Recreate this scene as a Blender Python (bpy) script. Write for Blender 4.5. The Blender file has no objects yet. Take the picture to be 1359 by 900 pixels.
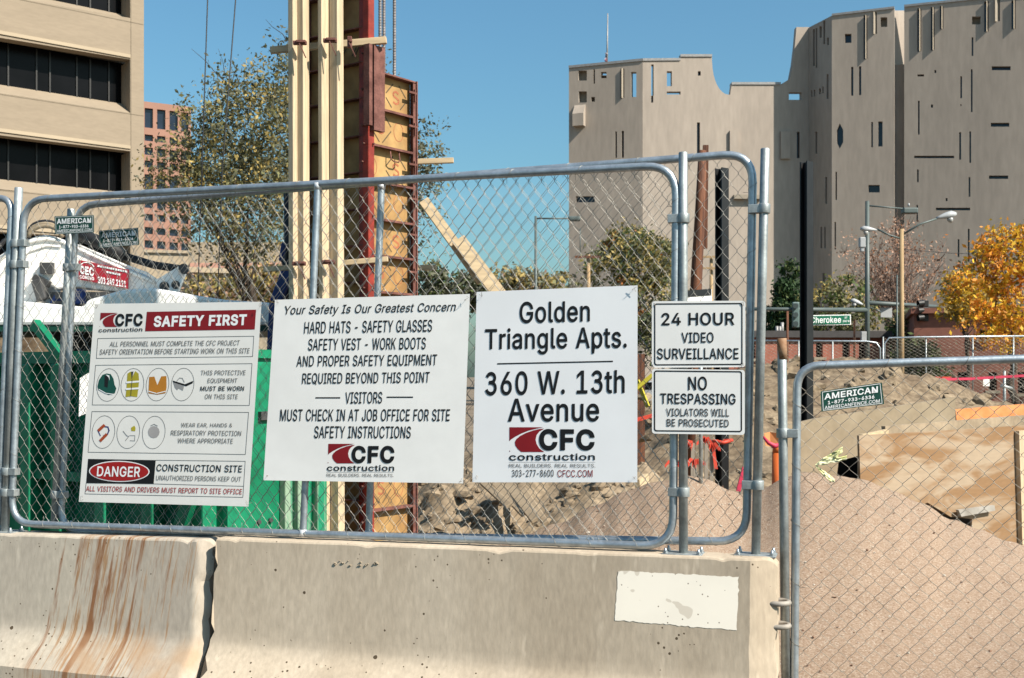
import bpy, bmesh, math, random
import numpy as np
from mathutils import Vector, Matrix, noise
R = math.radians
rnd = random.Random(7)
S = bpy.context.scene
COL = S.collection

# ------------------------------------------------------------------ camera, world, sun, exposure
F, CX, HY, EYE = 1500.0, 679.5, 500.0, 1.65
cam_d = bpy.data.cameras.new('camera'); cam = bpy.data.objects.new('camera', cam_d); COL.objects.link(cam)
cam.location = (0, 0, EYE); cam.rotation_euler = (R(90), 0, 0)
cam_d.sensor_width = 36; cam_d.lens = 36 * F / 1359; cam_d.shift_y = (HY - 450) / 1359
cam_d.clip_start = 0.1; cam_d.clip_end = 6000
cam_d.dof.use_dof = True; cam_d.dof.focus_distance = 5.8; cam_d.dof.aperture_fstop = 9.0
S.camera = cam
SUN_AZ, SUN_EL = R(55), R(42)          # azimuth measured from straight behind the camera towards the right
sdir = Vector((math.sin(SUN_AZ) * math.cos(SUN_EL), -math.cos(SUN_AZ) * math.cos(SUN_EL), math.sin(SUN_EL)))
w = bpy.data.worlds.new('World'); S.world = w; w.use_nodes = True
sky = w.node_tree.nodes.new('ShaderNodeTexSky'); sky.sky_type = 'NISHITA'; sky.sun_disc = False
sky.sun_elevation = SUN_EL; sky.sun_rotation = math.atan2(sdir.x, sdir.y)
sky.altitude = 0; sky.air_density = 1.35; sky.dust_density = 2.0; sky.ozone_density = 10.0
bg = w.node_tree.nodes['Background']; bg.inputs[1].default_value = 0.075
tint = w.node_tree.nodes.new('ShaderNodeMix'); tint.data_type = 'RGBA'; tint.blend_type = 'MULTIPLY'; tint.inputs[0].default_value = 1.0
tint.inputs[7].default_value = (0.99, 1.16, 0.98, 1)   # slightly more cyan than the model's clear sky
w.node_tree.links.new(sky.outputs[0], tint.inputs[6]); w.node_tree.links.new(tint.outputs[2], bg.inputs[0])
sl = bpy.data.lights.new('sun', 'SUN'); sl.energy = 5.0; sl.angle = R(0.53); sl.color = (1.0, 0.915, 0.80)
so = bpy.data.objects.new('sun', sl); COL.objects.link(so); so.rotation_euler = sdir.to_track_quat('Z', 'Y').to_euler()
S.view_settings.view_transform = 'Standard'; S.view_settings.look = 'None'
S.view_settings.exposure = 0.98; S.view_settings.gamma = 1.0

# ------------------------------------------------------------------ geometry helpers
def P(px, py, Y): return Vector(((px - CX) / F * Y, Y, EYE - (py - HY) / F * Y))
FN = Vector((-0.299, -0.954, 0)); FU = Vector((0.954, -0.299, 0)); F0 = Vector((-2.823, 6.47, 0))
def onplane(px, py, p0, n):
    d = Vector(((px - CX) / F, 1, -(py - HY) / F)); c = Vector((0, 0, EYE))
    return c + d * ((p0 - c).dot(n) / d.dot(n))
def Fp(px, py, off=0.0): return onplane(px, py, F0 + FN * off, FN)

def wm(o):
    m = o.matrix_basis.copy() if not o.get('_m') else Matrix()
    loc = Matrix.Translation(o.location) @ o.rotation_euler.to_matrix().to_4x4()
    return (wm(o.parent) @ loc) if o.parent else loc

def prop(o, label=None, cat=None, group=None, kind=None):
    if label: o['label'] = label
    if cat: o['category'] = cat
    if group: o['group'] = group
    if kind: o['kind'] = kind
    return o
def thing(name, label, cat, loc=(0, 0, 0), rz=0.0, group=None):
    o = bpy.data.objects.new(name, None); COL.objects.link(o)
    o.location = loc; o.rotation_euler = (0, 0, rz); o.empty_display_size = 0.2
    return prop(o, label, cat, group)

class MB:
    def __init__(s): s.v = []; s.f = []; s.sm = []; s.mi = []; s.m = 0
    def add(s, vs, fs, smooth=False):
        b = len(s.v); s.v += [tuple(x) for x in vs]
        for f in fs: s.f.append([b + i for i in f]); s.sm.append(smooth); s.mi.append(s.m)
        return s
    def box(s, c, sx, sy, sz, ax=None):
        """box centred at c with full sizes along axes ax (3 vectors)"""
        ax = ax or (Vector((1, 0, 0)), Vector((0, 1, 0)), Vector((0, 0, 1))); c = Vector(c)
        vs = [c + ax[0] * (sx / 2 * i) + ax[1] * (sy / 2 * j) + ax[2] * (sz / 2 * k) for k in (-1, 1) for j in (-1, 1) for i in (-1, 1)]
        return s.add(vs, [(0, 2, 3, 1), (4, 5, 7, 6), (0, 1, 5, 4), (2, 6, 7, 3), (0, 4, 6, 2), (1, 3, 7, 5)])
    def bar(s, a, b, wd, th, side=None):
        """rectangular bar from a to b; wd along 'side', th across it"""
        a, b = Vector(a), Vector(b); d = (b - a); L = d.length; d.normalize()
        side = Vector(side) if side else Vector((0, 0, 1))
        side = (side - d * side.dot(d)).normalized(); t = d.cross(side)
        return s.box((a + b) / 2, L, wd, th, (d, side, t))
    def prism(s, pts, ext):
        pts = [Vector(p) for p in pts]; ext = Vector(ext); n = len(pts)
        return s.add(pts + [p + ext for p in pts], [list(range(n))[::-1], list(range(n, 2 * n))] + [(i, (i + 1) % n, n + (i + 1) % n, n + i) for i in range(n)])
    def poly(s, pts): return s.add(pts, [list(range(len(pts)))])
    def tube(s, pts, r, n=10, cyclic=False, caps=True, smooth=True):
        pts = [Vector(p) for p in pts]; m = len(pts)
        rs = r if isinstance(r, (list, tuple)) else [r] * m
        tan = []
        for i in range(m):
            a = pts[(i - 1) % m] if (cyclic or i > 0) else pts[i]
            b = pts[(i + 1) % m] if (cyclic or i < m - 1) else pts[i]
            t = b - a; tan.append(t.normalized() if t.length > 1e-9 else Vector((0, 0, 1)))
        nrm = Vector((0, 0, 1)) if abs(tan[0].z) < 0.9 else Vector((0, -1, 0))
        vs = []
        for i in range(m):
            nrm = nrm - tan[i] * nrm.dot(tan[i])
            if nrm.length < 1e-6: nrm = tan[i].orthogonal()
            nrm.normalize(); bn = tan[i].cross(nrm)
            for k in range(n):
                a = 2 * math.pi * k / n
                vs.append(pts[i] + (nrm * math.cos(a) + bn * math.sin(a)) * rs[i])
        fs = []
        for i in range(m if cyclic else m - 1):
            j = (i + 1) % m
            for k in range(n): fs.append((i * n + k, i * n + (k + 1) % n, j * n + (k + 1) % n, j * n + k))
        b = len(s.v); s.add(vs, fs, smooth)
        if caps and not cyclic:
            s.f.append([b + k for k in range(n)][::-1]); s.sm.append(False); s.mi.append(s.m)
            s.f.append([b + (m - 1) * n + k for k in range(n)]); s.sm.append(False); s.mi.append(s.m)
        return s
    SPLIT = {'fin', 'mullion', 'pin', 'wedge_bolt', 'vent_pipe', 'strut', 'link_bracket', 'valve_block', 'stiffener', 'joint', 'support', 'mount', 'bracket', 'hydraulic_cylinder', 'flange', 'signal_housing', 'crossarm', 'hinge'}
    def build(s, name, mats, parent=None, loc=None):
        if name in s.SPLIT and parent is not None:
            root = list(range(len(s.v)))
            def find(a):
                while root[a] != a: root[a] = root[root[a]]; a = root[a]
                return a
            for f in s.f:
                for q in f[1:]: root[find(q)] = find(f[0])
            comp = {}
            for i, f in enumerate(s.f): comp.setdefault(find(f[0]), []).append(i)
            if len(comp) > 1:
                for fl in comp.values():
                    c = MB(); used = sorted({q for i in fl for q in s.f[i]}); ix = {a: b for b, a in enumerate(used)}
                    c.v = [s.v[a] for a in used]; c.f = [[ix[q] for q in s.f[i]] for i in fl]; c.sm = [s.sm[i] for i in fl]; c.mi = [s.mi[i] for i in fl]
                    o = c.build(name, mats, parent, loc)
                return o
        if parent: inv = wm(parent).inverted()
        else: inv = Matrix.Translation(-Vector(loc if loc is not None else (0, 0, 0)))
        me = bpy.data.meshes.new(name)
        me.from_pydata([inv @ Vector(v) for v in s.v], [], s.f)
        for m in (mats if isinstance(mats, (list, tuple)) else [mats]): me.materials.append(m)
        me.polygons.foreach_set('use_smooth', s.sm); me.polygons.foreach_set('material_index', s.mi)
        me.update()
        o = bpy.data.objects.new(name, me); COL.objects.link(o)
        if parent: o.parent = parent
        elif loc is not None: o.location = loc
        return o
def bevel(o, wd=0.004, seg=2):
    m = o.modifiers.new('bevel', 'BEVEL'); m.width = wd; m.segments = seg; m.limit_method = 'ANGLE'; m.angle_limit = R(40); return o

def dup(root, loc, rz=None, label=None, group=None):
    r = root.copy(); COL.objects.link(r); r.location = loc
    if rz is not None: r.rotation_euler = (0, 0, rz)
    if label: r['label'] = label
    if group: r['group'] = group
    for ch in list(root.children):
        c = ch.copy(); COL.objects.link(c); c.parent = r
        for g in list(ch.children):
            d = g.copy(); COL.objects.link(d); d.parent = c
    return r

# ------------------------------------------------------------------ materials
GA = 0.575      # the exposure is set for the sky, so base colours stay moderate
def mk(name, col, rough=0.75, metal=0.0, var=0.12, scale=4.0, bump=0.0, bscale=60.0, col2=None, spec=0.4, fac=(0.35, 0.65), detail=6, stretch=(1, 1, 1), fine=0.0, fscale=90, ga=None):
    ga = (1.0 if metal > .3 else GA) if ga is None else ga
    col = tuple(c * ga for c in col); col2 = tuple(c * ga for c in col2) if col2 else None
    m = bpy.data.materials.new(name); m.use_nodes = True; nt = m.node_tree; N = nt.nodes; L = nt.links
    b = N['Principled BSDF']; b.inputs['Roughness'].default_value = rough; b.inputs['Metallic'].default_value = metal
    b.inputs['Specular IOR Level'].default_value = spec
    tc = N.new('ShaderNodeTexCoord'); mp = N.new('ShaderNodeMapping'); mp.inputs['Scale'].default_value = stretch
    L.new(tc.outputs['Object'], mp.inputs[0])
    nz = N.new('ShaderNodeTexNoise'); nz.inputs['Scale'].default_value = scale; nz.inputs['Detail'].default_value = detail; L.new(mp.outputs[0], nz.inputs[0])
    cr = N.new('ShaderNodeValToRGB'); cr.color_ramp.elements[0].position = fac[0]; cr.color_ramp.elements[1].position = fac[1]
    c2 = col2 or tuple(max(0, c * (1 + var)) for c in col); c1 = col if col2 else tuple(c * (1 - var) for c in col)
    cr.color_ramp.elements[0].color = (*c1, 1); cr.color_ramp.elements[1].color = (*c2, 1)
    L.new(nz.outputs[0], cr.inputs[0]); out = cr.outputs[0]
    if fine:
        n3 = N.new('ShaderNodeTexNoise'); n3.inputs['Scale'].default_value = fscale; n3.inputs['Detail'].default_value = 3; L.new(mp.outputs[0], n3.inputs[0])
        mr = N.new('ShaderNodeMapRange'); mr.inputs[1].default_value = 0.3; mr.inputs[2].default_value = 0.7; mr.inputs[3].default_value = 1 - fine; mr.inputs[4].default_value = 1 + fine
        L.new(n3.outputs[0], mr.inputs[0]); mx = N.new('ShaderNodeVectorMath'); mx.operation = 'SCALE'; L.new(out, mx.inputs[0]); L.new(mr.outputs[0], mx.inputs['Scale']); out = mx.outputs[0]
    L.new(out, b.inputs['Base Color'])
    if bump:
        n2 = N.new('ShaderNodeTexNoise'); n2.inputs['Scale'].default_value = bscale; n2.inputs['Detail'].default_value = 5; L.new(mp.outputs[0], n2.inputs[0])
        bp = N.new('ShaderNodeBump'); bp.inputs['Strength'].default_value = bump; bp.inputs['Distance'].default_value = 0.02
        L.new(n2.outputs[0], bp.inputs['Height']); L.new(bp.outputs[0], b.inputs['Normal'])
    m['_out'] = 0
    return m
def nodes(m): return m.node_tree.nodes, m.node_tree.links, m.node_tree.nodes['Principled BSDF']
def mixcol(N, L, a, b, fac):
    x = N.new('ShaderNodeMix'); x.data_type = 'RGBA'
    for s, v in ((x.inputs[6], a), (x.inputs[7], b)):
        if isinstance(v, tuple): s.default_value = (*v, 1)
        else: L.new(v, s)
    if isinstance(fac, float): x.inputs[0].default_value = fac
    else: L.new(fac, x.inputs[0])
    return x.outputs[2]
def leafmat(name, col, var=0.3):
    m = mk(name, col, 0.6, var=var, scale=0.9, spec=0.25, ga=1.0); N, L, b = nodes(m)
    tr = N.new('ShaderNodeBsdfTranslucent'); mx = N.new('ShaderNodeMixShader'); mx.inputs[0].default_value = 0.3
    src = b.inputs['Base Color'].links[0].from_socket; L.new(src, tr.inputs[0])
    L.new(b.outputs[0], mx.inputs[1]); L.new(tr.outputs[0], mx.inputs[2]); L.new(mx.outputs[0], N['Material Output'].inputs[0])
    return m

galv = mk('galvanized_steel', (0.36, 0.40, 0.43), 0.42, 0.75, 0.16, 14, 0.05, 120, fine=0.10, fscale=60)
galv_post = mk('weathered_galvanized', (0.31, 0.335, 0.335), 0.5, 0.6, 0.22, 9, 0.05, 120, fine=0.12, fscale=70)
wire = mk('fence_wire', (0.27, 0.26, 0.235), 0.45, 0.55, 0.2, 6)
wire_old = mk('weathered_wire', (0.24, 0.215, 0.18), 0.55, 0.5, 0.3, 5)
signwhite = mk('sign_white', (0.82, 0.80, 0.77), 0.35, ga=.97, var=0.06, scale=1.3, fine=0.02, fscale=12)
signgrey = mk('sign_offwhite', (0.80, 0.78, 0.74), 0.35, ga=.9, var=0.03, scale=3, fine=0.015, fscale=20)
ink = mk('black_print', (0.012, 0.012, 0.014), 0.4, var=0.1)
ink_grey = mk('grey_print', (0.10, 0.10, 0.10), 0.4, var=0.1)
ink_light = mk('pale_print', (0.42, 0.42, 0.42), 0.4, var=0.1)
red = mk('red_print', (0.36, 0.012, 0.02), 0.4, var=0.08)
red2 = mk('bright_red_print', (0.55, 0.02, 0.02), 0.4, var=0.08)
white_ink = mk('white_print', (0.82, 0.82, 0.82), 0.4, ga=.95, var=0.02)
fgreen = mk('sign_green', (0.008, 0.085, 0.060), 0.4, var=0.12)
p_green = mk('pictogram_green', (0.01, 0.12, 0.09), 0.5); p_yel = mk('pictogram_yellow', (0.65, 0.55, 0.04), 0.5)
p_org = mk('pictogram_orange', (0.75, 0.30, 0.03), 0.5); p_blue = mk('pictogram_blue', (0.08, 0.08, 0.3), 0.5); p_redo = mk('pictogram_red', (0.6, 0.10, 0.03), 0.5)
lumber = mk('new_lumber', (0.74, 0.58, 0.38), 0.75, var=0.16, scale=3, bump=0.15, bscale=30, stretch=(14, 14, 0.7), fine=0.12, fscale=10)
lumber_h = mk('lumber_crosspiece', (0.72, 0.55, 0.34), 0.75, var=0.12, scale=4, stretch=(1, 10, 10))
plyform = mk('form_plywood', (0.42, 0.225, 0.075), 0.7, col2=(0.60, 0.38, 0.145), scale=2.6, fine=0.22, fscale=9)
redsteel = mk('red_painted_steel', (0.24, 0.024, 0.013), 0.55, col2=(0.38, 0.042, 0.022), scale=7, fine=0.35, fscale=9, bump=.1, bscale=60)
ruststeel = mk('rusty_red_steel', (0.13, 0.042, 0.03), 0.8, col2=(0.27, 0.11, 0.085), scale=9, bump=0.2, bscale=80, fine=0.2, fscale=60)
rebar_m = mk('rebar_steel', (0.16, 0.15, 0.15), 0.6, 0.5, 0.25, 20)
blacksteel = mk('black_steel', (0.012, 0.012, 0.013), 0.45, var=0.3, scale=6, bump=0.05)
rustpile = mk('rust_edge', (0.06, 0.03, 0.02), 0.7, col2=(0.42, 0.14, 0.04), scale=2.5, stretch=(3, 3, 0.8))
woodpole = mk('pile_wood', (0.09, 0.035, 0.02), 0.85, col2=(0.27, 0.105, 0.05), scale=3, stretch=(8, 8, 0.6), bump=0.4, bscale=12)
palepole = mk('pale_pole_wood', (0.42, 0.27, 0.13), 0.85, col2=(0.56, 0.40, 0.22), scale=3, stretch=(8, 8, 0.5))
concrete_pale = mk('pale_concrete', (0.42, 0.36, 0.27), 0.85, var=0.06, scale=0.7, bump=0.1, bscale=8, fine=0.05, fscale=3)
glass_dark = mk('dark_glass', (0.006, 0.006, 0.007), 0.25, var=0.4, scale=0.5, spec=0.08)
glass_blue = mk('blue_glass', (0.02, 0.03, 0.055), 0.15, var=0.3, scale=0.4, spec=0.5)
alum = mk('window_mullion', (0.035, 0.034, 0.033), 0.45, 0.3)
pinkstone = mk('pink_stone', (0.46, 0.245, 0.175), 0.8, var=0.06, scale=0.3)
creamwall = mk('cream_wall', (0.58, 0.47, 0.33), 0.85, var=0.05, scale=0.4)
museumtile = mk('grey_glass_tile', (0.300, 0.255, 0.212), 0.7, ga=1.0, var=0.07, scale=0.22, fine=0.08, fscale=2.2, spec=0.3, stretch=(1, 1, .22))
paletile = mk('pale_tile', (0.42, 0.36, 0.28), 0.75, var=0.05)
capmetal = mk('parapet_metal', (0.42, 0.41, 0.40), 0.5, 0.2)
brick = mk('red_brick', (0.42, 0.15, 0.10), 0.85, var=0.15, scale=0.8, fine=0.15, fscale=5)
brown_brick = mk('brown_brick', (0.34, 0.14, 0.10), 0.85, var=0.12, scale=0.5, fine=0.12, fscale=5)
stone_rubble = mk('rubble_stone', (0.30, 0.25, 0.18), 0.9, col2=(0.50, 0.43, 0.32), scale=3, bump=0.6, bscale=4)
slate = mk('dark_cap', (0.07, 0.065, 0.065), 0.7)
polegreen = mk('grey_green_paint', (0.115, 0.15, 0.145), 0.5, var=0.12, scale=2)
lampgrey = mk('lamp_housing', (0.55, 0.57, 0.58), 0.45, var=0.05)
signal_black = mk('signal_black', (0.015, 0.016, 0.016), 0.5)
street_green = mk('street_sign_green', (0.0, 0.17, 0.09), 0.4, var=0.05)
bark = mk('bark', (0.07, 0.05, 0.035), 0.9, var=0.3, scale=5)
bark_pale = mk('pale_bark', (0.34, 0.23, 0.18), 0.9, var=0.3, scale=5)
asphalt = mk('asphalt', (0.05, 0.05, 0.05), 0.9, var=0.15, scale=3, bump=0.3, bscale=90)
greenpaint = mk('dumpster_green', (0.0, 0.20, 0.09), 0.5, var=0.10, scale=2.5, bump=0.06, bscale=4, fine=0.15, fscale=11, col2=(0.006, 0.30, 0.145))
scraped = mk('scraped_green', (0.01, 0.30, 0.15), 0.6, col2=(0.33, 0.48, 0.34), scale=5, stretch=(3, 3, 0.15), fac=(0.42, 0.55))
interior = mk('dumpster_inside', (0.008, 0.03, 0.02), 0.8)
machine_white = mk('machine_white', (0.80, 0.77, 0.72), 0.45, ga=1.0, var=0.06, scale=1.2, fine=0.05, fscale=8)
trailer_white = mk('trailer_white', (0.78, 0.78, 0.75), 0.5, ga=.95, var=0.05, scale=1)
rubber = mk('black_rubber', (0.02, 0.02, 0.022), 0.6)
darkgrey = mk('dark_grey_steel', (0.07, 0.07, 0.07), 0.6, var=0.25)
tan_hose = mk('tan_hose', (0.38, 0.30, 0.20), 0.7)
bluep = mk('blue_paint', (0.008, 0.045, 0.23), 0.45, var=0.2)
orange = mk('safety_orange', (0.80, 0.17, 0.03), 0.55, var=0.1, scale=6)
orange_cloth = mk('orange_cloth', (0.85, 0.28, 0.08), 0.7, col2=(0.85, 0.38, 0.14), scale=6)
redflag = mk('red_orange_flagging', (0.80, 0.08, 0.04), 0.6)
pinkflag = mk('hot_pink_flagging', (0.78, 0.05, 0.12), 0.6)
yellowflag = mk('pale_yellow_flagging', (0.62, 0.62, 0.24), 0.5, col2=(0.80, 0.79, 0.55), scale=30, ga=.8)
stake_m = mk('grey_stake', (0.40, 0.34, 0.27), 0.85, var=0.15)
scrapwood = mk('scrap_wood', (0.34, 0.26, 0.17), 0.9, col2=(0.52, 0.41, 0.28), scale=4, fine=0.1, fscale=20)
greyboard = mk('grey_scrap_board', (0.32, 0.29, 0.25), 0.85, col2=(0.5, 0.47, 0.42), scale=6)
carpaint = mk('silver_car_paint', (0.45, 0.46, 0.48), 0.3, 0.3)

# dirt
def dirtmat(name, a, b):
    m = mk(name, a, 0.95, col2=b, scale=3.5, bump=0.9, bscale=9, fine=0.25, fscale=14, spec=0.15); return m
dirt = dirtmat('site_dirt', (0.20, 0.145, 0.095), (0.35, 0.27, 0.18))
dirt2 = dirtmat('pale_clod_dirt', (0.26, 0.20, 0.135), (0.40, 0.31, 0.21))
# gravel
gravel = mk('salmon_gravel', (0.41, 0.30, 0.215), 0.9, var=0.06, scale=0.9, spec=0.2)
N, L, b = nodes(gravel)
src = b.inputs['Base Color'].links[0].from_socket
vo = N.new('ShaderNodeTexVoronoi'); vo.inputs['Scale'].default_value = 125; tc = N['Texture Coordinate']; L.new(tc.outputs['Object'], vo.inputs['Vector'])
hv = N.new('ShaderNodeSeparateColor'); L.new(vo.outputs['Color'], hv.inputs[0])
cr = N.new('ShaderNodeValToRGB'); e = cr.color_ramp.elements
e[0].position = 0; e[0].color = (0.11, 0.06, 0.038, 1); e[1].position = 1; e[1].color = (0.37, 0.33, 0.275, 1)
for p_, c_ in ((0.10, (0.165, 0.105, 0.068)), (0.3, (0.22, 0.152, 0.105)), (0.65, (0.25, 0.18, 0.127)), (0.9, (0.30, 0.23, 0.175))):
    q = e.new(p_); q.color = (*c_, 1)
L.new(hv.outputs[0], cr.inputs[0])
mul = N.new('ShaderNodeMix'); mul.data_type = 'RGBA'; mul.blend_type = 'MIX'; mul.inputs[0].default_value = 0.62
L.new(src, mul.inputs[6]); L.new(cr.outputs[0], mul.inputs[7]); L.new(mul.outputs[2], b.inputs['Base Color'])
bp = N.new('ShaderNodeBump'); bp.inputs['Strength'].default_value = 0.4; bp.inputs['Distance'].default_value = 0.007; bp.invert = True
L.new(vo.outputs['Distance'], bp.inputs['Height']); L.new(bp.outputs[0], b.inputs['Normal'])

# barrier concrete, with pits; optional rust
def barrier_mat(name, base, base2, rust=False):
    m = mk(name, base, 0.9, col2=base2, scale=1.6, ga=1.0, bump=0.05, bscale=40, spec=0.2, fine=0.10, fscale=30, stretch=(1.6, 1.6, 0.5)); N, L, b = nodes(m)
    src = b.inputs['Base Color'].links[0].from_socket; tc = N['Texture Coordinate']
    # bug holes
    cols = src; pits = []
    for sc, th in ((10, 0.074), (27, 0.125)):
        vo = N.new('ShaderNodeTexVoronoi'); vo.inputs['Scale'].default_value = sc; L.new(tc.outputs['Object'], vo.inputs['Vector'])
        nz = N.new('ShaderNodeTexNoise'); nz.inputs['Scale'].default_value = 45; L.new(tc.outputs['Object'], nz.inputs[0])
        ms = N.new('ShaderNodeTexNoise'); ms.inputs['Scale'].default_value = 1.7 if sc < 20 else 2.6; ms.inputs['Detail'].default_value = 2; L.new(tc.outputs['Object'], ms.inputs[0])
        thr = N.new('ShaderNodeMapRange'); thr.inputs[1].default_value = 0.44; thr.inputs[2].default_value = 0.70; thr.inputs[3].default_value = 0.0; thr.inputs[4].default_value = th * 1.6; L.new(ms.outputs[0], thr.inputs[0])
        ad = N.new('ShaderNodeMath'); ad.operation = 'MULTIPLY_ADD'; ad.inputs[1].default_value = 0.12; L.new(nz.outputs[0], ad.inputs[0]); L.new(vo.outputs['Distance'], ad.inputs[2])
        s2 = N.new('ShaderNodeMath'); s2.operation = 'SUBTRACT'; s2.inputs[1].default_value = 0.06; L.new(ad.outputs[0], s2.inputs[0])
        lt = N.new('ShaderNodeMath'); lt.operation = 'LESS_THAN'; L.new(s2.outputs[0], lt.inputs[0]); L.new(thr.outputs[0], lt.inputs[1])
        pits.append(lt.outputs[0]); cols = mixcol(N, L, cols, (0.075, 0.055, 0.035), lt.outputs[0])
    # pale scuffs
    mp = N.new('ShaderNodeMapping'); mp.inputs['Scale'].default_value = (14, 14, 3); mp.inputs['Rotation'].default_value = (0, 0.25, 0); L.new(tc.outputs['Object'], mp.inputs[0])
    nz = N.new('ShaderNodeTexNoise'); nz.inputs['Scale'].default_value = 1; nz.inputs['Detail'].default_value = 4; L.new(mp.outputs[0], nz.inputs[0])
    mr = N.new('ShaderNodeMapRange'); mr.inputs[1].default_value = 0.66; mr.inputs[2].default_value = 0.74; mr.inputs[4].default_value = 0.55; L.new(nz.outputs[0], mr.inputs[0])
    cols = mixcol(N, L, cols, tuple(c * 1.35 for c in base2), mr.outputs[0])
    if rust:
        sp = N.new('ShaderNodeSeparateXYZ'); L.new(tc.outputs['Object'], sp.inputs[0])
        def streak(kx, kz, lo, hi, lean=0.12):
            cb = N.new('ShaderNodeCombineXYZ')
            ln = N.new('ShaderNodeMath'); ln.operation = 'MULTIPLY_ADD'; ln.inputs[1].default_value = -lean; L.new(sp.outputs[2], ln.inputs[0]); L.new(sp.outputs[0], ln.inputs[2])
            ax = N.new('ShaderNodeMath'); ax.operation = 'MULTIPLY'; ax.inputs[1].default_value = kx; L.new(ln.outputs[0], ax.inputs[0])
            az = N.new('ShaderNodeMath'); az.operation = 'MULTIPLY'; az.inputs[1].default_value = kz; L.new(sp.outputs[2], az.inputs[0])
            L.new(ax.outputs[0], cb.inputs[0]); L.new(az.outputs[0], cb.inputs[2])
            n = N.new('ShaderNodeTexNoise'); n.inputs['Scale'].default_value = 1; n.inputs['Detail'].default_value = 5; n.inputs['Roughness'].default_value = 0.62; L.new(cb.outputs[0], n.inputs[0])
            # mask along the barrier
            r = N.new('ShaderNodeValToRGB'); els = r.color_ramp.elements
            mrx = N.new('ShaderNodeMapRange'); mrx.inputs[1].default_value = 0.93; mrx.inputs[2].default_value = 2.13; L.new(ln.outputs[0], mrx.inputs[0])
            els[0].position = 0.0; els[0].color = (0, 0, 0, 1); els[1].position = 1.0; els[1].color = (0.35, 0.35, 0.35, 1)
            for pz, vz in ((0.10, 0.5), (0.22, 0.78), (0.30, 0.95), (0.36, 1.0), (0.50, 1.0), (0.62, 0.93), (0.76, 0.86), (0.92, 0.74)):
                q = els.new(pz); q.color = (vz, vz, vz, 1)
            L.new(mrx.outputs[0], r.inputs[0])
            mrm = N.new('ShaderNodeMapRange'); mrm.inputs[3].default_value = 0.86; mrm.inputs[4].default_value = lo; L.new(r.outputs[0], mrm.inputs[0])
            sb = N.new('ShaderNodeMath'); sb.operation = 'SUBTRACT'; L.new(n.outputs[0], sb.inputs[0]); L.new(mrm.outputs[0], sb.inputs[1])
            st = N.new('ShaderNodeMapRange'); st.inputs[1].default_value = 0.0; st.inputs[2].default_value = hi; L.new(sb.outputs[0], st.inputs[0])
            return st.outputs[0]
        s1 = streak(16, 1.5, 0.49, 0.10); s2 = streak(46, 2.4, 0.50, 0.10)
        cols = mixcol(N, L, cols, (0.285, 0.17, 0.09), s2); cols = mixcol(N, L, cols, (0.20, 0.095, 0.045), s1)
        # rust washed out over the toe
        zz = N.new('ShaderNodeMapRange'); zz.inputs[1].default_value = 0.30; zz.inputs[2].default_value = 0.20; zz.inputs[4].default_value = 0.75; L.new(sp.outputs[2], zz.inputs[0])
        nz3 = N.new('ShaderNodeTexNoise'); nz3.inputs['Scale'].default_value = 4.5; L.new(tc.outputs['Object'], nz3.inputs[0])
        m3 = N.new('ShaderNodeMapRange'); m3.inputs[1].default_value = 0.42; m3.inputs[2].default_value = 0.62; L.new(nz3.outputs[0], m3.inputs[0])
        xx = N.new('ShaderNodeMapRange'); xx.inputs[1].default_value = 1.0; xx.inputs[2].default_value = 1.35; L.new(sp.outputs[0], xx.inputs[0])
        m4 = N.new('ShaderNodeMath'); m4.operation = 'MULTIPLY'; L.new(zz.outputs[0], m4.inputs[0]); L.new(m3.outputs[0], m4.inputs[1])
        m5 = N.new('ShaderNodeMath'); m5.operation = 'MULTIPLY'; L.new(m4.outputs[0], m5.inputs[0]); L.new(xx.outputs[0], m5.inputs[1])
        cols = mixcol(N, L, cols, (0.33, 0.225, 0.14), m5.outputs[0])
    L.new(cols, b.inputs['Base Color'])
    bp = N['Bump']; ad = N.new('ShaderNodeMath'); ad.operation = 'MULTIPLY_ADD'; ad.inputs[1].default_value = -1.5
    mx = N.new('ShaderNodeMath'); mx.operation = 'MAXIMUM'; L.new(pits[0], mx.inputs[0]); L.new(pits[1], mx.inputs[1])
    hs = bp.inputs['Height'].links[0].from_socket; L.new(mx.outputs[0], ad.inputs[0]); L.new(hs, ad.inputs[2]); L.new(ad.outputs[0], bp.inputs['Height'])
    return m
conc_main = barrier_mat('barrier_concrete', (0.35, 0.287, 0.215), (0.43, 0.362, 0.28))
conc_left = barrier_mat('rusted_barrier_concrete', (0.335, 0.292, 0.24), (0.39, 0.345, 0.28), True)
# white patch paint, worn
patchm = mk('white_patch_paint', (0.80, 0.735, 0.63), 0.7, var=0.03, scale=5, ga=.97); N, L, b = nodes(patchm)
src = b.inputs['Base Color'].links[0].from_socket; tc = N['Texture Coordinate']
nz = N.new('ShaderNodeTexNoise'); nz.inputs['Scale'].default_value = 5; nz.inputs['Distortion'].default_value = 2.2; nz.inputs['Detail'].default_value = 2; L.new(tc.outputs['Object'], nz.inputs[0])
mr = N.new('ShaderNodeMapRange'); mr.inputs[1].default_value = 0.70; mr.inputs[2].default_value = 0.72; mr.inputs[4].default_value = 0.5; L.new(nz.outputs[0], mr.inputs[0])
c_ = mixcol(N, L, src, (0.42, 0.35, 0.27), mr.outputs[0])
vo = N.new('ShaderNodeTexVoronoi'); vo.inputs['Scale'].default_value = 26; L.new(tc.outputs['Object'], vo.inputs['Vector'])
lt = N.new('ShaderNodeMath'); lt.operation = 'LESS_THAN'; lt.inputs[1].default_value = 0.09; L.new(vo.outputs['Distance'], lt.inputs[0])
L.new(mixcol(N, L, c_, (0.22, 0.18, 0.14), lt.outputs[0]), b.inputs['Base Color'])
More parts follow.
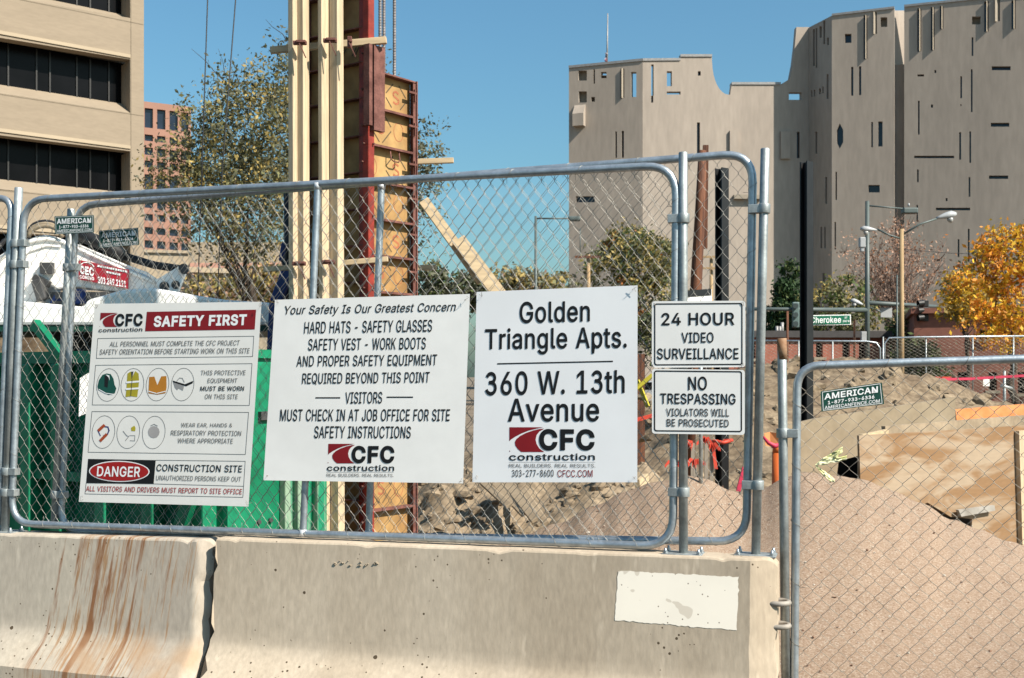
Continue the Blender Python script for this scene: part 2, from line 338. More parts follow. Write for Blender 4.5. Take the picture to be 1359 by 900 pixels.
# weathered plywood of the box form: wavy grain
plybox = mk('weathered_plywood', (0.34, 0.195, 0.09), 0.85, col2=(0.50, 0.385, 0.265), scale=1.5, stretch=(.7, .7, 3.2), bump=0.05, bscale=20, fac=(0.40, 0.58), detail=4, fine=0.06, fscale=12)
plybox.node_tree.nodes['Noise Texture'].inputs['Distortion'].default_value = 1.1
# office facade
office = mk('cream_precast', (0.41, 0.332, 0.243), 0.85, var=0.035, scale=0.5, fine=0.05, fscale=3.0, stretch=(1, 1, 4), spec=0.2)

# ------------------------------------------------------------------ ground
g = MB(); g.poly([(-3000, -3000, 0), (3000, -3000, 0), (3000, 3000, 0), (-3000, 3000, 0)])
gm = mk('bare_ground', (0.19, 0.145, 0.10), 0.95, col2=(0.30, 0.235, 0.165), scale=0.6, bump=0.4, bscale=12, fine=0.15, fscale=6)
prop(g.build('ground', gm), kind='structure')
g = MB(); n_ = 30
a_ = F0 + FU * -40 + FN * 0.6; b_ = F0 + FU * 40 + FN * 0.6
g.poly([(*a_.xy, .004), (*(a_ + FN * 12).xy, .004), (*(b_ + FN * 12).xy, .004), (*b_.xy, .004)])
prop(g.build('road', asphalt), kind='structure')

# ------------------------------------------------------------------ facades
class Facade:
    """a vertical wall slab whose outline and openings are given by where they are seen; openings are cut right through"""
    def __init__(s, a, b):
        s.A = P(a[0], HY, a[1]); s.B = P(b[0], HY, b[1]); s.A.z = s.B.z = 0
        s.e = (s.B - s.A).normalized(); s.inw = Vector((0, 0, 1)).cross(s.e)
        if s.inw.y < 0: s.inw = -s.inw
    def sz(s, px, py):
        p = onplane(px, py, s.A, s.inw); return ((p - s.A).dot(s.e), p.z)
    def w(s, u, z, d=0.0): return s.A + s.e * u + Vector((0, 0, z)) + s.inw * d
    def wall(s, outline, holes, thick):
        cu = bpy.data.curves.new('tmp', 'CURVE'); cu.dimensions = '2D'; cu.fill_mode = 'BOTH'; cu.extrude = thick / 2
        for pts in [outline] + holes:
            sp = cu.splines.new('POLY'); sp.points.add(len(pts) - 1); sp.use_cyclic_u = True
            for q, (u, z) in zip(sp.points, pts): q.co = (u, z, 0, 1)
        o = bpy.data.objects.new('tmp', cu); COL.objects.link(o)
        me = bpy.data.meshes.new_from_object(o)
        mb = MB(); mb.add([s.w(v.co.x, v.co.y, thick / 2 + v.co.z) for v in me.vertices], [tuple(p.vertices) for p in me.polygons])
        bpy.data.objects.remove(o); bpy.data.curves.remove(cu); bpy.data.meshes.remove(me)
        return mb
def rect(x0, y0, x1, y1): return [(x0, y0), (x1, y0), (x1, y1), (x0, y1)]
class Zm:
    def __init__(s, ox, oy, sc): s.ox, s.oy, s.sc = ox, oy, sc
    def __call__(s, x, y): return (s.ox + x / s.sc, s.oy + y / s.sc)
    def r(s, x0, y0, x1, y1): return [s(x0, y0), s(x1, y0), s(x1, y1), s(x0, y1)]

# ---- grey castle-like museum tower
museum = thing('museum_tower', 'tall grey tiled building with irregular slit windows and a scooped roofline', 'building', (P(1000, HY, 137).x, 137, 0))
z3 = Zm(680, 0, 4); z4 = Zm(1020, 0, 4); z8 = Zm(1020, 225, 4); z7 = Zm(680, 225, 4)
def mus(face, outline, thr, dark, niche, thick=0.9, base=0.0):
    ol = [face.sz(*p) for p in outline]
    hs = [[face.sz(*p) for p in h] for h in thr + dark + niche]
    face.wall(ol, hs, thick).build('wall', museumtile, museum)
    for h, mt in [(x, glass_blue) for x in dark] + [(x, paletile) for x in niche]:
        q = [face.sz(*p) for p in h]; us = [a for a, _ in q]; zs = [c for _, c in q]; e = 0.12
        mb = MB(); d = thick * (0.55 if mt is glass_blue else 0.8)
        mb.prism([face.w(min(us) - e, min(zs) - e, d), face.w(max(us) + e, min(zs) - e, d), face.w(max(us) + e, max(zs) + e, d), face.w(min(us) - e, max(zs) + e, d)], face.inw * 0.05)
        mb.build('window' if mt is glass_blue else 'niche', mt, museum)
def cap(face, pts, d=0.25):
    mb = MB()
    for a, c in zip(pts, pts[1:]):
        (u0, q0), (u1, q1) = face.sz(*a), face.sz(*c)
        mb.prism([face.w(u0, q0 - .05, -.12), face.w(u1, q1 - .05, -.12), face.w(u1, q1 + d, -.12), face.w(u0, q0 + d, -.12)], face.inw * 1.15)
    mb.build('parapet_cap', capmetal, museum)
fL1 = Facade((755, 140), (853, 136.7))
mus(fL1, [(755, 510), (853, 510), (853, 80.5), (755, 90)],
    [z3.r(630, 382, 658, 515), z3.r(470, 382, 500, 400)],
    [z3.r(546, 698, 555, 838), z3.r(580, 695, 592, 838), z7.r(337, 142, 437, 174), z3.r(574, 362, 581, 522)],
    [z3.r(350, 375, 395, 428), z3.r(352, 485, 395, 545), z3.r(430, 368, 438, 445), z3.r(470, 401, 500, 415), z3.r(418, 515, 438, 540), z3.r(582, 364, 594, 520)])
cap(fL1, [(755, 90), (853, 80.5)])
fR1 = Facade((853, 136.72), (1074, 137.5))
arc = []
for i in range(9):
    t = i / 8; arc.append((945 + 3 * t + 20 * t * t, 82 + 50 * (1 - (1 - t) ** 1.6) - 6 * t))
arc2 = [(1048, 105), (1052, 85), (1055, 60), (1057, 36)]
mus(fR1, [(853, 510), (1074, 510), (1074, 36), *arc2[::-1], (1036, 112), (971, 112), (969, 126), *arc[::-1][1:], (945, 75), (903, 75), (903, 80), (853, 80.5)],
    [z3.r(737, 342, 750, 508), z3.r(820, 378, 847, 458), z3.r(820, 486, 893, 502), z4.r(108, 490, 175, 530)],
    [z3.r(985, 378, 1000, 402), z3.r(980, 650, 996, 830), z4.r(150, 700, 165, 840), z3.r(737, 509, 748, 545)], [])
cap(fR1, [(853, 80.5), (903, 80)]); cap(fR1, [(903, 75), (945, 75)]); cap(fR1, [(971, 112), (1036, 112)])
for q in (z3.r(1152, 695, 1198, 830), z4.r(62, 700, 112, 845)):
    u = [fR1.sz(*p) for p in q]; mb = MB(); mb.prism([fR1.w(a, c, -0.3) for a, c in u], fR1.inw * 0.28); mb.build('bay_panel', museumtile, museum)
q = [(1160 / 4 + 680, 357), (1359 / 4 + 680, 357)]
u0, zt = fR1.sz(973, 262); u1, _ = fR1.sz(1010, 262); mb = MB(); mb.box(fR1.w((u0 + u1) / 2, zt, -0.3), u1 - u0, 0.6, 0.5, (fR1.e, fR1.inw, Vector((0, 0, 1)))); mb.build('ledge', paletile, museum)
fR2 = Facade((1073.5, 137.45), (1104, 133.2))
mus(fR2, [(1073.5, 510), (1104, 510), (1104, 20.8), (1073.5, 36.5)], [],
    [z4.r(235, 155, 245, 350), z4.r(250, 150, 258, 360), z4.r(270, 140, 282, 200), z4.r(310, 200, 320, 240), z4.r(225, 480, 232, 515), z4.r(240, 478, 247, 512), z4.r(268, 470, 277, 500), z4.r(285, 460, 292, 495), z4.r(248, 700, 258, 815), z4.r(308, 395, 318, 525), z8.r(275, 305, 284, 418), z8.r(295, 305, 303, 418), z8.r(286, 550, 298, 628), z8.r(300, 40, 310, 182)], [z4.r(290, 110, 300, 235)])
fM = Facade((1104, 133.2), (1187, 130.6))
hexw = [z4(*p) for p in ((362, 690), (378, 655), (396, 690), (396, 755), (378, 790), (362, 755))]
mus(fM, [(1104, 510), (1187, 510), (1187, 11), (1104, 20.8)], [],
    [z4.r(405, 180, 440, 228), z4.r(505, 80, 514, 315), z4.r(438, 355, 450, 508), z4.r(480, 352, 492, 505), hexw, z4.r(545, 648, 554, 782), z4.r(582, 645, 605, 778), z8.r(355, 12, 363, 162), z8.r(530, 82, 590, 122), z8.r(350, 278, 358, 425)],
    [z4.r(515, 82, 524, 312), z4.r(558, 65, 575, 180), z4.r(595, 92, 630, 143)])
cap(fM, [(1104, 20.8), (1187, 11)], 0.2)
fG = Facade((1184, 131.6), (1204, 133.0))
mus(fG, [(1182, 510), (1206, 510), (1206, 14), (1182, 14)], [], [], [], 0.5)
fRr = Facade((1200, 130.4), (1400, 124.0))
dk = [z4.r(790, 45, 800, 275), z4.r(862, 38, 871, 268), z4.r(910, 32, 918, 155), z4.r(1145, 8, 1156, 170), z4.r(1290, 2, 1300, 155), z4.r(1078, 198, 1087, 297), z4.r(790, 395, 825, 406), z4.r(880, 372, 890, 388), z4.r(1018, 405, 1027, 522), z4.r(1074, 368, 1083, 595), z4.r(1185, 352, 1285, 373), z4.r(793, 535, 802, 715), z4.r(862, 555, 873, 572), z4.r(1018, 553, 1024, 563), z4.r(1180, 652, 1278, 673), z4.r(1012, 702, 1022, 848), z4.r(1066, 698, 1075, 865), z4.r(773, 827, 985, 840), z8.r(788, 0, 797, 68), z8.r(785, 188, 793, 278), z8.r(1062, 40, 1071, 145), z8.r(1170, 32, 1272, 50), z8.r(888, 203, 1070, 217), z8.r(940, 152, 950, 168), z8.r(1004, 370, 1013, 465), z8.r(1058, 315, 1067, 490), z8.r(880, 475, 918, 487)]
nn = [z4.r(801, 47, 811, 272), z4.r(872, 40, 881, 266), z4.r(919, 34, 928, 153), z4.r(1157, 6, 1168, 168), z4.r(1203, -4, 1228, 113), z4.r(1301, 0, 1311, 153), z4.r(1080, 88, 1125, 130)]
mus(fRr, [(1200, 510), (1400, 510), (1400, -12), (1200, 9)], [], dk, nn)
cap(fRr, [(1200, 9), (1400, -12)], 0.2)
# splayed, sunlit fins that stand beside the slots
for f_, lst in ((fRr, [nn[0], nn[1], nn[2], nn[3], nn[4], nn[5]]), (fM, [z4.r(515, 82, 524, 312), z4.r(558, 65, 575, 180)]), (fL1, [z3.r(582, 364, 594, 520)])):
    mb = MB()
    for q in lst:
        u = [f_.sz(*p) for p in q]; ua, ub = u[0][0], u[1][0]; zb, zt = u[2][1], u[0][1]
        mb.prism([f_.w(ua, zb, -0.22), f_.w(ub, zb, 0.3), f_.w(ua, zb, 0.3)], Vector((0, 0, zt - zb)))
    mb.build('fin', paletile, museum)
# bay on the shaded tower face, side and back walls, roof slab
q = z3.r(330, 560, 388, 672); u = [fL1.sz(*p) for p in q]
mb = MB(); ua, ub = u[0][0], u[1][0]; zb, zt = u[2][1], u[0][1]; zm = zb + (zt - zb) * .55
mb.prism([fL1.w(ua, zm, -0.9), fL1.w(ub, zm, -0.9), fL1.w(ub, zt, -0.02), fL1.w(ua, zt, -0.02)], Vector((0, 0, -.02)))
mb.add([fL1.w(ua, zm, -.9), fL1.w(ub, zm, -.9), fL1.w(ub, zb, -.9), fL1.w(ua, zb, -.9), fL1.w(ua, zt, -.01), fL1.w(ub, zt, -.01), fL1.w(ub, zb, -.01), fL1.w(ua, zb, -.01)], [(0, 1, 2, 3), (0, 3, 7, 4), (1, 5, 6, 2), (2, 6, 7, 3), (0, 4, 5, 1)])
mb.build('bay', museumtile, museum)
mb = MB()
roofpts = [fL1.w(0.9, 0, 1.5), fL1.w((fL1.B - fL1.A).length, 0, 1.5), fR1.w((fR1.B - fR1.A).length - 1.5, 0, 1.5), P(1076, HY, 165), P(760, HY, 165)]
mb.prism([Vector((p.x, p.y, 0.0)) for p in roofpts], Vector((0, 0, 29.5)))
rp2 = [fM.w(1, 0, 1.3), fM.w(7, 0, 1.3), fRr.w(1, 0, 1.3), fRr.w(16, 0, 1.3), P(1420, HY, 160), P(1100, HY, 160)]
mb.prism([Vector((p.x, p.y, 0)) for p in rp2], Vector((0, 0, 38.0)))
mb.build('core', museumtile, museum)
# flag at half mast
fp = thing('flagpole', 'thin flagpole with a limp flag at half mast above the grey roof', 'flagpole', P(805.5, 85, 146))
mb = MB(); mb.tube([P(805.5, 98, 146), P(806.5, 18, 146)], [0.13, 0.07], 8); mb.build('pole', capmetal, fp)
mb = MB(); pts = [P(803 + 0.6 * math.sin(i), 70 + i * 2.0, 146.0 - 0.25 * math.cos(i * 1.3)) for i in range(8)]
for i in range(7):
    a, c = pts[i], pts[i + 1]; mb.add([a, a + Vector((.28, .12, 0)), c + Vector((.28, -.1, 0)), c], [(0, 1, 2, 3)])
mb.build('flag', mk('flag_cloth', (0.45, 0.10, 0.12), 0.8, col2=(0.6, 0.55, 0.6), scale=2.5, fac=(.45, .55)), fp)

# ---- cream office building on the left
off = thing('office_building', 'cream precast office building with long dark ribbon windows', 'building', (P(100, HY, 47).x, 47, 0))
fO = Facade((-140, 42.2), (191, 48.3))
def oy(px, y0, y1): return y0 + (y1 - y0) * px / 173.0
bands = [(-75, -34, -6, 24), (50, 79, 124, 150), (179.5, 200.7, 252, 266), (308, 318, 372, 380), (434, 437, 495, 497)]
holes = []
for yt0, yt1, yb0, yb1 in bands: holes.append([(-130, oy(-130, yt0, yt1)), (172.8, yt1), (172.8, yb1), (-130, oy(-130, yb0, yb1))])
ol = [(-140, 512), (191, 512), (191, -62), (-140, -132)]
fO.wall([fO.sz(*p) for p in ol], [[fO.sz(*p) for p in h] for h in holes], 0.55).build('wall', office, off)
mull_px = [-40, -22, 20, 58, 76, 112, 130, 155]
for (yt0, yt1, yb0, yb1), h in zip(bands, holes):
    u = [fO.sz(*p) for p in h]; (u0, za), (u1, zb), (_, zc), (_, zd) = u; tl = (za + zb) / 2; bt = (zc + zd) / 2
    hh = (tl - bt) * 0.26
    mb = MB(); mb.prism([fO.w(u0, bt + .01, .02), fO.w(u0, bt + .01, .95), fO.w(u0, bt + hh, .95)], fO.e * (u1 - u0)); mb.build('window_sill', office, off)
    mb = MB(); mb.prism([fO.w(u0 - .3, bt, .96), fO.w(u1 + .3, bt, .96), fO.w(u1 + .3, tl + .1, .96), fO.w(u0 - .3, tl + .1, .96)], fO.inw * .05); wn = mb.build('window', glass_dark, off)
    mb = MB()
    for px in mull_px:
        um, _ = fO.sz(px, 200); mb.prism([fO.w(um - .03, bt + hh * .9, .90), fO.w(um + .03, bt + hh * .9, .90), fO.w(um + .03, tl + .05, .90), fO.w(um - .03, tl + .05, .90)], fO.inw * .05)
    mb.build('mullion', alum, wn)
    mb = MB(); mb.prism([fO.w(u1 - .02, bt, .56), fO.w(u1 + .35, bt, .56), fO.w(u1 + .35, tl, .56), fO.w(u1 - .02, tl, .56)], fO.inw * .5); mb.build('jamb', office, off)
    # pale drip line over the opening and panel joints
    mb = MB(); mb.prism([fO.w(u0, tl + .12, -.05), fO.w(u1, tl + .12, -.05), fO.w(u1, tl + .26, -.05), fO.w(u0, tl + .26, -.05)], fO.inw * .048); mb.build('drip_edge', creamwall, off)
jm = MB()
ul, _ = fO.sz(173.2, 200); jm.prism([fO.w(ul, 0, -.004), fO.w(ul + .035, 0, -.004), fO.w(ul + .035, 20, -.004), fO.w(ul, 20, -.004)], fO.inw * .002)
for (yt0, yt1, yb0, yb1) in bands:
    (u0, z0), (u1, z1) = fO.sz(-130, oy(-130, yb0, yb1)), fO.sz(190.5, oy(190.5, yb0, yb1)); zz = (z0 + z1) / 2 - .06
    jm.prism([fO.w(u0, zz, -.004), fO.w(u1, zz, -.004), fO.w(u1, zz + .04, -.004), fO.w(u0, zz + .04, -.004)], fO.inw * .002)
jm.build('panel_joint', mk('joint_grey', (0.25, 0.20, 0.14), 0.9), off)
mb = MB(); L_ = (fO.B - fO.A).length; A_ = fO.w(L_ - .02, 0, .56); mb.box(fO.w(L_ / 2, 9.5, 8.0), L_ - .1, 13.9, 19, (fO.e, fO.inw, Vector((0, 0, 1)))); mb.build('core', office, off)
# ---- pink office tower with a cream base
pk = thing('pink_building', 'pink stone office block with a grid of square windows behind the tree', 'building', (P(225, HY, 160).x, 160, 0))
fK = Facade((120, 156.5), (253.5, 162.0))
rows = [(143, 169), (178, 186.5), (195, 205), (212.5, 221.5), (231, 252), (266.5, 275.5), (283.5, 292.5), (301, 310), (318.5, 328.5)]
cols_ = [(141, 152), (158, 169), (175, 186), (192, 203), (208.5, 219.5), (225, 236), (240.5, 250)]
def ky(px, y): return y + (px - 191) * (0.115 if y < 230 else 0.085)
hs = [[(x0, ky(x0, y0)), (x1, ky(x1, y0)), (x1, ky(x1, y1)), (x0, ky(x0, y1))] for y0, y1 in rows for x0, x1 in cols_]
fK.wall([fK.sz(*p) for p in [(120, 345), (253.5, 345), (253.5, 142), (120, 126)]], [[fK.sz(*p) for p in h] for h in hs], 0.8).build('wall', pinkstone, pk)
for h in hs:
    u = [fK.sz(*p) for p in h]; e = .15; mb = MB(); us = [a for a, _ in u]; zs = [c for _, c in u]
    mb.prism([fK.w(min(us) - e, min(zs) - e, .5), fK.w(max(us) + e, min(zs) - e, .5), fK.w(max(us) + e, max(zs) + e, .5), fK.w(min(us) - e, max(zs) + e, .5)], fK.inw * .05); mb.build('window', glass_blue, pk)
L_ = (fK.B - fK.A).length; zt = fK.sz(253.5, 142)[1]
mb = MB(); mb.box(fK.w(L_ / 2, zt / 2 - .3, 8.9), L_ - .2, 16, zt - .8, (fK.e, fK.inw, Vector((0, 0, 1)))); mb.build('core', pinkstone, pk)
fB = Facade((100, 118), (257, 121)); zt = fB.sz(257, 337)[1]
cb = thing('cream_building', 'plain cream block below the pink tower, beside the tree', 'building', (fB.A.x + 5, 119, 0))
mb = MB(); L_ = (fB.B - fB.A).length; mb.box(fB.w(L_ / 2, zt / 2, 6), L_, 12, zt, (fB.e, fB.inw, Vector((0, 0, 1)))); mb.build('wall', creamwall, cb)
mb = MB(); mb.box(fB.w(L_ / 2, zt + .16, 6), L_ + .5, 12.5, .3, (fB.e, fB.inw, Vector((0, 0, 1)))); mb.build('roof', creamwall, cb)
# low pink roof + stone building
lb = thing('low_roof_building', 'low building with a terracotta roof edge above the stone house', 'building', P(310, HY, 112))
mb = MB(); mb.box(P(330, 405, 112) + Vector((0, 4, 0)), 12, 8, 12.5); mb.build('wall', creamwall, lb)
mb = MB(); mb.prism([P(252, 357, 111), P(400, 357, 111), P(400, 345, 112.5), P(252, 345, 112.5)], Vector((0, 6, 0))); mb.build('roof', pinkstone, lb)
st = thing('stone_house', 'pale rubble stone house with a dark window behind the shrubs', 'building', P(310, HY, 62))
fS = Facade((248, 61), (400, 63)); mb = fS.wall([fS.sz(*p) for p in [(248, 512), (400, 512), (400, 366), (248, 360)]], [[fS.sz(*p) for p in rect(277, 378, 300, 402)], [fS.sz(*p) for p in rect(345, 378, 366, 402)]], .5); mb.build('wall', stone_rubble, st)
for x0, x1 in ((277, 300), (345, 366)):
    u = [fS.sz(*p) for p in rect(x0, 378, x1, 402)]; mb = MB(); mb.prism([fS.w(a, c, .35) for a, c in u], fS.inw * .05); mb.build('window', glass_dark, st)
mb = MB(); mb.prism([fS.w(-.3, fS.sz(248, 362)[1], -.4), fS.w(6.8, fS.sz(400, 366)[1], -.4), fS.w(6.8, fS.sz(400, 360)[1], -.4), fS.w(-.3, fS.sz(248, 355)[1], -.4)], fS.inw * 6); mb.build('roof', creamwall, st)

# ---- brick buildings to the right
def brickbuilding(name, label, a, b, top, mat, wins, capm, depth=8, capth=0.35):
    f = Facade(a, b); t = thing(name, label, 'building', ((f.A.x + f.B.x) / 2, f.A.y + 1, 0)); zt = f.sz(*top)[1]; L = (f.B - f.A).length
    hs = [[f.sz(*p) for p in h] for h in wins]
    f.wall([(0, 0), (L, 0), (L, zt), (0, zt)], hs, .4).build('wall', mat, t)
    for h in hs:
        us = [u for u, _ in h]; zs = [z for _, z in h]; mb = MB(); mb.prism([f.w(min(us), min(zs), .25), f.w(max(us), min(zs), .25), f.w(max(us), max(zs), .25), f.w(min(us), max(zs), .25)], f.inw * .05); wn = mb.build('window', glass_dark, t)
        mb = MB(); mb.box(f.w((min(us) + max(us)) / 2, min(zs) - .08, -.05), max(us) - min(us) + .3, .2, .14, (f.e, f.inw, Vector((0, 0, 1)))); mb.build('sill', concrete_pale, wn)
    mb = MB(); mb.box(f.w(L / 2, zt + capth / 2 + .005, depth / 2 - .1), L + .3, depth + .3, capth, (f.e, f.inw, Vector((0, 0, 1)))); mb.build('roof', capm, t)
    mb = MB(); mb.box(f.w(L / 2, zt / 2 - .01, depth / 2 + .21), L - .02, depth - .4, zt - .03, (f.e, f.inw, Vector((0, 0, 1)))); mb.build('core', mat, t)
    return t, f
bt, bf = brickbuilding('brick_building', 'long low red brick building with a dark roof cap behind the far fence', (960, 60), (1178, 60.5), (1000, 448), brick, [rect(992, 455, 1003, 476), rect(1042, 452, 1047, 476), rect(1083, 455, 1092, 474), rect(1118, 452, 1128, 476), rect(1140, 455, 1150, 478)], slate)
b2, bf2 = brickbuilding('brick_building', 'taller brown brick building behind the orange autumn tree', (1213, 56), (1420, 54), (1248, 416), brown_brick, [rect(1271, 494, 1283, 514), rect(1312, 494, 1323, 518), rect(1351, 494, 1364, 522), rect(1300, 438, 1312, 450)], brown_brick, 10, .25)
mb = MB()
for x in (1031, 1035, 1038): mb.tube([P(x, 446, 62), P(x, 433 if x < 1037 else 428, 62)], .09, 8)
mb.build('vent_pipe', capmetal, bt)

# ------------------------------------------------------------------ trees
def quads(name, V, mi, mats, parent):
    """V: N x 4 x 3 world corners"""
    inv = np.array(wm(parent).inverted()); n = len(V)
    v = V.reshape(-1, 3) @ inv[:3, :3].T + inv[:3, 3]
    me = bpy.data.meshes.new(name); me.vertices.add(4 * n); me.vertices.foreach_set('co', v.astype(np.float32).ravel())
    me.loops.add(4 * n); me.loops.foreach_set('vertex_index', np.arange(4 * n, dtype=np.int32))
    me.polygons.add(n); me.polygons.foreach_set('loop_start', np.arange(0, 4 * n, 4, dtype=np.int32))
    for m in mats: me.materials.append(m)
    me.polygons.foreach_set('material_index', np.asarray(mi, dtype=np.int32)); me.update(calc_edges=True); me.validate()
    o = bpy.data.objects.new(name, me); COL.objects.link(o); o.parent = parent; return o
def tree(name, label, base, blobs, mats, wts, nclump, nleaf, leaf, spread, seed, barkm=bark, trunk_r=0.2, group=None, cat='tree', limbs=10, twigs=0, droop=0.0, shell=0.75):
    """blobs: (px, py, Y, rx, rz) ellipsoids of the crown"""
    rg = np.random.default_rng(seed); rr = random.Random(seed)
    t = thing(name, label, cat, base, 0, group); C = []
    vol = np.array([b[3] * b[3] * b[4] for b in blobs]); vol = vol / vol.sum()
    for bl, k in zip(blobs, (vol * nclump).astype(int) + 1):
        c = np.array(P(*bl[:3])); d = rg.normal(size=(k, 3)); d /= np.linalg.norm(d, axis=1)[:, None]
        r = rg.uniform(0, 1, k) ** (1 / 3); r = shell * r + (1 - shell) * rg.uniform(.6, 1.08, k)
        C.append(c + d * r[:, None] * np.array([bl[3], bl[3] * .9, bl[4]]))
    C = np.concatenate(C); n = len(C)
    cm = rg.choice(len(mats), n, p=np.array(wts) / sum(wts)); sz = rg.uniform(.55, 1.3, n)
    idx = np.repeat(np.arange(n), nleaf); m = len(idx)
    pos = C[idx] + rg.normal(size=(m, 3)) * (spread * sz[idx])[:, None] * np.array([1, 1, .8])
    a = rg.normal(size=(m, 3)); a /= np.linalg.norm(a, axis=1)[:, None]; bvec = np.cross(a, rg.normal(size=(m, 3))); bvec /= np.linalg.norm(bvec, axis=1)[:, None]
    a[:, 2] -= droop; s_ = leaf * (.45 + 1.2 * rg.uniform(0, 1, m) ** 1.7)[:, None]
    V = np.stack([pos - a * s_, pos - bvec * s_ * .5, pos + a * s_, pos + bvec * s_ * .5], axis=1)
    mi = np.where(rg.uniform(size=m) < .8, cm[idx], rg.choice(len(mats), m, p=np.array(wts) / sum(wts)))
    quads('crown', V, mi, mats, t)
    mb = MB(); b0 = Vector(base); top = Vector(C.mean(axis=0)); H = top.z
    def curve(p, q, r0, r1, k=5, j=.035):
        L = (q - p).length; return [p.lerp(q, i / k) + Vector((rr.gauss(0, j * L), rr.gauss(0, j * L), rr.gauss(0, j * L * .5))) * (0 if i in (0, k) else 1) for i in range(k + 1)], [r0 + (r1 - r0) * i / k for i in range(k + 1)]
    zt = max(C[:, 2].max(), 1); fork = b0.lerp(Vector((top.x, top.y, top.z)), 0.62)
    pts, rs = curve(b0, fork, trunk_r, trunk_r * .7); mb.tube(pts, rs, 8)
    for i in range(limbs):
        q = Vector(C[rr.randrange(n)]); st_ = fork.lerp(b0, rr.uniform(0, .35)); pts, rs = curve(st_, q, trunk_r * .3, trunk_r * .05); mb.tube(pts, rs, 5)
        for k in range(twigs):
            p2 = pts[rr.randrange(2, 6)]; q2 = p2 + (q - st_).normalized() * rr.uniform(.2, .7) + Vector((rr.gauss(0, .35), rr.gauss(0, .35), rr.uniform(.1, .5))); pp, rs2 = curve(p2, q2, trunk_r * .14, trunk_r * .04, 3); mb.tube(pp, rs2, 4)
    mb.build('trunk', barkm, t); return t
lf_olive = leafmat('olive_leaf', (0.15, 0.145, 0.062)); lf_yel = leafmat('yellow_olive_leaf', (0.33, 0.25, 0.085)); lf_dark = leafmat('dark_leaf', (0.075, 0.080, 0.046)); lf_grey = leafmat('grey_green_leaf', (0.135, 0.138, 0.095))
lf_gold = leafmat('gold_leaf', (0.60, 0.37, 0.03)); lf_org = leafmat('orange_leaf', (0.60, 0.25, 0.035)); lf_rust = leafmat('rust_leaf', (0.33, 0.12, 0.03)); lf_pink = leafmat('dry_pink_leaf', (0.36, 0.225, 0.16)); lf_green = leafmat('mid_green_leaf', (0.085, 0.115, 0.035)); lf_pine = leafmat('pine_needle', (0.030, 0.062, 0.022))
tree('shade_tree', 'big thinning olive and yellow tree behind the crane cables', P(330, HY, 36) + Vector((0, 0, -1.65)),
     [(310, 195, 36, 2.1, 2.3), (275, 240, 35.5, 1.8, 1.6), (350, 175, 36, 1.6, 2.4), (330, 275, 36, 2.4, 1.6), (235, 215, 35.5, .9, .8), (275, 160, 35.5, .7, .9), (325, 120, 36, .8, .8), (300, 320, 36, 1.5, .9), (375, 110, 36, .7, 1.6), (225, 250, 35, .7, .7)],
     [lf_olive, lf_yel, lf_dark, lf_grey], [4.5, 2.6, 2.4, 2.6], 580, 38, .066, .30, 11, trunk_r=.13, limbs=12, twigs=4, shell=.8)
tree('shade_tree', 'dark grey green tree behind the column formwork', P(470, HY, 40) + Vector((0, 0, -1.65)),
     [(385, 130, 40, 1.1, 2.6), (380, 250, 40, 1.3, 2.2), (440, 150, 40, 2.2, 3.4), (545, 250, 40, 1.0, 2.0), (560, 190, 40, .8, 1.3), (510, 250, 40, 1.9, 2.8), (568, 320, 40, .7, 1.2), (352, 300, 40, .9, 1.1), (570, 230, 40, .65, .9)],
     [lf_grey, lf_dark, lf_olive], [4, 3, 2], 440, 34, .07, .28, 12, trunk_r=.14, limbs=14, twigs=3, shell=.65)
tree('rounded_tree', 'rounded olive green tree in front of the grey tower', P(835, HY, 72) + Vector((0, 0, -1.65)),
     [(840, 345, 72, 2.6, 2.1), (800, 355, 71, 1.5, 1.3), (870, 350, 72, 2.0, 1.9), (835, 315, 72, 1.3, 1.0), (855, 395, 71, 2.4, 1.6)], [lf_olive, lf_green, lf_yel, lf_rust], [5, 3, 4, .4], 300, 36, .13, .32, 13, trunk_r=.3)
tree('bushy_tree', 'small dark green tree just right of the formwork', P(590, HY, 66) + Vector((0, 0, -1.65)), [(575, 378, 66, 1.1, 1.2), (612, 385, 66, 1.4, 1.0), (640, 392, 66, 1.0, .9)], [lf_green, lf_dark, lf_grey], [3, 3, 2], 120, 34, .15, .26, 14)
tree('bushy_tree', 'low yellowing tree behind the lumber brace', P(690, HY, 64) + Vector((0, 0, -1.65)), [(668, 374, 64, 1.0, .8), (700, 380, 64, 1.5, .9), (745, 378, 66, 1.0, .8), (720, 395, 64, 1.6, .9)], [lf_yel, lf_olive, lf_grey, lf_pink], [3, 3, 2, 1], 130, 34, .15, .26, 15)
tree('pine_tree', 'dark green pine against the shaded grey wall', P(1045, HY, 70) + Vector((0, 0, -1.65)), [(1046, 365, 70, .75, .8), (1044, 390, 70, 1.0, 1.0), (1046, 415, 70, 1.3, 1.1), (1035, 432, 70, 1.2, .7)], [lf_pine, lf_green], [5, 1.5], 150, 40, .13, .20, 16, droop=.3)
tree('bare_tree', 'half bare tree with dry pinkish leaves behind the wooden lamp post', P(1188, HY, 74) + Vector((0, 0, -1.65)),
     [(1185, 340, 74, 2.3, 2.0), (1150, 360, 74, 1.8, 1.5), (1225, 350, 74, 1.7, 1.6), (1125, 325, 74, .9, .9), (1195, 300, 74, 1.2, .7), (1190, 395, 74, 2.6, 1.2)], [lf_pink, lf_rust], [5, .6], 330, 12, .085, .34, 17, bark_pale, .16, limbs=90, twigs=8)
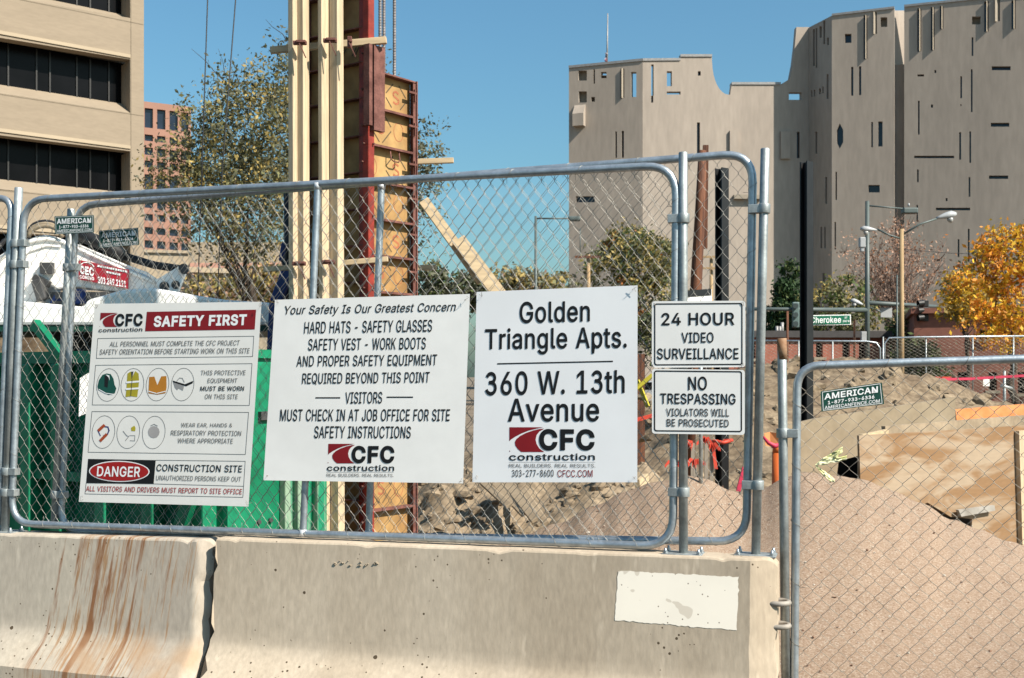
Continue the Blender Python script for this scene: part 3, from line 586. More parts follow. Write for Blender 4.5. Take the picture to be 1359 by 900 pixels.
tree('autumn_tree', 'bright orange and gold autumn tree at the right edge', P(1345, HY, 46) + Vector((0, 0, -1.65)),
     [(1340, 350, 46, 1.5, 1.5), (1325, 320, 46, .8, .8), (1290, 385, 45.5, .9, .7), (1280, 350, 45.5, .45, .3), (1345, 420, 45.5, 1.5, 1.0), (1375, 340, 46, 1.0, 1.5), (1270, 378, 45.5, .45, .5), (1330, 450, 45, .9, .6), (1305, 420, 45.5, .8, .4)],
     [lf_org, lf_gold, lf_rust, lf_olive], [5, 6, .8, .8], 250, 32, .095, .25, 18, trunk_r=.18)
tree('golden_tree', 'small yellow tree beside the orange autumn tree', P(1285, HY, 52) + Vector((0, 0, -1.65)), [(1272, 385, 52, .8, .9), (1290, 405, 52, 1.1, .7), (1262, 410, 52, .6, .6)], [lf_gold, lf_yel, lf_olive], [5, 3, 1], 110, 30, .10, .22, 19, trunk_r=.12)
for (lb_, bl, sd, mt, wt) in (
    ('dense olive shrub left of the grey green signal pole', [(1100, 400, 68, 1.4, 1.0), (1125, 385, 68, 1.2, 1.0), (1140, 425, 67, 1.6, 1.2), (1095, 430, 67, 1.2, .9)], 20, [lf_olive, lf_yel, lf_green], [4, 2, 2]),
    ('brown green shrub right of the wooden lamp post', [(1205, 440, 62, 1.3, 1.5), (1225, 460, 62, .9, 1.2), (1195, 480, 61, 1.2, 1.0)], 21, [lf_olive, lf_grey, lf_rust, lf_green], [3, 3, 1, 2]),
    ('sparse straw coloured shrub in front of the stone house', [(275, 385, 55, .9, .6), (320, 385, 55, 1.1, .7), (350, 372, 55, .9, .7), (370, 390, 55, .8, .8)], 22, [lf_yel, lf_olive, lf_pink], [3, 3, 2]),
    ('dark shrub behind the black steel pile', [(880, 450, 60, 1.2, 1.6), (850, 430, 60, .9, 1.2), (905, 410, 60, .8, 1.0)], 23, [lf_green, lf_dark, lf_olive], [3, 3, 3]),
    ('green shrub below the traffic signal', [(1215, 480, 50, .8, .9), (1235, 490, 50, .6, .8), (1195, 495, 50, .7, .7)], 24, [lf_dark, lf_green], [3, 2])):
    b_ = P(bl[0][0], HY, bl[0][2]); tree('shrub', lb_, Vector((b_.x, b_.y, 0)), bl, mt, wt, 110, 30, .13, .26, sd, trunk_r=.08, cat='shrub', limbs=14, twigs=2)

# ------------------------------------------------------------------ street furniture far behind
def polething(name, label, cat, px, Y, top, rad, mat, group=None):
    b = P(px, HY, Y); t = thing(name, label, cat, (b.x, b.y, 0), 0, group)
    mb = MB(); mb.tube([(b.x, b.y, 0), (b.x, b.y, P(px, top, Y).z)], [rad * 1.15, rad * .85], 12); mb.build('pole', mat, t); return t
def cobra(t, a, b, Y, up=0.06):
    """arm from a to the lamp head running between a and b (px); head a flattened tapered shell"""
    p, q = P(*a, Y), P(*b, Y); d = (q - p).normalized(); L = (q - p).length; sd = d.cross(Vector((0, 0, 1))).normalized(); upv = sd.cross(d)
    mb = MB(); vs = []; prof = [(0, .25, .2), (.2, .5, .45), (.5, .95, .8), (.8, 1, .9), (1, .45, .4)]
    w_, h_ = L * .36, L * .46; n = 12
    for s_, ws, hs in prof:
        for k in range(n):
            al = 2 * math.pi * k / n; zc = math.sin(al); vs.append(p + d * (L * s_) + sd * math.cos(al) * w_ * ws * .5 + upv * (zc * h_ * hs * (.5 if zc > 0 else .35)))
    fs = [(i * n + k, i * n + (k + 1) % n, (i + 1) * n + (k + 1) % n, (i + 1) * n + k) for i in range(4) for k in range(n)] + [list(range(n))[::-1], list(range(4 * n, 5 * n))]
    mb.add(vs, fs, True); hd = mb.build('lamp_head', lampgrey, t)
    mb = MB(); c = p + d * (L * .66) - upv * h_ * .33; mb.tube([c + upv * .02, c - upv * h_ * .28, c - upv * h_ * .45], [w_ * .42, w_ * .34, w_ * .1], 10); mb.build('lens', mk('lamp_lens', (0.5, 0.5, 0.48), .2), hd)
# wooden pole with two cobra lamps
t = polething('street_lamp', 'pale wooden lamp post with two cobra head lamps', 'street lamp', 1196.5, 40, 304, .085, palepole)
mb = MB(); mb.tube([P(1196, 317, 40), P(1180, 312, 40), P(1164, 304, 40)], .035, 8); mb.build('lamp_arm', polegreen, t)
mb = MB(); mb.tube([P(1197, 312, 40), P(1220, 298, 40), P(1244, 290, 40)], .035, 8); mb.build('lamp_arm', polegreen, t)
cobra(t, (1164, 305.5), (1142, 304), 40); cobra(t, (1242, 290), (1269, 284), 40)
mb = MB(); mb.tube([P(1198, 331, 40), P(1260, 336, 45), P(1370, 340, 60)], .012, 5); prop(mb.build('overhead_cable', rubber, None, P(1198, 331, 40)), 'thin black overhead cable running right from the wooden lamp post', 'cable')
# signal pole
t = polething('signal_pole', 'grey green signal pole with a lamp arm, mast arms and street name sign', 'signal pole', 1151, 55, 267, .115, polegreen)
mb = MB(); mb.tube([P(1152, 273, 55), P(1198, 277, 55)], .04, 8); mb.build('lamp_arm', polegreen, t)
mb = MB(); c = P(1207, 280, 55); mb.box(c, .72, .45, .28); o = bevel(mb.build('lamp_head', polegreen, t), .06, 3)
mb = MB(); mb.tube([P(1206, 274, 55), P(1206, 270, 55)], .05, 8); mb.build('photocell', lampgrey, t)
mb = MB(); mb.tube([P(1151, 411.5, 55), P(985, 410, 53)], [.11, .08], 10); mb.build('mast_arm', polegreen, t)
mb = MB(); mb.tube([P(1151, 402, 55), P(1247, 407, 58)], [.12, .08], 10); mb.build('mast_arm', polegreen, t)
mb = MB(); mb.box(P(1144, 322, 54.8), .28, .3, .5); mb.box(P(1144, 331, 54.8), .18, .2, .25); bevel(mb.build('camera_box', lampgrey, t), .04)
mb = MB(); mb.box(P(1146, 447, 54.7), .25, .2, .5); bevel(mb.build('pushbutton_box', lampgrey, t), .02)
# street name sign on the mast arm
mb = MB(); q = [P(1073, 418.5, 53.9), P(1129, 417.5, 54.2), P(1129.5, 431, 54.2), P(1073, 432, 53.9)]; mb.prism(q, Vector((0, .05, 0))); ss = mb.build('street_sign', white_ink, t)
mb = MB(); q = [P(1074, 419.5, 53.88), P(1128, 418.5, 54.18), P(1128.5, 430, 54.18), P(1074, 431, 53.88)]; mb.prism(q, Vector((0, .012, 0))); mb.build('sign_face', street_green, ss)
SGN = (t, ss)
# panel sign and lamp between the poles
mb = MB(); mb.prism([P(1169, 408, 56), P(1184, 408.5, 56), P(1184, 421.5, 56), P(1169, 421, 56)], Vector((0, .06, 0))); mb.build('panel_sign', lampgrey, t)
# traffic signal
ts = polething('traffic_signal', 'black traffic signal head on a slim silver post', 'traffic signal', 1228.5, 56, 424, .045, capmetal)
for k in range(3):
    mb = MB(); c = P(1227, 403 + 9.5 * k, 55.9); mb.box(c, .34, .26, .34); hd = bevel(mb.build('signal_housing', signal_black, ts), .03)
    mb = MB(); mb.tube([c + Vector((-.1, -.13, .02)), c + Vector((-.38, -.16, -.02))], [.15, .17], 10, caps=False); mb.build('visor', signal_black, hd)
# backs of signals on the left mast arm
for px in (1056,):
    tb = thing('traffic_signal', 'teal grey signal back plate hanging from the left mast arm', 'traffic signal', P(px, 418, 53.6))
    mb = MB(); mb.box(P(px, 418, 53.6), .34, .16, 1.22); bevel(mb.build('back_plate', mk('teal_grey', (0.16, 0.24, 0.23), .5), tb), .05)
    mb = MB()
    for k in range(3): mb.tube([P(px, 406 + 12 * k, 53.5), P(px, 406 + 12 * k, 53.2)], .13, 10)
    mb.build('signal_housing', polegreen, tb)
# slim lamp left of the tower building
t = polething('street_lamp', 'slim green lamp post with a long horizontal arm left of the grey tower', 'street lamp', 711, 55, 287, .07, polegreen)
mb = MB(); mb.tube([P(711, 290, 55), P(754, 290, 55)], .04, 8); mb.build('lamp_arm', polegreen, t)
mb = MB(); c = P(762, 290.5, 55); mb.box(c, .6, .4, .22); bevel(mb.build('lamp_head', polegreen, t), .07, 3)
t = polething('utility_pole', 'short wooden utility pole with a crossarm in front of the rounded tree', 'utility pole', 781, 60, 338, .11, palepole)
mb = MB(); mb.bar(P(763, 341, 59.8), P(797, 341, 59.8), .12, .1); mb.build('crossarm', woodpole, t)
mb = MB(); mb.tube([P(770, 341, 59.8), P(770, 303, 59.8)], .03, 6); mb.build('conduit', polegreen, t)
t = polething('street_lamp', 'small white headed lamp on a wood post left of the panel sign', 'street lamp', 1185.5, 66, 421, .08, palepole)
mb = MB(); mb.tube([P(1185, 423, 66), P(1165, 412, 66), P(1146, 405, 66)], .04, 6); mb.build('lamp_arm', polegreen, t); cobra(t, (1147, 405.5), (1129, 398.5), 66)
t = polething('utility_pole', 'thin grey pole close behind the wooden lamp post', 'utility pole', 1190.5, 44, 365, .035, polegreen)
t = polething('sign_post', 'thin rusty brown post left of the signal pole', 'post', 1134, 45, 424, .05, rustpile)
t = polething('sign_post', 'thin brown post standing just left of the tall black pile', 'post', 1045, 50, 413, .06, woodpole)
t = polething('utility_pole', 'slender brown utility pole seen between the two piles', 'utility pole', 944, 58, 341, .10, palepole)
mb = MB(); mb.bar(P(930, 341, 57.8), P(958, 341, 57.8), .1, .1); mb.bar(P(933, 356, 57.8), P(956, 356, 57.8), .1, .1); mb.build('crossarm', palepole, t)

# parked cars (only slivers show)
def car(label, px, Y, L, mat, rz):
    b = P(px, HY, Y); t = thing('parked_car', label, 'car', (b.x, b.y, 0), rz, 'cars parked behind the site')
    M_ = wm(t)
    side = [(-L / 2, .35), (-L / 2, .85), (-L * .42, .95), (-L * .3, 1.42), (L * .12, 1.45), (L * .27, .98), (L * .47, .85), (L / 2, .6), (L / 2, .35)]
    mb = MB(); mb.prism([M_ @ Vector((x, -.85, z)) for x, z in side], M_.to_3x3() @ Vector((0, 1.7, 0))); bevel(mb.build('body', mat, t), .08, 3)
    mb = MB(); gl = [(-L * .385, .99), (-L * .29, 1.36), (L * .11, 1.38), (L * .225, .99)]
    for y in (-.856, .852): mb.prism([M_ @ Vector((x, y, z)) for x, z in gl], M_.to_3x3() @ Vector((0, .004, 0)))
    mb.build('side_window', glass_dark, t)
    for x in (-L * .31, L * .32):
        for y in (-.78, .78):
            mb = MB(); mb.tube([M_ @ Vector((x, y - .1, .32)), M_ @ Vector((x, y + .1, .32))], .32, 18); wh = mb.build('wheel', rubber, t)
            mb = MB(); mb.tube([M_ @ Vector((x, y - .11, .32)), M_ @ Vector((x, y + .11, .32))], .19, 12); mb.build('rim', capmetal, wh)
car('silver car parked under the rounded tree, partly behind the sign', 862, 58, 4.4, carpaint, R(8))

# far chain-link fence behind the mound
def chain_link(mb, Q, w_, h_, r, n=4, radius=0.0, amp=1.0):
    """Q: TL, TR, BR, BL world corners; woven vertical zigzag wires"""
    TL, TR, BR, BL = Q; W = ((TR - TL).length + (BR - BL).length) / 2; H = ((TL - BL).length + (TR - BR).length) / 2
    nc = max(2, round(W / w_)); nr = max(2, round(H / h_)); nor = (TR - TL).cross(TL - BL).normalized()
    def pt(s, t, d): return TL.lerp(TR, s).lerp(BL.lerp(BR, s), 1 - t) + nor * d
    for j in range(nc):
        sx = (j + .5) * W / nc; dist = min(sx, W - sx); cl = 0
        if radius and dist < radius: cl = radius - math.sqrt(max(0, radius ** 2 - (radius - dist) ** 2))
        t0, t1 = cl / H, 1 - cl / H; pts = []; ph = j % 2
        for k in range(2 * nr + 1):
            t = k / (2 * nr)
            side = 1 if (k + ph) % 2 else -1
            for dt, f, dz in ((-.07, .88, 1), (0, 1.10, 0), (.07, .88, -1)):
                tt = t + dt / nr
                if tt < t0 - 1e-4 or tt > t1 + 1e-4: continue
                pts.append(pt((j + .5 + side * .5 * f + .0) / nc, tt, amp * r * 1.1 * (dz * side)))
        if len(pts) > 1: mb.tube(pts, r, n, caps=False)
ff = thing('far_fence', 'distant chain link fence with silver posts in front of the brick buildings', 'fence', (P(1080, HY, 33).x, 33, 0))
mb = MB(); r_ = .024
mb.tube([P(985, 452, 33), P(1150, 453, 33), P(1163, 455, 33), P(1168, 462, 33), P(1168.5, 520, 33)], r_, 8); mb.tube([P(1174, 520, 33), P(1174, 456, 33), P(1180, 448.5, 33), P(1220, 447.5, 33), P(1420, 445.5, 32.4)], r_, 8); mb.build('top_rail', galv, ff)
for px in (1013, 1060, 1105, 1229, 1291, 1345, 1172):
    mb = MB(); mb.tube([P(px, 535, 33), P(px, 447 if px > 1171 else 452, 33)], .022, 8); mb.build('post', galv_post, ff)
mb = MB(); chain_link(mb, [P(985, 453, 33), P(1168, 454, 33), P(1168, 530, 33), P(985, 530, 33)], .085, .10, .0035, 3); chain_link(mb, [P(1174, 449, 33), P(1420, 446, 32.4), P(1420, 535, 32.4), P(1174, 530, 33)], .085, .10, .0035, 3); mb.build('mesh', wire_old, ff)

# ------------------------------------------------------------------ site ground, mounds, rubble
def fbm(x, y, s, o=4):
    v = 0; a = 1; t = 0
    for i in range(o): v += a * noise.noise(Vector((x * s, y * s, 3.1 * i))); t += a; a *= .5; s *= 2.1
    return v / t
def interp(x, tab):
    if x <= tab[0][0]: return tab[0][1]
    for (a, u), (b, v) in zip(tab, tab[1:]):
        if x <= b: k = (x - a) / (b - a); k = k * k * (3 - 2 * k); return u + (v - u) * k
    return tab[-1][1]
def mound(name, label, ridge, Yr, front, back, x0, x1, step, mat, rough, rs, cat, seed=0.0, k_smooth=.25):
    """ridge: (px, py) silhouettes at depth Yr -> heights; falls to the ground over 'front' and 'back' metres"""
    tab = [((px - CX) / F * Yr, EYE - (py - HY) / F * Yr) for px, py in ridge]
    nx = int((x1 - x0) / step); y0, y1 = Yr - front * 1.25, Yr + back * 1.25; ny = int((y1 - y0) / step); mb = MB(); vs = []
    for j in range(ny + 1):
        for i in range(nx + 1):
            x = x0 + (x1 - x0) * i / nx; y = y0 + (y1 - y0) * j / ny
            hr = interp(x / y * Yr if y < Yr else x, tab); d = (y - Yr)
            f = max(0.0, 1 - abs(d) / (front if d < 0 else back)); f = f * (1 - k_smooth) + k_smooth * f * f * (3 - 2 * f)
            h = hr * f
            edge = min(1, max(0, h / .25))
            h += (fbm(x + seed, y, rs) * rough + fbm(x + seed, y + 9, rs * 5, 3) * rough * .35) * edge
            vs.append((x, y, h - .03 if f <= 0 else h))
    fs = [(j * (nx + 1) + i, j * (nx + 1) + i + 1, (j + 1) * (nx + 1) + i + 1, (j + 1) * (nx + 1) + i) for j in range(ny) for i in range(nx)]
    mb.add(vs, fs, True); o = mb.build(name, mat, None, ((x0 + x1) / 2, Yr, 0))
    return prop(o, label, cat), vs
gp, vg = mound('gravel_pile', 'salmon pink pea gravel heaped behind the barrier and the right fence panel', [(520, 740), (600, 727), (690, 708), (740, 694), (790, 672), (830, 654), (870, 640), (912, 630), (935, 634), (972, 649), (990, 655), (1010, 648), (1040, 634), (1068, 626), (1110, 630), (1145, 636), (1180, 649), (1220, 666), (1265, 690), (1300, 703), (1335, 717), (1380, 732), (1450, 750), (1560, 790)], 8.4, 2.35, 1.6, -1.8, 6.2, .05, gravel, .045, 1.1, 'gravel pile', 4.0, .12)
d1, v1 = mound('dirt_mound', 'large brown clay spoil mound in front of the far fence', [(540, 640), (640, 606), (750, 585), (850, 545), (900, 515), (1000, 486), (1080, 478), (1180, 488), (1215, 498), (1260, 508), (1300, 520), (1330, 536), (1400, 575), (1500, 610)], 20, 6.5, 5, -4.5, 13, .12, dirt, .34, .8, 'dirt mound', 1.0)
d2, v2 = mound('dirt_mound', 'low heap of broken rubble and clods right of the column formwork', [(480, 720), (550, 650), (585, 632), (620, 640), (660, 618), (720, 622), (790, 605), (850, 622), (900, 655), (960, 680), (1060, 700)], 12.2, 3.0, 2.5, -3.0, 4.0, .06, dirt2, .26, 1.5, 'dirt mound', 7.0)
# clods: uncountable, one object
def clods(name, spots, mat, seed, label=None, hull=.45):
    rr = random.Random(seed); mb = MB(); ic = bmesh.new(); bmesh.ops.create_icosphere(ic, subdivisions=2, radius=1)
    base = [v.co.copy() for v in ic.verts]; ic.verts.index_update(); fs = [[v.index for v in f.verts] for f in ic.faces]; ic.free()
    protos = []
    for _ in range(14):
        hb = bmesh.new()
        for _k in range(11): v_ = Vector((rr.gauss(0, 1), rr.gauss(0, 1), rr.gauss(0, .7))).normalized() * rr.uniform(.75, 1.15); hb.verts.new(v_)
        hr = bmesh.ops.convex_hull(hb, input=hb.verts[:]); hb.verts.index_update(); used = sorted({v.index for f in hb.faces for v in f.verts}); ix = {a: b for b, a in enumerate(used)}; hb.verts.ensure_lookup_table()
        protos.append(([hb.verts[a].co.copy() for a in used], [[ix[v.index] for v in f.verts] for f in hb.faces])); hb.free()
    for (x, y, z, r) in spots:
        if rr.random() < hull:
            pv, pf = protos[rr.randrange(14)]; a_ = rr.uniform(0, 6.28); ca, sa = math.cos(a_), math.sin(a_); q_ = rr.uniform(.6, 1.0)
            mb.add([Vector((x + (v.x * ca - v.y * sa) * r, y + (v.x * sa + v.y * ca) * r * q_, z + v.z * r * rr.uniform(.72, .8))) for v in pv], pf, False); continue
        o = Vector((rr.uniform(0, 99), rr.uniform(0, 99), 0)); sc = Vector((rr.uniform(.7, 1.3), rr.uniform(.7, 1.3), rr.uniform(.5, .9))) * r
        mb.add([Vector((x + v.x * sc.x * q, y + v.y * sc.y * q, z + v.z * sc.z * q)) for v in base for q in [1 + .55 * noise.noise(v * 1.3 + o)]], fs, False)
    o = mb.build(name, mat); prop(o, kind='stuff'); 
    if label: prop(o, label)
    return o
rr = random.Random(3); sp = []
for _ in range(1500):
    x, y, z = v1[rr.randrange(len(v1))]
    if z > .1 and y < 20.6: sp.append((x, y, z, abs(rr.gauss(.05, .06)) + .025))
for _ in range(1300):
    x, y, z = v2[rr.randrange(len(v2))]
    if z > -.02 and y < 12.6: sp.append((x + rr.uniform(-.03, .03), y, z, abs(rr.gauss(.025, .03)) + .012))
clods('dirt_clods', sp, dirt2, 5, 'loose dirt clods scattered over the spoil mounds')
sp = []
for (px, py, Y, r) in ((600, 690, 10.4, .10), (582, 700, 10.3, .09), (630, 676, 10.6, .13), (560, 706, 10.0, .08), (608, 706, 10.1, .06), (650, 690, 10.5, .07), (640, 705, 10.1, .06), (575, 660, 11, .16), (612, 655, 11.2, .17), (560, 640, 11.5, .10), (860, 580, 12.5, .16), (852, 525, 15, .22), (866, 548, 14.5, .18), (760, 655, 11, .10), (790, 660, 11, .08)):
    p = P(px, py, Y); sp.append((p.x, p.y, p.z, r * .75))
clods('broken_concrete', sp, dirt2, 6, 'broken concrete lumps lying on the rubble heap', 1.0)
def pebbles(name, mat, n, seed, label):
    rr = random.Random(seed); sp = []
    while len(sp) < n:
        x, y, z = vg[rr.randrange(len(vg))]
        if z > .02 and y < 8.5: r = .004 + abs(rr.gauss(0, .0035)); sp.append((x + rr.uniform(-.025, .025), y + rr.uniform(-.02, .02), z + r * .3, r))
    clods(name, sp, mat, seed, label, 1.0)
pebbles('loose_pebbles', mk('dark_pebble', (0.22, 0.11, 0.07), .9, col2=(0.36, 0.22, 0.15), scale=9), 700, 31, 'reddish brown pebbles strewn over the gravel pile')
pebbles('loose_pebbles', mk('pale_pebble', (0.62, 0.55, 0.46), .9, col2=(0.75, 0.68, 0.58), scale=9), 600, 32, 'pale cream pebbles strewn over the gravel pile')
# dark hollow under the rubble beside the formwork
# scrap boards on the rubble heap
for lb_, a, b_, wd in (('grey scrap board lying left on the rubble heap', (641, 640, 10.9), (676, 672, 10.3), .07), ('pale scrap board lying second on the rubble heap', (655, 638, 10.9), (697, 682, 10.2), .085), ('longest weathered board of the rubble heap, split at its end', (668, 634, 10.9), (712, 690, 10.0), .10), ('short broken board lying right on the rubble heap', (694, 650, 10.7), (725, 695, 10.0), .06)):
    p, q = P(*a), P(*b_); mb = MB(); mb.bar(p, q, wd, .035, (1, .3, .6)); o = bevel(mb.build('scrap_board', scrapwood, None, q), .006); prop(o, lb_, 'board', 'scrap boards on the rubble')
mb = MB(); mb.bar(P(846, 644, 8.9), P(858, 636, 9.2), .09, .04, (0, .3, 1)); prop(mb.build('lumber_offcut', lumber_h, None, P(846, 644, 8.9)), 'short fresh lumber offcut at the left edge of the gravel pile', 'offcut')

# ---- plywood box form and slab panel on the right
bx = thing('plywood_form', 'weathered plywood box form half buried behind the gravel pile', 'formwork', (P(1200, HY, 9.8).x, 9.8, 0))
fX = Facade((1140, 9.5), (1420, 11.7))
u = lambda x, y: fX.sz(x, y)
mb = fX.wall([u(1140, 578), u(1425, 561), u(1425, 800), u(1290, 800), u(1290, 689), u(1262, 686), u(1231, 667), u(1160, 700), u(1144, 700)], [], .02); mb.build('panel', plybox, bx)
mb = MB(); p0, p1 = u(1180, 569), u(1425, 549); a = fX.w(*u(1180, 575), .12); 
mb.prism([fX.w(*u(1183, 566), .06), fX.w(*u(1425, 547), .06), fX.w(*u(1425, 560), .06), fX.w(*u(1183, 577), .06)], fX.inw * .04); mb.build('top_plate', scrapwood, bx)
mb = MB(); mb.prism([fX.w(*u(1148, 577), .021), fX.w(*u(1182, 570), .021), fX.w(*u(1182, 578), .021), fX.w(*u(1148, 581), .021)], fX.inw * .04); mb.build('lumber_block', lumber_h, bx)
mb = MB(); c = [u(1346, 572), u(1356, 571), u(1359, 735), u(1351, 735)]; mb.prism([fX.w(*q, -.05) for q in c], fX.inw * .045); mb.build('stake', lumber, bx)
mb = MB(); c = [u(1264, 676), u(1312, 670), u(1313, 677), u(1268, 685)]; mb.prism([fX.w(*q, -.06) for q in c], fX.inw * .03); mb.build('scrap_board', greyboard, bx)
mb = MB(); mb.prism([fX.w(*q, .5) for q in (u(1222, 580), u(1425, 563), u(1425, 800), u(1222, 800))], fX.inw * .02); mb.build('back_panel', scrapwood, bx)
fZ = Facade((1040, 10.6), (1270, 11.8)); u2 = lambda x, y: fZ.sz(x, y)
mb = fZ.wall([u2(1040, 566), u2(1082, 556), u2(1268, 527.5), u2(1268, 700), u2(1143, 700), u2(1143, 604), u2(1113, 612), u2(1110, 636), u2(1110, 700), u2(1040, 700)], [], .05)
prop(mb.build('weathered_board', mk('pale_form_panel', (0.36, 0.28, 0.18), .85, col2=(0.46, 0.37, 0.25), scale=2.5, fine=.06, fscale=14), None, (fZ.A.x + .5, fZ.A.y, 0)), 'pale sun bleached form panel with sloping top behind the plywood box', 'board')
mb = MB(); p = P(1125, 625, 11.4); mb.box((p.x + .1, p.y + .3, .45), .9, .03, .95); prop(mb.build('gap_shade_plate', blacksteel, None, (p.x, p.y + .3, 0)), 'black plate standing in for the shadow in the gap beside the plywood box', 'plate')  # black sheet added for the shadow between form panel and box
mb = MB(); mb.prism([P(1268, 543.5, 13), P(1400, 533, 14), P(1400, 548, 14), P(1270, 562, 13)], Vector((0, .05, .0))); o = mb.build('orange_plank', orange_cloth, None, P(1268, 560, 13)); prop(o, 'orange painted plank edge lying above the plywood box', 'plank')
mb = MB(); mb.tube([P(1270, 560, 13.1), P(1270, 700, 13.1)], .03); mb.tube([P(1390, 548, 14.1), P(1390, 690, 14.1)], .03); mb.build('support', scrapwood, o)
# pink tape strung across, red bins, notice
mb = MB(); pts = [P(1195, 500.5, 24), P(1240, 502, 24.1), P(1290, 501, 24.2), P(1330, 498.5, 24.2), P(1420, 494, 24.2)]
for a, c in zip(pts, pts[1:]): mb.add([a, c, c + Vector((0, 0, -.055)), a + Vector((0, 0, -.055))], [(0, 1, 2, 3)])
o = mb.build('barrier_tape', pinkflag, None, P(1205, 500, 24)); m_ = o.modifiers.new('thickness', 'SOLIDIFY'); m_.thickness = .004; prop(o, 'hot pink flagging tape strung above the spoil mound at right', 'tape')
for px, lb_ in ((1240, 'red plastic bin behind the pink tape, left of its twin'), (1252, 'brighter red plastic bin with a yellow mark behind the pink tape')):
    t = thing('plastic_bin', lb_, 'bin', (P(px, HY, 30).x, 30, 0), 0, 'red bins behind the mound'); mb = MB(); c = P(px, 0, 30); mb.box((c.x, 30, .85), .24, .3, 1.5); bevel(mb.build('body', orange if px < 1250 else redflag, t), .03)
    mb = MB(); mb.box((c.x, 30, 1.62), .27, .34, .06); mb.build('lid', redflag, t)
    if px > 1250: mb = MB(); mb.tube([P(1250, 506, 29.83), P(1250, 506, 29.8)], .04, 12); mb.build('mark', p_yel, t)
mb = MB(); c = P(1309, 508, 34); mb.box(c, .19, .02, .21); prop(mb.build('notice_board', signwhite, None, c), 'small white square notice in front of the brown brick wall', 'notice')
t = polething('hydrant_post', 'slim grey standpipe in front of the brown brick building at right', 'standpipe', 1333, 38, 492, .05, galv_post)
mb = MB(); mb.tube([P(1333, 512, 38) + Vector((-.12, 0, 0)), P(1333, 512, 38) + Vector((.25, 0, -.1))], .06, 10); mb.build('valve', galv_post, t)

# ---- soldier piles: H beams, wood pile
def hpile(name, label, px0, px1, top, Y, rusty, group='steel piles'):
    a, b = P(px0, HY, Y), P(px1, HY, Y); wdt = b.x - a.x; zt = P(0, top, Y).z; cx = (a.x + b.x) / 2
    t = thing(name, label, 'pile', (cx, Y, 0), 0, group); s = wdt * .62
    u_ = Vector((.80, .60, 0)).normalized(); v_ = Vector((-.60, .80, 0)).normalized(); c0 = Vector((cx, Y + s * .5, zt / 2))
    mb = MB(); mb.box(c0 - v_ * s * .42, s * 1.04, .014, zt, (u_, v_, Vector((0, 0, 1)))); mb.box(c0 + v_ * s * .42, s * 1.04, .014, zt, (u_, v_, Vector((0, 0, 1)))); fl = mb.build('flange', blacksteel, t)
    mb = MB(); mb.box(c0, .014, s * .84 - .02, zt - .004, (u_, v_, Vector((0, 0, 1)))); mb.build('web', blacksteel, t)
    mb = MB(); mb.box(c0 + u_ * s * .51, .010, s * .84 - .02, zt - .01, (u_, v_, Vector((0, 0, 1)))); 
    side = mb.build('cover_plate', mk('rusting_plate', (0.03, 0.028, 0.03), .5, col2=(0.04, 0.035, 0.03), scale=2), t)
    if rusty:
        mb = MB(); mb.box(c0 + u_ * (s * .51 + .009) + Vector((0, 0, zt / 2 - rusty / 2 - .02)), .004, s * .7, rusty, (u_, v_, Vector((0, 0, 1)))); mb.build('rust_patch', rustpile, t)
    return t, cx, Y, zt
hp, hx, hy, hz = hpile('steel_pile', 'black steel pile with rust orange upper edge behind the two small signs', 949, 969.5, 222.5, 12, 1.5)
mb = MB(); c = P(958.5, 587, 11.9); mb.tube([c + Vector((-.1, -.02, .01)), c + Vector((0, -.09, 0)), c + Vector((.1, 0, .02)), c + Vector((.0, .15, 0))], .02, 8, cyclic=True); prop(mb.build('flagging_band', redflag, None, c), 'red flagging band tied round the black steel pile', 'flagging')
hpile('steel_pile', 'tall plain black steel pile just left of the right fence panel', 1062, 1082, 214, 12, 0)
t = thing('wood_pile_post', 'leaning red brown timber pile between the two silver fence posts', 'timber pile', (P(920, HY, 13).x, 13, 0))
mb = MB(); mb.tube([P(912, 640, 13), P(923, 390, 13), P(929, 280, 13), P(932, 200, 13)], [.075, .07, .06, .045], 9); mb.build('shaft', woodpole, t)
mb = MB(); mb.bar(P(935, 330, 13.05), P(936.5, 193, 13.05), .06, .05, (1, 0, 0)); mb.build('split_strip', palepole if False else woodpole, t)
t = thing('notice_sign', 'half hidden black and white notice above the video surveillance sign', 'sign', P(929, 420, 8.2))
mb = MB(); mb.prism([P(912.5, 386, 8.2), P(944.5, 383.5, 8.35), P(945, 425, 8.35), P(912.5, 428, 8.2)], Vector((0, .01, 0))); mb.build('panel', signwhite, t)
mb = MB(); mb.prism([P(912.8, 385.6, 8.19), P(944.2, 383.2, 8.34), P(944.2, 391.8, 8.34), P(912.8, 393.8, 8.19)], Vector((0, .003, 0))); mb.build('header', ink, t)
mb = MB(); mb.tube([P(930, 385, 8.3), P(930, 700, 8.3)], .015); mb.build('post', galv_post, t)

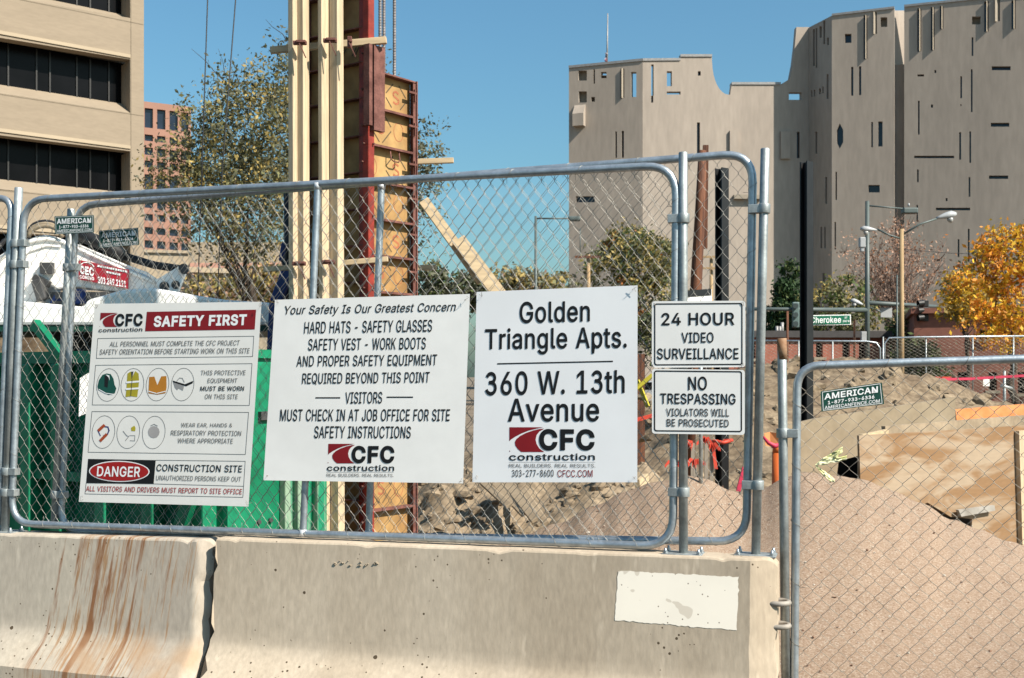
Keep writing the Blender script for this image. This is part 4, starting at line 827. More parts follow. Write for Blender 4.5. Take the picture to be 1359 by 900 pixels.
# ---- flagged stakes, marker tube
def flag(mb, c, w_, h_, rr, n=5):
    for k in range(n):
        a = rr.uniform(-1.6, 1.6); d = Vector((math.sin(a), -abs(math.cos(a)) * .5, 0)) * w_ * rr.uniform(.6, 1.2); p0 = c + Vector((rr.uniform(-.01, .01), 0, rr.uniform(-.01, .02)))
        p1 = p0 + d * .5 + Vector((0, 0, .012)); p2 = p0 + d + Vector((0, 0, -h_ * rr.uniform(.4, 1.3))); hv = Vector((0, 0, -h_))
        mb.add([p0, p1, p2, p2 + hv * .8, p1 + hv, p0 + hv], [(0, 1, 4, 5), (1, 2, 3, 4)])
rr = random.Random(12)
for px, py0, py1, Y, lb_ in ((893, 612, 652, 10.2, 'short dark stake with orange flagging left of the silver post'), (918, 588, 650, 10.0, 'thin stake with a small red flag just right of the silver post'), (936, 583, 655, 10.1, 'thick pale stake with the widest orange flagging'), (943, 590, 655, 10.25, 'thin stake with a long hanging red ribbon beside the black pile'), (921, 612, 655, 9.7, 'lower stake with torn orange ribbon beside the silver post')):
    b_ = P(px, HY, Y); t = thing('survey_stake', lb_, 'stake', (b_.x, b_.y, 0), 0, 'survey stakes beside the gravel pile'); zt = P(px, py0, Y).z
    mb = MB(); mb.bar((b_.x, b_.y, 0), (b_.x + .01, b_.y, zt), .032, .02, (1, 0, 0)); mb.build('shaft', stake_m, t)
    mb = MB(); flag(mb, Vector((b_.x, b_.y - .015, zt)), .085, .035, rr, 7)
    if 'long hanging' in lb_: mb.add([Vector((b_.x, b_.y - .02, zt)), Vector((b_.x + .03, b_.y - .02, zt)), Vector((b_.x + .06, b_.y - .03, zt - .22)), Vector((b_.x + .03, b_.y - .03, zt - .22))], [(0, 1, 2, 3)])
    o = mb.build('flagging', redflag, t); m_ = o.modifiers.new('thickness', 'SOLIDIFY'); m_.thickness = .003
b_ = P(984, HY, 9.8); t = thing('survey_stake', 'leaning stake with a magenta ribbon left of the fence post', 'stake', (b_.x, b_.y, 0), 0, 'survey stakes beside the gravel pile')
mb = MB(); mb.bar(P(978, 690, 9.8), P(989, 612, 9.8), .03, .02, (1, 0, 0)); mb.build('shaft', stake_m, t)
mb = MB(); mb.bar(P(979.5, 652, 9.77), P(988, 620, 9.77), .035, .025, (1, 0, 0)); mb.build('flagging', pinkflag, t)
b_ = P(1028, HY, 10.4); t = thing('marker_tube', 'orange tube marker with a cloth flag behind the fence posts', 'marker', (b_.x, b_.y, 0))
mb = MB(); x = b_.x + .03; mb.tube([(x, 10.4, .2), (x, 10.4, .95)], [.062, .052], 16); mb.tube([(x, 10.4, .95), (x, 10.4, 1.0), (x, 10.4, 1.02)], [.052, .045, .02], 16); mb.build('body', orange, t)
mb = MB(); c = P(1014, 575, 10.3); 
mb.add([c, c + Vector((.06, .03, .01)), c + Vector((.14, -.01, 0)), c + Vector((.14, 0, -.10)), c + Vector((.06, .02, -.125)), c + Vector((.01, 0, -.11))], [(0, 1, 4, 5), (1, 2, 3, 4)]); o = mb.build('flag', orange_cloth, t); o.modifiers.new('t', 'SOLIDIFY').thickness = .003
mb = MB(); mb.tube([P(1013, 580, 10.25), P(1020, 588, 10.2), P(1028, 592, 10.2), P(1036, 590, 10.25)], [.012, .02, .025, .015], 6); mb.build('ribbon', pinkflag, t)
# site debris in the gap between the signs
t = thing('lumber_offcut', 'orange paint marked lumber scrap left of the no trespassing sign', 'offcut', P(856, 556, 13)); mb = MB(); mb.bar(P(842, 558, 13), P(868, 551, 13), .04, .09); mb.build('board', redflag, t)
mb = MB(); mb.bar(P(843, 517, 14), P(866, 498, 14), .05, .03, (0, .3, 1)); mb.bar(P(846, 505, 14.1), P(860, 540, 14), .05, .03); o = mb.build('caution_ribbon', p_yel, None, P(855, 540, 14)); prop(o, 'yellow ribbon tangle seen between the address sign and the small signs', 'ribbon')
mb = MB(); mb.bar(P(850, 470, 16), P(850, 620, 16), .12, .05, (1, 0, 0)); prop(mb.build('wood_plank', woodpole, None, P(850, 620, 16)), 'upright red brown plank in the gap between the address sign and the small signs', 'plank')

# ------------------------------------------------------------------ column formwork
cf = thing('column_formwork', 'column formwork of plywood panels in rusty red steel frames', 'formwork', P(480, 0, 9.1).xy.to_3d() if False else (P(490, HY, 9.0).x, 9.0, 0))
Ld = Vector((.85, -.53, 0)).normalized(); Rd = Vector((.62, .78, 0)).normalized(); UP = Vector((0, 0, 1))
C0 = P(489, HY, 8.8); C0.z = 0                       # near corner between the two faces
LN = Vector((Ld.y, -Ld.x, 0)); RN = Vector((Rd.y, -Rd.x, 0))   # outward normals
LW, RW = .66, .535
def cfp(face, s, z, d=0.0):
    """face 'L' runs leftwards from the corner, 'R' runs rightwards; d outwards"""
    return C0 + (-Ld * s + LN * d if face == 'L' else Rd * s + RN * d) + UP * z
def zz(py, Y): return EYE - (py - HY) / F * Y
topR = zz(92, 8.85); topL = zz(-160, 8.85)
def fbar(mb, face, s0, s1, z0, z1, d0, d1):
    q = [cfp(face, s0, z0, d0), cfp(face, s1, z0, d0), cfp(face, s1, z1, d0), cfp(face, s0, z1, d0)]; ext = (cfp(face, 0, 0, d1) - cfp(face, 0, 0, d0)); mb.prism(q, ext)
# plywood sheets
mb = MB(); fbar(mb, 'R', .03, RW, 0.0, topR, -.085, -.065); plyR = mb.build('plywood_sheet', plyform, cf)
mb = MB(); fbar(mb, 'L', .03, LW, 0.0, topL, -.085, -.065); plyL = mb.build('plywood_sheet', plyform, cf)
mb = MB(); fbar(mb, 'L', LW, LW + .02, 0, topL, -.5, 0); mb.build('end_panel', ruststeel, cf)
# side rails
mb = MB(); fbar(mb, 'R', RW, RW + .012, 0, topR, -.064, .012); fbar(mb, 'R', RW - .03, RW, 0, topR - .02, -.010, .0); mb.build('side_rail', ruststeel, cf)
mb = MB(); fbar(mb, 'L', .0, .052, 0, topL, -.012, .004); fbar(mb, 'R', -.004, .0, 0, topL, -.1, -.004); mb.build('corner_angle', redsteel, cf)
mb = MB(); fbar(mb, 'R', .001, .060, 0, zz(-160, 8.85), -.010, .002); mb.build('corner_angle', redsteel, cf)
# upper rusty channel bolted on the corner
zb, zt = zz(171, 8.75), zz(58, 8.75)
mb = MB(); fbar(mb, 'R', .012, .13, zb, zt, .004, .05); fbar(mb, 'L', -.045, .012, zb + .03, zt, .006, .045); mb.build('rusty_channel', ruststeel, cf)
# ribs
ribR = [zz(y, 8.95) for y in (146, 195, 243, 292, 340, 388, 436, 484, 532, 580, 628, 676)]
mb = MB()
for z in ribR: mb = MB(); fbar(mb, 'R', .062, RW - .001, z, z + .008, -.064, -.002); fbar(mb, 'R', .062, RW - .031, z - .010, z, -.008, -.001); mb.build('rib', ruststeel, cf)
mb = MB()
fbar(mb, 'R', .088, RW - .001, topR - .012, topR, -.064, -.001); mb.build('rib', ruststeel, cf)
ribL = [zz(y, 8.95) for y in (42, 88, 135, 184, 232, 280, 328, 376, 424, 472, 520, 568, 616, 664, 712, -8, -58, -108)]
mb = MB()
for z in ribL: mb = MB(); fbar(mb, 'L', .053, LW, z, z + .008, -.064, .0); mb.build('rib', ruststeel, cf)
mb = MB()
for s0 in (.33, LW - .014): fbar(mb, 'L', s0, s0 + .012, 0, topL - .02, -.064, .002)
mb.build('stiffener', ruststeel, cf)
# printed diamonds on the plywood
mb = MB(); mo = MB(); dk_ = mk('stencil_ink', (0.13, 0.09, 0.04), .7); rd_ = mk('faded_red_stencil', (0.50, 0.16, 0.07), .7)
def strokeR(m, pts, wd, d=-.0635, face='R'):
    for (a, b), (c, e) in zip(pts, pts[1:]):
        p, q = cfp(face, a, b, d), cfp(face, c, e, d); t = (q - p).normalized(); n_ = (RN if face == 'R' else LN).cross(t) * wd / 2
        m.add([p - n_, q - n_, q + n_, p + n_], [(0, 1, 2, 3)])
zs = [topR] + ribR
for i in range(len(zs) - 1):
    z0, z1 = zs[i + 1] + .04, zs[i] - .035; zc = (z0 + z1) / 2 + (.02 if i % 2 else -.01); sc = .37 if i % 2 == 0 else .20; hw, hh = .13, .14
    def cl(s_, z_): return (min(max(s_, .10), RW - .02), min(max(z_, z0), z1))
    for a, b in (((sc - hw, zc), (sc, zc + hh)), ((sc, zc + hh), (sc + hw, zc)), ((sc + hw, zc), (sc, zc - hh)), ((sc, zc - hh), (sc - hw, zc))):
        pts = [(a[0] + (b[0] - a[0]) * k / 8, a[1] + (b[1] - a[1]) * k / 8) for k in range(1, 8)]; pts = [p for p in pts if z0 < p[1] < z1 and .1 < p[0] < RW - .02]
        if len(pts) > 1: strokeR(mb, pts, .010)
    if z0 + .05 < zc < z1 - .05:
        S_ = [(.03, .035), (.0, .05), (-.03, .035), (-.03, .012), (0, 0), (.03, -.014), (.03, -.038), (0, -.052), (-.03, -.038)]; strokeR(mo, [cl(sc + a, zc + b) for a, b in S_], .016)
    oc = sc - .27 if sc > .3 else sc + .2
    strokeR(mo, [cl(oc + .055 * math.cos(a * .5236), zc - .01 + .075 * math.sin(a * .5236)) for a in range(13)], .005)
mb.build('stencil', dk_, plyR); mo.build('stencil', rd_, plyR)
mb = MB(); rr = random.Random(4)
for k in range(16):
    s0, z0 = rr.uniform(.1, .6), rr.uniform(topL - 1.5, topL - .05); strokeR(mb, [(s0, z0), (s0 - .06, z0 + .09)], .012, -.0635, 'L')
mb.build('stencil', dk_, plyL)
# bolts, wedges, handle
mb = MB()
for k, y in enumerate(range(70, 700, 24)):
    c = cfp('L', .035 if k % 2 else .05, zz(y, 8.8), .006); mb.tube([c, c + LN * .02], .008, 6)
    if k % 2: c = cfp('R', .045, zz(y, 8.8), .003); mb.tube([c, c + RN * .02], .007, 6)
for y in (120, 165, 216, 262, 310, 360, 410):
    c = cfp('R', RW - .02, zz(y, 9.1), .005); mb.bar(c - Rd * .07, c + Rd * .015, .02, .016, RN); mb.bar(c + UP * -.07, c + UP * .03, .022, .012, RN)
mb.build('wedge_bolt', ruststeel, cf)
mb = MB(); z = ribR[1] - .045; mb.tube([cfp('R', .26, z + .03, -.02), cfp('R', .26, z - .04, -.01), cfp('R', .29, z - .055, -.008), cfp('R', .34, z - .055, -.008), cfp('R', .36, z - .035, -.01), cfp('R', .36, z + .03, -.02)], .006, 6); mb.build('lifting_handle', ruststeel, cf)
# rebar standing out of the column
rb0 = None
for px, lb_ in ((493, 'leftmost of the ribbed rebars above the formwork'), (504, 'ribbed rebar touching its right neighbour above the formwork'), (509, 'ribbed rebar touching its left neighbour above the formwork'), (522.5, 'rightmost ribbed rebar standing apart above the formwork')):
    p = P(px, HY, 9.15)
    if rb0 is None:
        mb = MB(); base = Vector((p.x, 9.15, .05)); H = 5.6; mb.tube([base, base + UP * H], .0125, 8)
        for k in range(int((H - 3.2) / .022)):
            z = 3.2 + k * .022; mb.tube([base + Vector((.0145 * math.cos(a), .0145 * math.sin(a), z + .008 * math.sin(a))) for a in (0, 1.05, 2.1, 3.14, 4.19, 5.24)], .0028, 3, cyclic=True)
        rb0 = mb.build('rebar', rebar_m, None, base); o = rb0
    else: o = rb0.copy(); COL.objects.link(o); o.location = (p.x, 9.15 + (px - 493) * .002, .05)
    prop(o, lb_, 'rebar', 'rebars of the column')
# lumber strongbacks: each upright is a board of its own
def board(name, label, a, b, wd, th, side, mat, group, cat='board'):
    mb = MB(); mb.bar(a, b, wd, th, side); o = bevel(mb.build(name, mat, None, a if a.z < b.z else b), .004); return prop(o, label, cat, group)
def upright(px, off, wpx, dpx_bot, label, top=-140):
    Y = 8.62 - off; wd = wpx / F * Y; p = P(px, HY, Y); q = P(px + dpx_bot, HY, Y); 
    board('strongback_board', label, Vector((q.x, Y, 0.0)), Vector((p.x - (dpx_bot) / 700 * 140 / F * Y, Y, zz(top, Y))), wd, .075, Ld, lumber, 'upright lumber of the formwork')
upright(389.8, 0.02, 8.5, 2.0, 'narrow leftmost upright board of the formwork'); upright(400.8, .0, 15, 2.0, 'wide upright board beside the leftmost one')
upright(428.5, .03, 6.5, 3.0, 'narrow left board of the right upright lumber pair'); upright(434.7, -.01, 6.0, 2.5, 'middle board squeezed between the right uprights'); upright(446.5, .0, 13.5, 2.0, 'widest right upright board of the formwork')
def cross(x0, y0, x1, y1, Y, lb_, hpx=10): board('cross_brace', lb_, P(x0, y0, Y), P(x1, y1, Y + .0), hpx / F * Y, .04, (0, 0, 1), lumber_h, 'horizontal lumber of the formwork')
cross(359, 67, 513, 53.5, 8.80, 'upper horizontal lumber clamped across the uprights', 9); cross(350, 358, 515, 344, 8.80, 'lower horizontal lumber clamped across the uprights', 7)
cross(548, 215, 602, 213, 9.5, 'short lumber end jutting right of the formwork at mid height', 7); cross(540, 356, 579, 355, 9.5, 'short lumber end jutting right of the formwork low down', 7)
for k, (px, py, lb_) in enumerate(((398, 57, 'rusty clamp on the left uprights at the upper brace'), (438, 54, 'rusty clamp on the right uprights at the upper brace'), (464, 56, 'rusty clamp hooked on the upper brace near the red angle'), (397, 350, 'rusty clamp on the left uprights at the lower brace'), (436, 348, 'rusty clamp on the right uprights at the lower brace'))):
    t = thing('form_clamp', lb_, 'clamp', P(px, py, 8.5), 0, 'rusty clamps on the formwork lumber'); c = P(px, py, 8.52)
    wpx = 18 if k != 2 else 6; mb = MB(); mb.box(c, wpx / F * 8.5, .03, .03 if k != 2 else .085); mb.box(c + Vector((.01, -.02, .006)), wpx / F * 6, .02, .02); bevel(mb.build('jaw', ruststeel, t), .004)
    mb = MB(); mb.bar(c + Vector((.0, -.02, -.01)), c + Vector((.05, -.03, -.12)), .012, .008, (0, 1, 0)); mb.build('wedge', ruststeel, t)
# diagonal lumber brace
br = thing('lumber_brace', 'diagonal double lumber brace leaning against the formwork', 'brace', P(664, 392, 9.3))
mb = MB(); mb.bar(P(562, 266, 9.35), P(640, 374, 9.35), .085, .038, (1, .2, .8)); mb.build('board', lumber_h, br)
mb = MB(); mb.bar(P(608, 318, 9.3), P(668, 398, 9.25), .115, .045, (1, .2, .8)); mb.build('board', lumber_h, br)
mb = MB(); mb.bar(P(668, 398, 9.25), P(800, 600, 9.0), .115, .045, (1, .2, .8)); mb.build('board', lumber_h, br)
# blue articulated prop behind the uprights
bl = thing('blue_prop', 'dark blue steel push prop behind the left uprights', 'prop', (P(372, HY, 9.8).x, 9.8, 0))
mb = MB(); mb.bar(P(377, 322, 9.6), P(373, 347, 9.6), .04, .05, (1, 0, 0)); mb.bar(P(384, 355, 9.6), P(366, 402, 9.6), .1, .08, (1, 0, 0)); mb.bar(P(366, 402, 9.6), P(350, 720, 9.6), .1, .08, (1, 0, 0)); bevel(mb.build('arm', bluep, bl), .012)
mb = MB(); mb.tube([P(377, 345, 9.6), P(382, 358, 9.6)], .03, 10); mb.tube([P(384, 250, 9.7), P(386, 420, 9.7)], .05, 10); mb.build('joint', rubber, bl)
# crane cables
for a, b_, c_, lb_ in ((283, 269.5, 257, 'left thin steel crane cable against the sky'), (330, 295, 283, 'right thin steel crane cable crossing the tree')):
    mb = MB(); mb.tube([P(a, -220, 16), P(b_, 180 if a < 300 else 225, 16), P(c_, 560, 16)], .009, 6); prop(mb.build('crane_cable', rubber, None, P(c_, 560, 16)), lb_, 'cable', 'crane cables')

# ------------------------------------------------------------------ machine, trailer and dumpster on the left
ex = thing('excavator_boom', 'white machine boom with a red contractor banner behind the fence', 'machine', (P(100, HY, 10.5).x, 10.5, 0))
def px_prism(pts, Y, th): return [P(x, y, Y) for x, y in pts], Vector((0, th, 0))
mb = MB(); mb.prism(*px_prism([(-30, 360), (0, 338), (20, 325), (35, 318), (48, 313), (62, 311.5), (76, 315), (92, 322), (105, 328), (130, 340), (165, 355), (190, 365), (206, 373), (224, 388), (228, 395), (225, 402), (192, 393), (150, 387), (110, 382), (92, 381), (75, 385), (64, 378), (52, 392), (48, 402), (30, 408), (-30, 412)], 10.5, .38)); bevel(mb.build('boom', machine_white, ex), .02)
for pts, r_ in (([(-20, 356), (20, 330), (40, 321), (62, 317), (80, 320), (105, 331), (165, 358), (205, 375)], .016), ([(-10, 376), (20, 348), (40, 333), (62, 326), (80, 327)], .010), ([(105, 326), (165, 352), (195, 363), (208, 372)], .012)):
    mb = MB(); mb.tube([P(x, y, 10.49) for x, y in pts], r_, 8); mb.build('weld_flange', machine_white, ex)
mb = MB(); mb.tube([P(78, 300, 10.55), P(140, 325, 10.55), P(165, 340, 10.55)], .062, 14); mb.tube([P(165, 340, 10.55), P(205, 352, 10.55), P(240, 357, 10.55)], .036, 12); mb.build('hydraulic_cylinder', rubber, ex)
mb = MB(); mb.prism(*px_prism([(206, 372), (240, 352), (248, 356), (236, 385), (240, 398), (224, 402), (214, 390)], 10.45, .06)); mb.prism(*px_prism([(206, 372), (240, 352), (248, 356), (236, 385), (240, 398), (224, 402), (214, 390)], 10.85, .06)); mb.build('link_bracket', machine_white, ex)
mb = MB(); mb.tube([P(218, 380, 10.43), P(218, 380, 10.95)], .045, 12); mb.tube([P(233, 378, 10.43), P(233, 378, 10.95)], .04, 12); mb.tube([P(244, 357, 10.4), P(244, 357, 10.95)], .05, 12); mb.build('pin', darkgrey, ex)
mb = MB(); mb.bar(P(54, 356, 10.46), P(71, 356, 10.46), .1, .05); mb.bar(P(46, 368, 10.46), P(65, 378, 10.46), .06, .08); mb.bar(P(50, 372, 10.4), P(58, 398, 10.4), .09, .12, (1, 0, 0)); bevel(mb.build('bracket', darkgrey, ex), .01)
for k in range(3):
    mb = MB(); mb.tube([P(60 - 22 * math.cos(a), 309 + k * 3 - 15 * math.sin(a), 10.7 - .12 * k) for a in (0, .4, .8, 1.2, 1.57, 1.95, 2.35, 2.75, 3.14)], .02, 8); mb.build('hose', tan_hose if k else rubber, ex)
mb = MB(); mb.tube([P(-20, 352, 10.3), P(5, 320, 10.3), P(30, 305, 10.4)], .02); mb.build('hose', rubber, ex)
mb = MB(); mb.prism(*px_prism([(66, 402), (72, 392), (84, 387), (92, 388), (92, 404)], 10.36, .1)); mb.prism(*px_prism([(98, 384), (109, 383), (109, 402), (98, 404)], 10.36, .1)); bevel(mb.build('valve_block', bluep, ex), .01)
mb = MB(); mb.bar(P(74, 392, 10.33), P(92, 392, 10.33), .06, .03); mb.bar(P(70, 404, 10.33), P(90, 404, 10.33), .06, .03); mb.bar(P(160, 389, 10.6), P(160, 470, 10.6), 1.2, .3, (1, 0, 0)); mb.build('mount', darkgrey, ex)
mb = MB(); bq = [(104.4, 344.9), (170.7, 357.8), (169.3, 383.3), (104.4, 370.7)]; mb.prism([P(x, y, 10.46) for x, y in bq], Vector((0, .02, 0))); ban = mb.build('banner', mk('banner_red', (0.50, 0.02, 0.04), .5, var=.06), ex)

tr = thing('trailer', 'white covered trailer body parked behind the green dumpster', 'trailer', (P(150, HY, 9.6).x, 9.6, 0))
mb = MB(); mb.prism([P(x, y, 9.9) for x, y in ((-160, 398), (20, 399), (110, 407), (115, 398), (160, 385), (205, 382), (260, 392), (300, 398), (362, 402), (362, 432), (-160, 432))], Vector((0, 1.6, 0))); bevel(mb.build('body', trailer_white, tr), .03)
mb = MB(); mb.prism([P(x, y, 9.92) for x, y in ((-160, 432), (362, 432), (362, 440), (-160, 440))], Vector((0, 1.55, 0))); mb.build('rail', mk('dark_green_rail', (0.0, 0.06, 0.035), .6), tr)
for px in (-60, 40, 250, 300):
    mb = MB(); mb.tube([P(px, 640, 9.9), P(px, 640, 10.2)], .42, 20); wh = mb.build('wheel', rubber, tr)
    mb = MB(); mb.tube([P(px, 640, 9.88), P(px, 640, 10.21)], .22, 16); mb.build('rim', darkgrey, wh)
mb = MB(); mb.box(P(150, 560, 10.4), 3.2, .2, .25); mb.build('chassis', darkgrey, tr)
mb = MB(); mb.prism([P(x, y, 11.8) for x, y in ((-160, 436), (140, 436), (140, 475), (-160, 475))], Vector((0, .3, 0))); mb.box((P(-10, 0, 12).x, 12, .9), 2, .2, 1.8); prop(mb.build('earth_bank', dirt, None, (P(0, 0, 12).x, 12, 0)), 'tan dirt bank showing between the trailer and the dumpster', 'dirt bank')

# green dumpster
dp = thing('dumpster', 'battered green steel dumpster behind the fence, sunlit on its right end', 'dumpster', (P(200, HY, 8.4).x, 8.4, 0))
DC = P(302, HY, 7.75); DC.z = 0; dl = Vector((-.84, .54, 0)).normalized(); dr = Vector((.50, .865, 0)).normalized(); dn = Vector((dl.y * -1, dl.x, 0)); dn2 = Vector((dr.y, -dr.x, 0))
HT = EYE - (463.5 - HY) / F * 7.9
def dpt(s, d, z): return DC + dl * s + dn * d + UP * z
def dbar(mb, s0, s1, z0, z1, d0, d1): mb.prism([dpt(s0, d0, z0), dpt(s1, d0, z0), dpt(s1, d0, z1), dpt(s0, d0, z1)], dn * (d1 - d0))
mb = MB(); dbar(mb, .0, 3.4, .18, HT - .09, -.04, 0); mb.build('front_wall', greenpaint, dp)
mb = MB(); dbar(mb, -.02, 3.4, HT - .09, HT, -.06, .10); mb.build('top_rail', greenpaint, dp)
for s_ in (.10, .62, 1.14, 1.66, 2.04, 2.62):
    mb = MB(); dbar(mb, s_, s_ + .12, .2, HT - .092, .001, .13); bevel(mb.build('rib', greenpaint, dp), .012)
mb = MB(); dbar(mb, 0, 3.4, .86, .93, .001, .09); mb.build('belt', greenpaint, dp)
mb = MB(); mb.bar(dpt(.12, .16, .95), dpt(.55, .16, .1), .10, .05, dl); mb.bar(dpt(1.98, .12, HT + .22), dpt(1.66, .12, HT - .04), .07, .06, dl); mb.build('strut', greenpaint, dp)
mb = MB(); RL = .98; mb.prism([DC + dr * 0 + UP * .18, DC + dr * RL + UP * .18, DC + dr * RL + UP * (HT - .06), DC + UP * (HT - .06)], dn2 * -.04); mb.build('end_wall', greenpaint, dp)
mb = MB(); mb.prism([DC + dr * .0 + UP * (HT - .06) + dn2 * .03, DC + dr * RL + UP * (HT - .06) + dn2 * .03, DC + dr * RL + UP * HT + dn2 * .03, DC + UP * HT + dn2 * .03], dn2 * -.09); mb.build('end_rail', greenpaint, dp)
for a, b_ in ((.52, .60), (.66, .80), (.88, RL + .01)):
    mb = MB(); mb.prism([DC + dr * a + UP * .15 + dn2 * .001, DC + dr * b_ + UP * .15 + dn2 * .001, DC + dr * b_ + UP * (HT - .1) + dn2 * .001, DC + dr * a + UP * (HT - .1) + dn2 * .001], dn2 * .06); bevel(mb.build('corner_post', scraped, dp), .008)
mb = MB(); mb.prism([DC + dr * .3 + UP * (HT - .5) + dn2 * .002, DC + dr * .5 + UP * (HT - .5) + dn2 * .002, DC + dr * .5 + UP * (HT - .44) + dn2 * .002, DC + dr * .3 + UP * (HT - .44) + dn2 * .002], dn2 * .03)
for s_ in (.30, .42): c = DC + dr * s_ + UP * .62; mb.tube([c, c + dn2 * .02], .016, 10)
mb.build('hinge', darkgrey, dp)
mb = MB(); B2 = DC + dl * 3.4 + dr * RL
mb.prism([DC + dr * (RL - .04) + UP * .18, B2 + dr * -.04 + UP * .18, B2 + dr * -.04 + UP * HT, DC + dr * (RL - .04) + UP * HT], dr * .04); mb.prism([dpt(3.36, 0, .18), dpt(3.36, 0, .18) + dr * RL, dpt(3.36, 0, HT) + dr * RL, dpt(3.36, 0, HT)], dl * .04); mb.prism([dpt(0, -.05, .18), dpt(3.35, -.05, .18), dpt(3.35, -.05, .18) + dr * (RL - .1), dpt(0, -.05, .18) + dr * (RL - .1)], UP * .04); mb.build('hull', interior, dp)
for s_ in (.2, 3.0):
    mb = MB(); c = dpt(s_, -.12, .09); mb.tube([c, c + dr * .12], .088, 14); mb.build('caster', rubber, dp)
mb = MB(); q = [(106, 502), (119, 494), (116, 548), (104.5, 553)]; mb.prism([P(x, y, 7.98) for x, y in q], Vector((0, .01, 0))); mb.build('torn_notice', signwhite, dp)

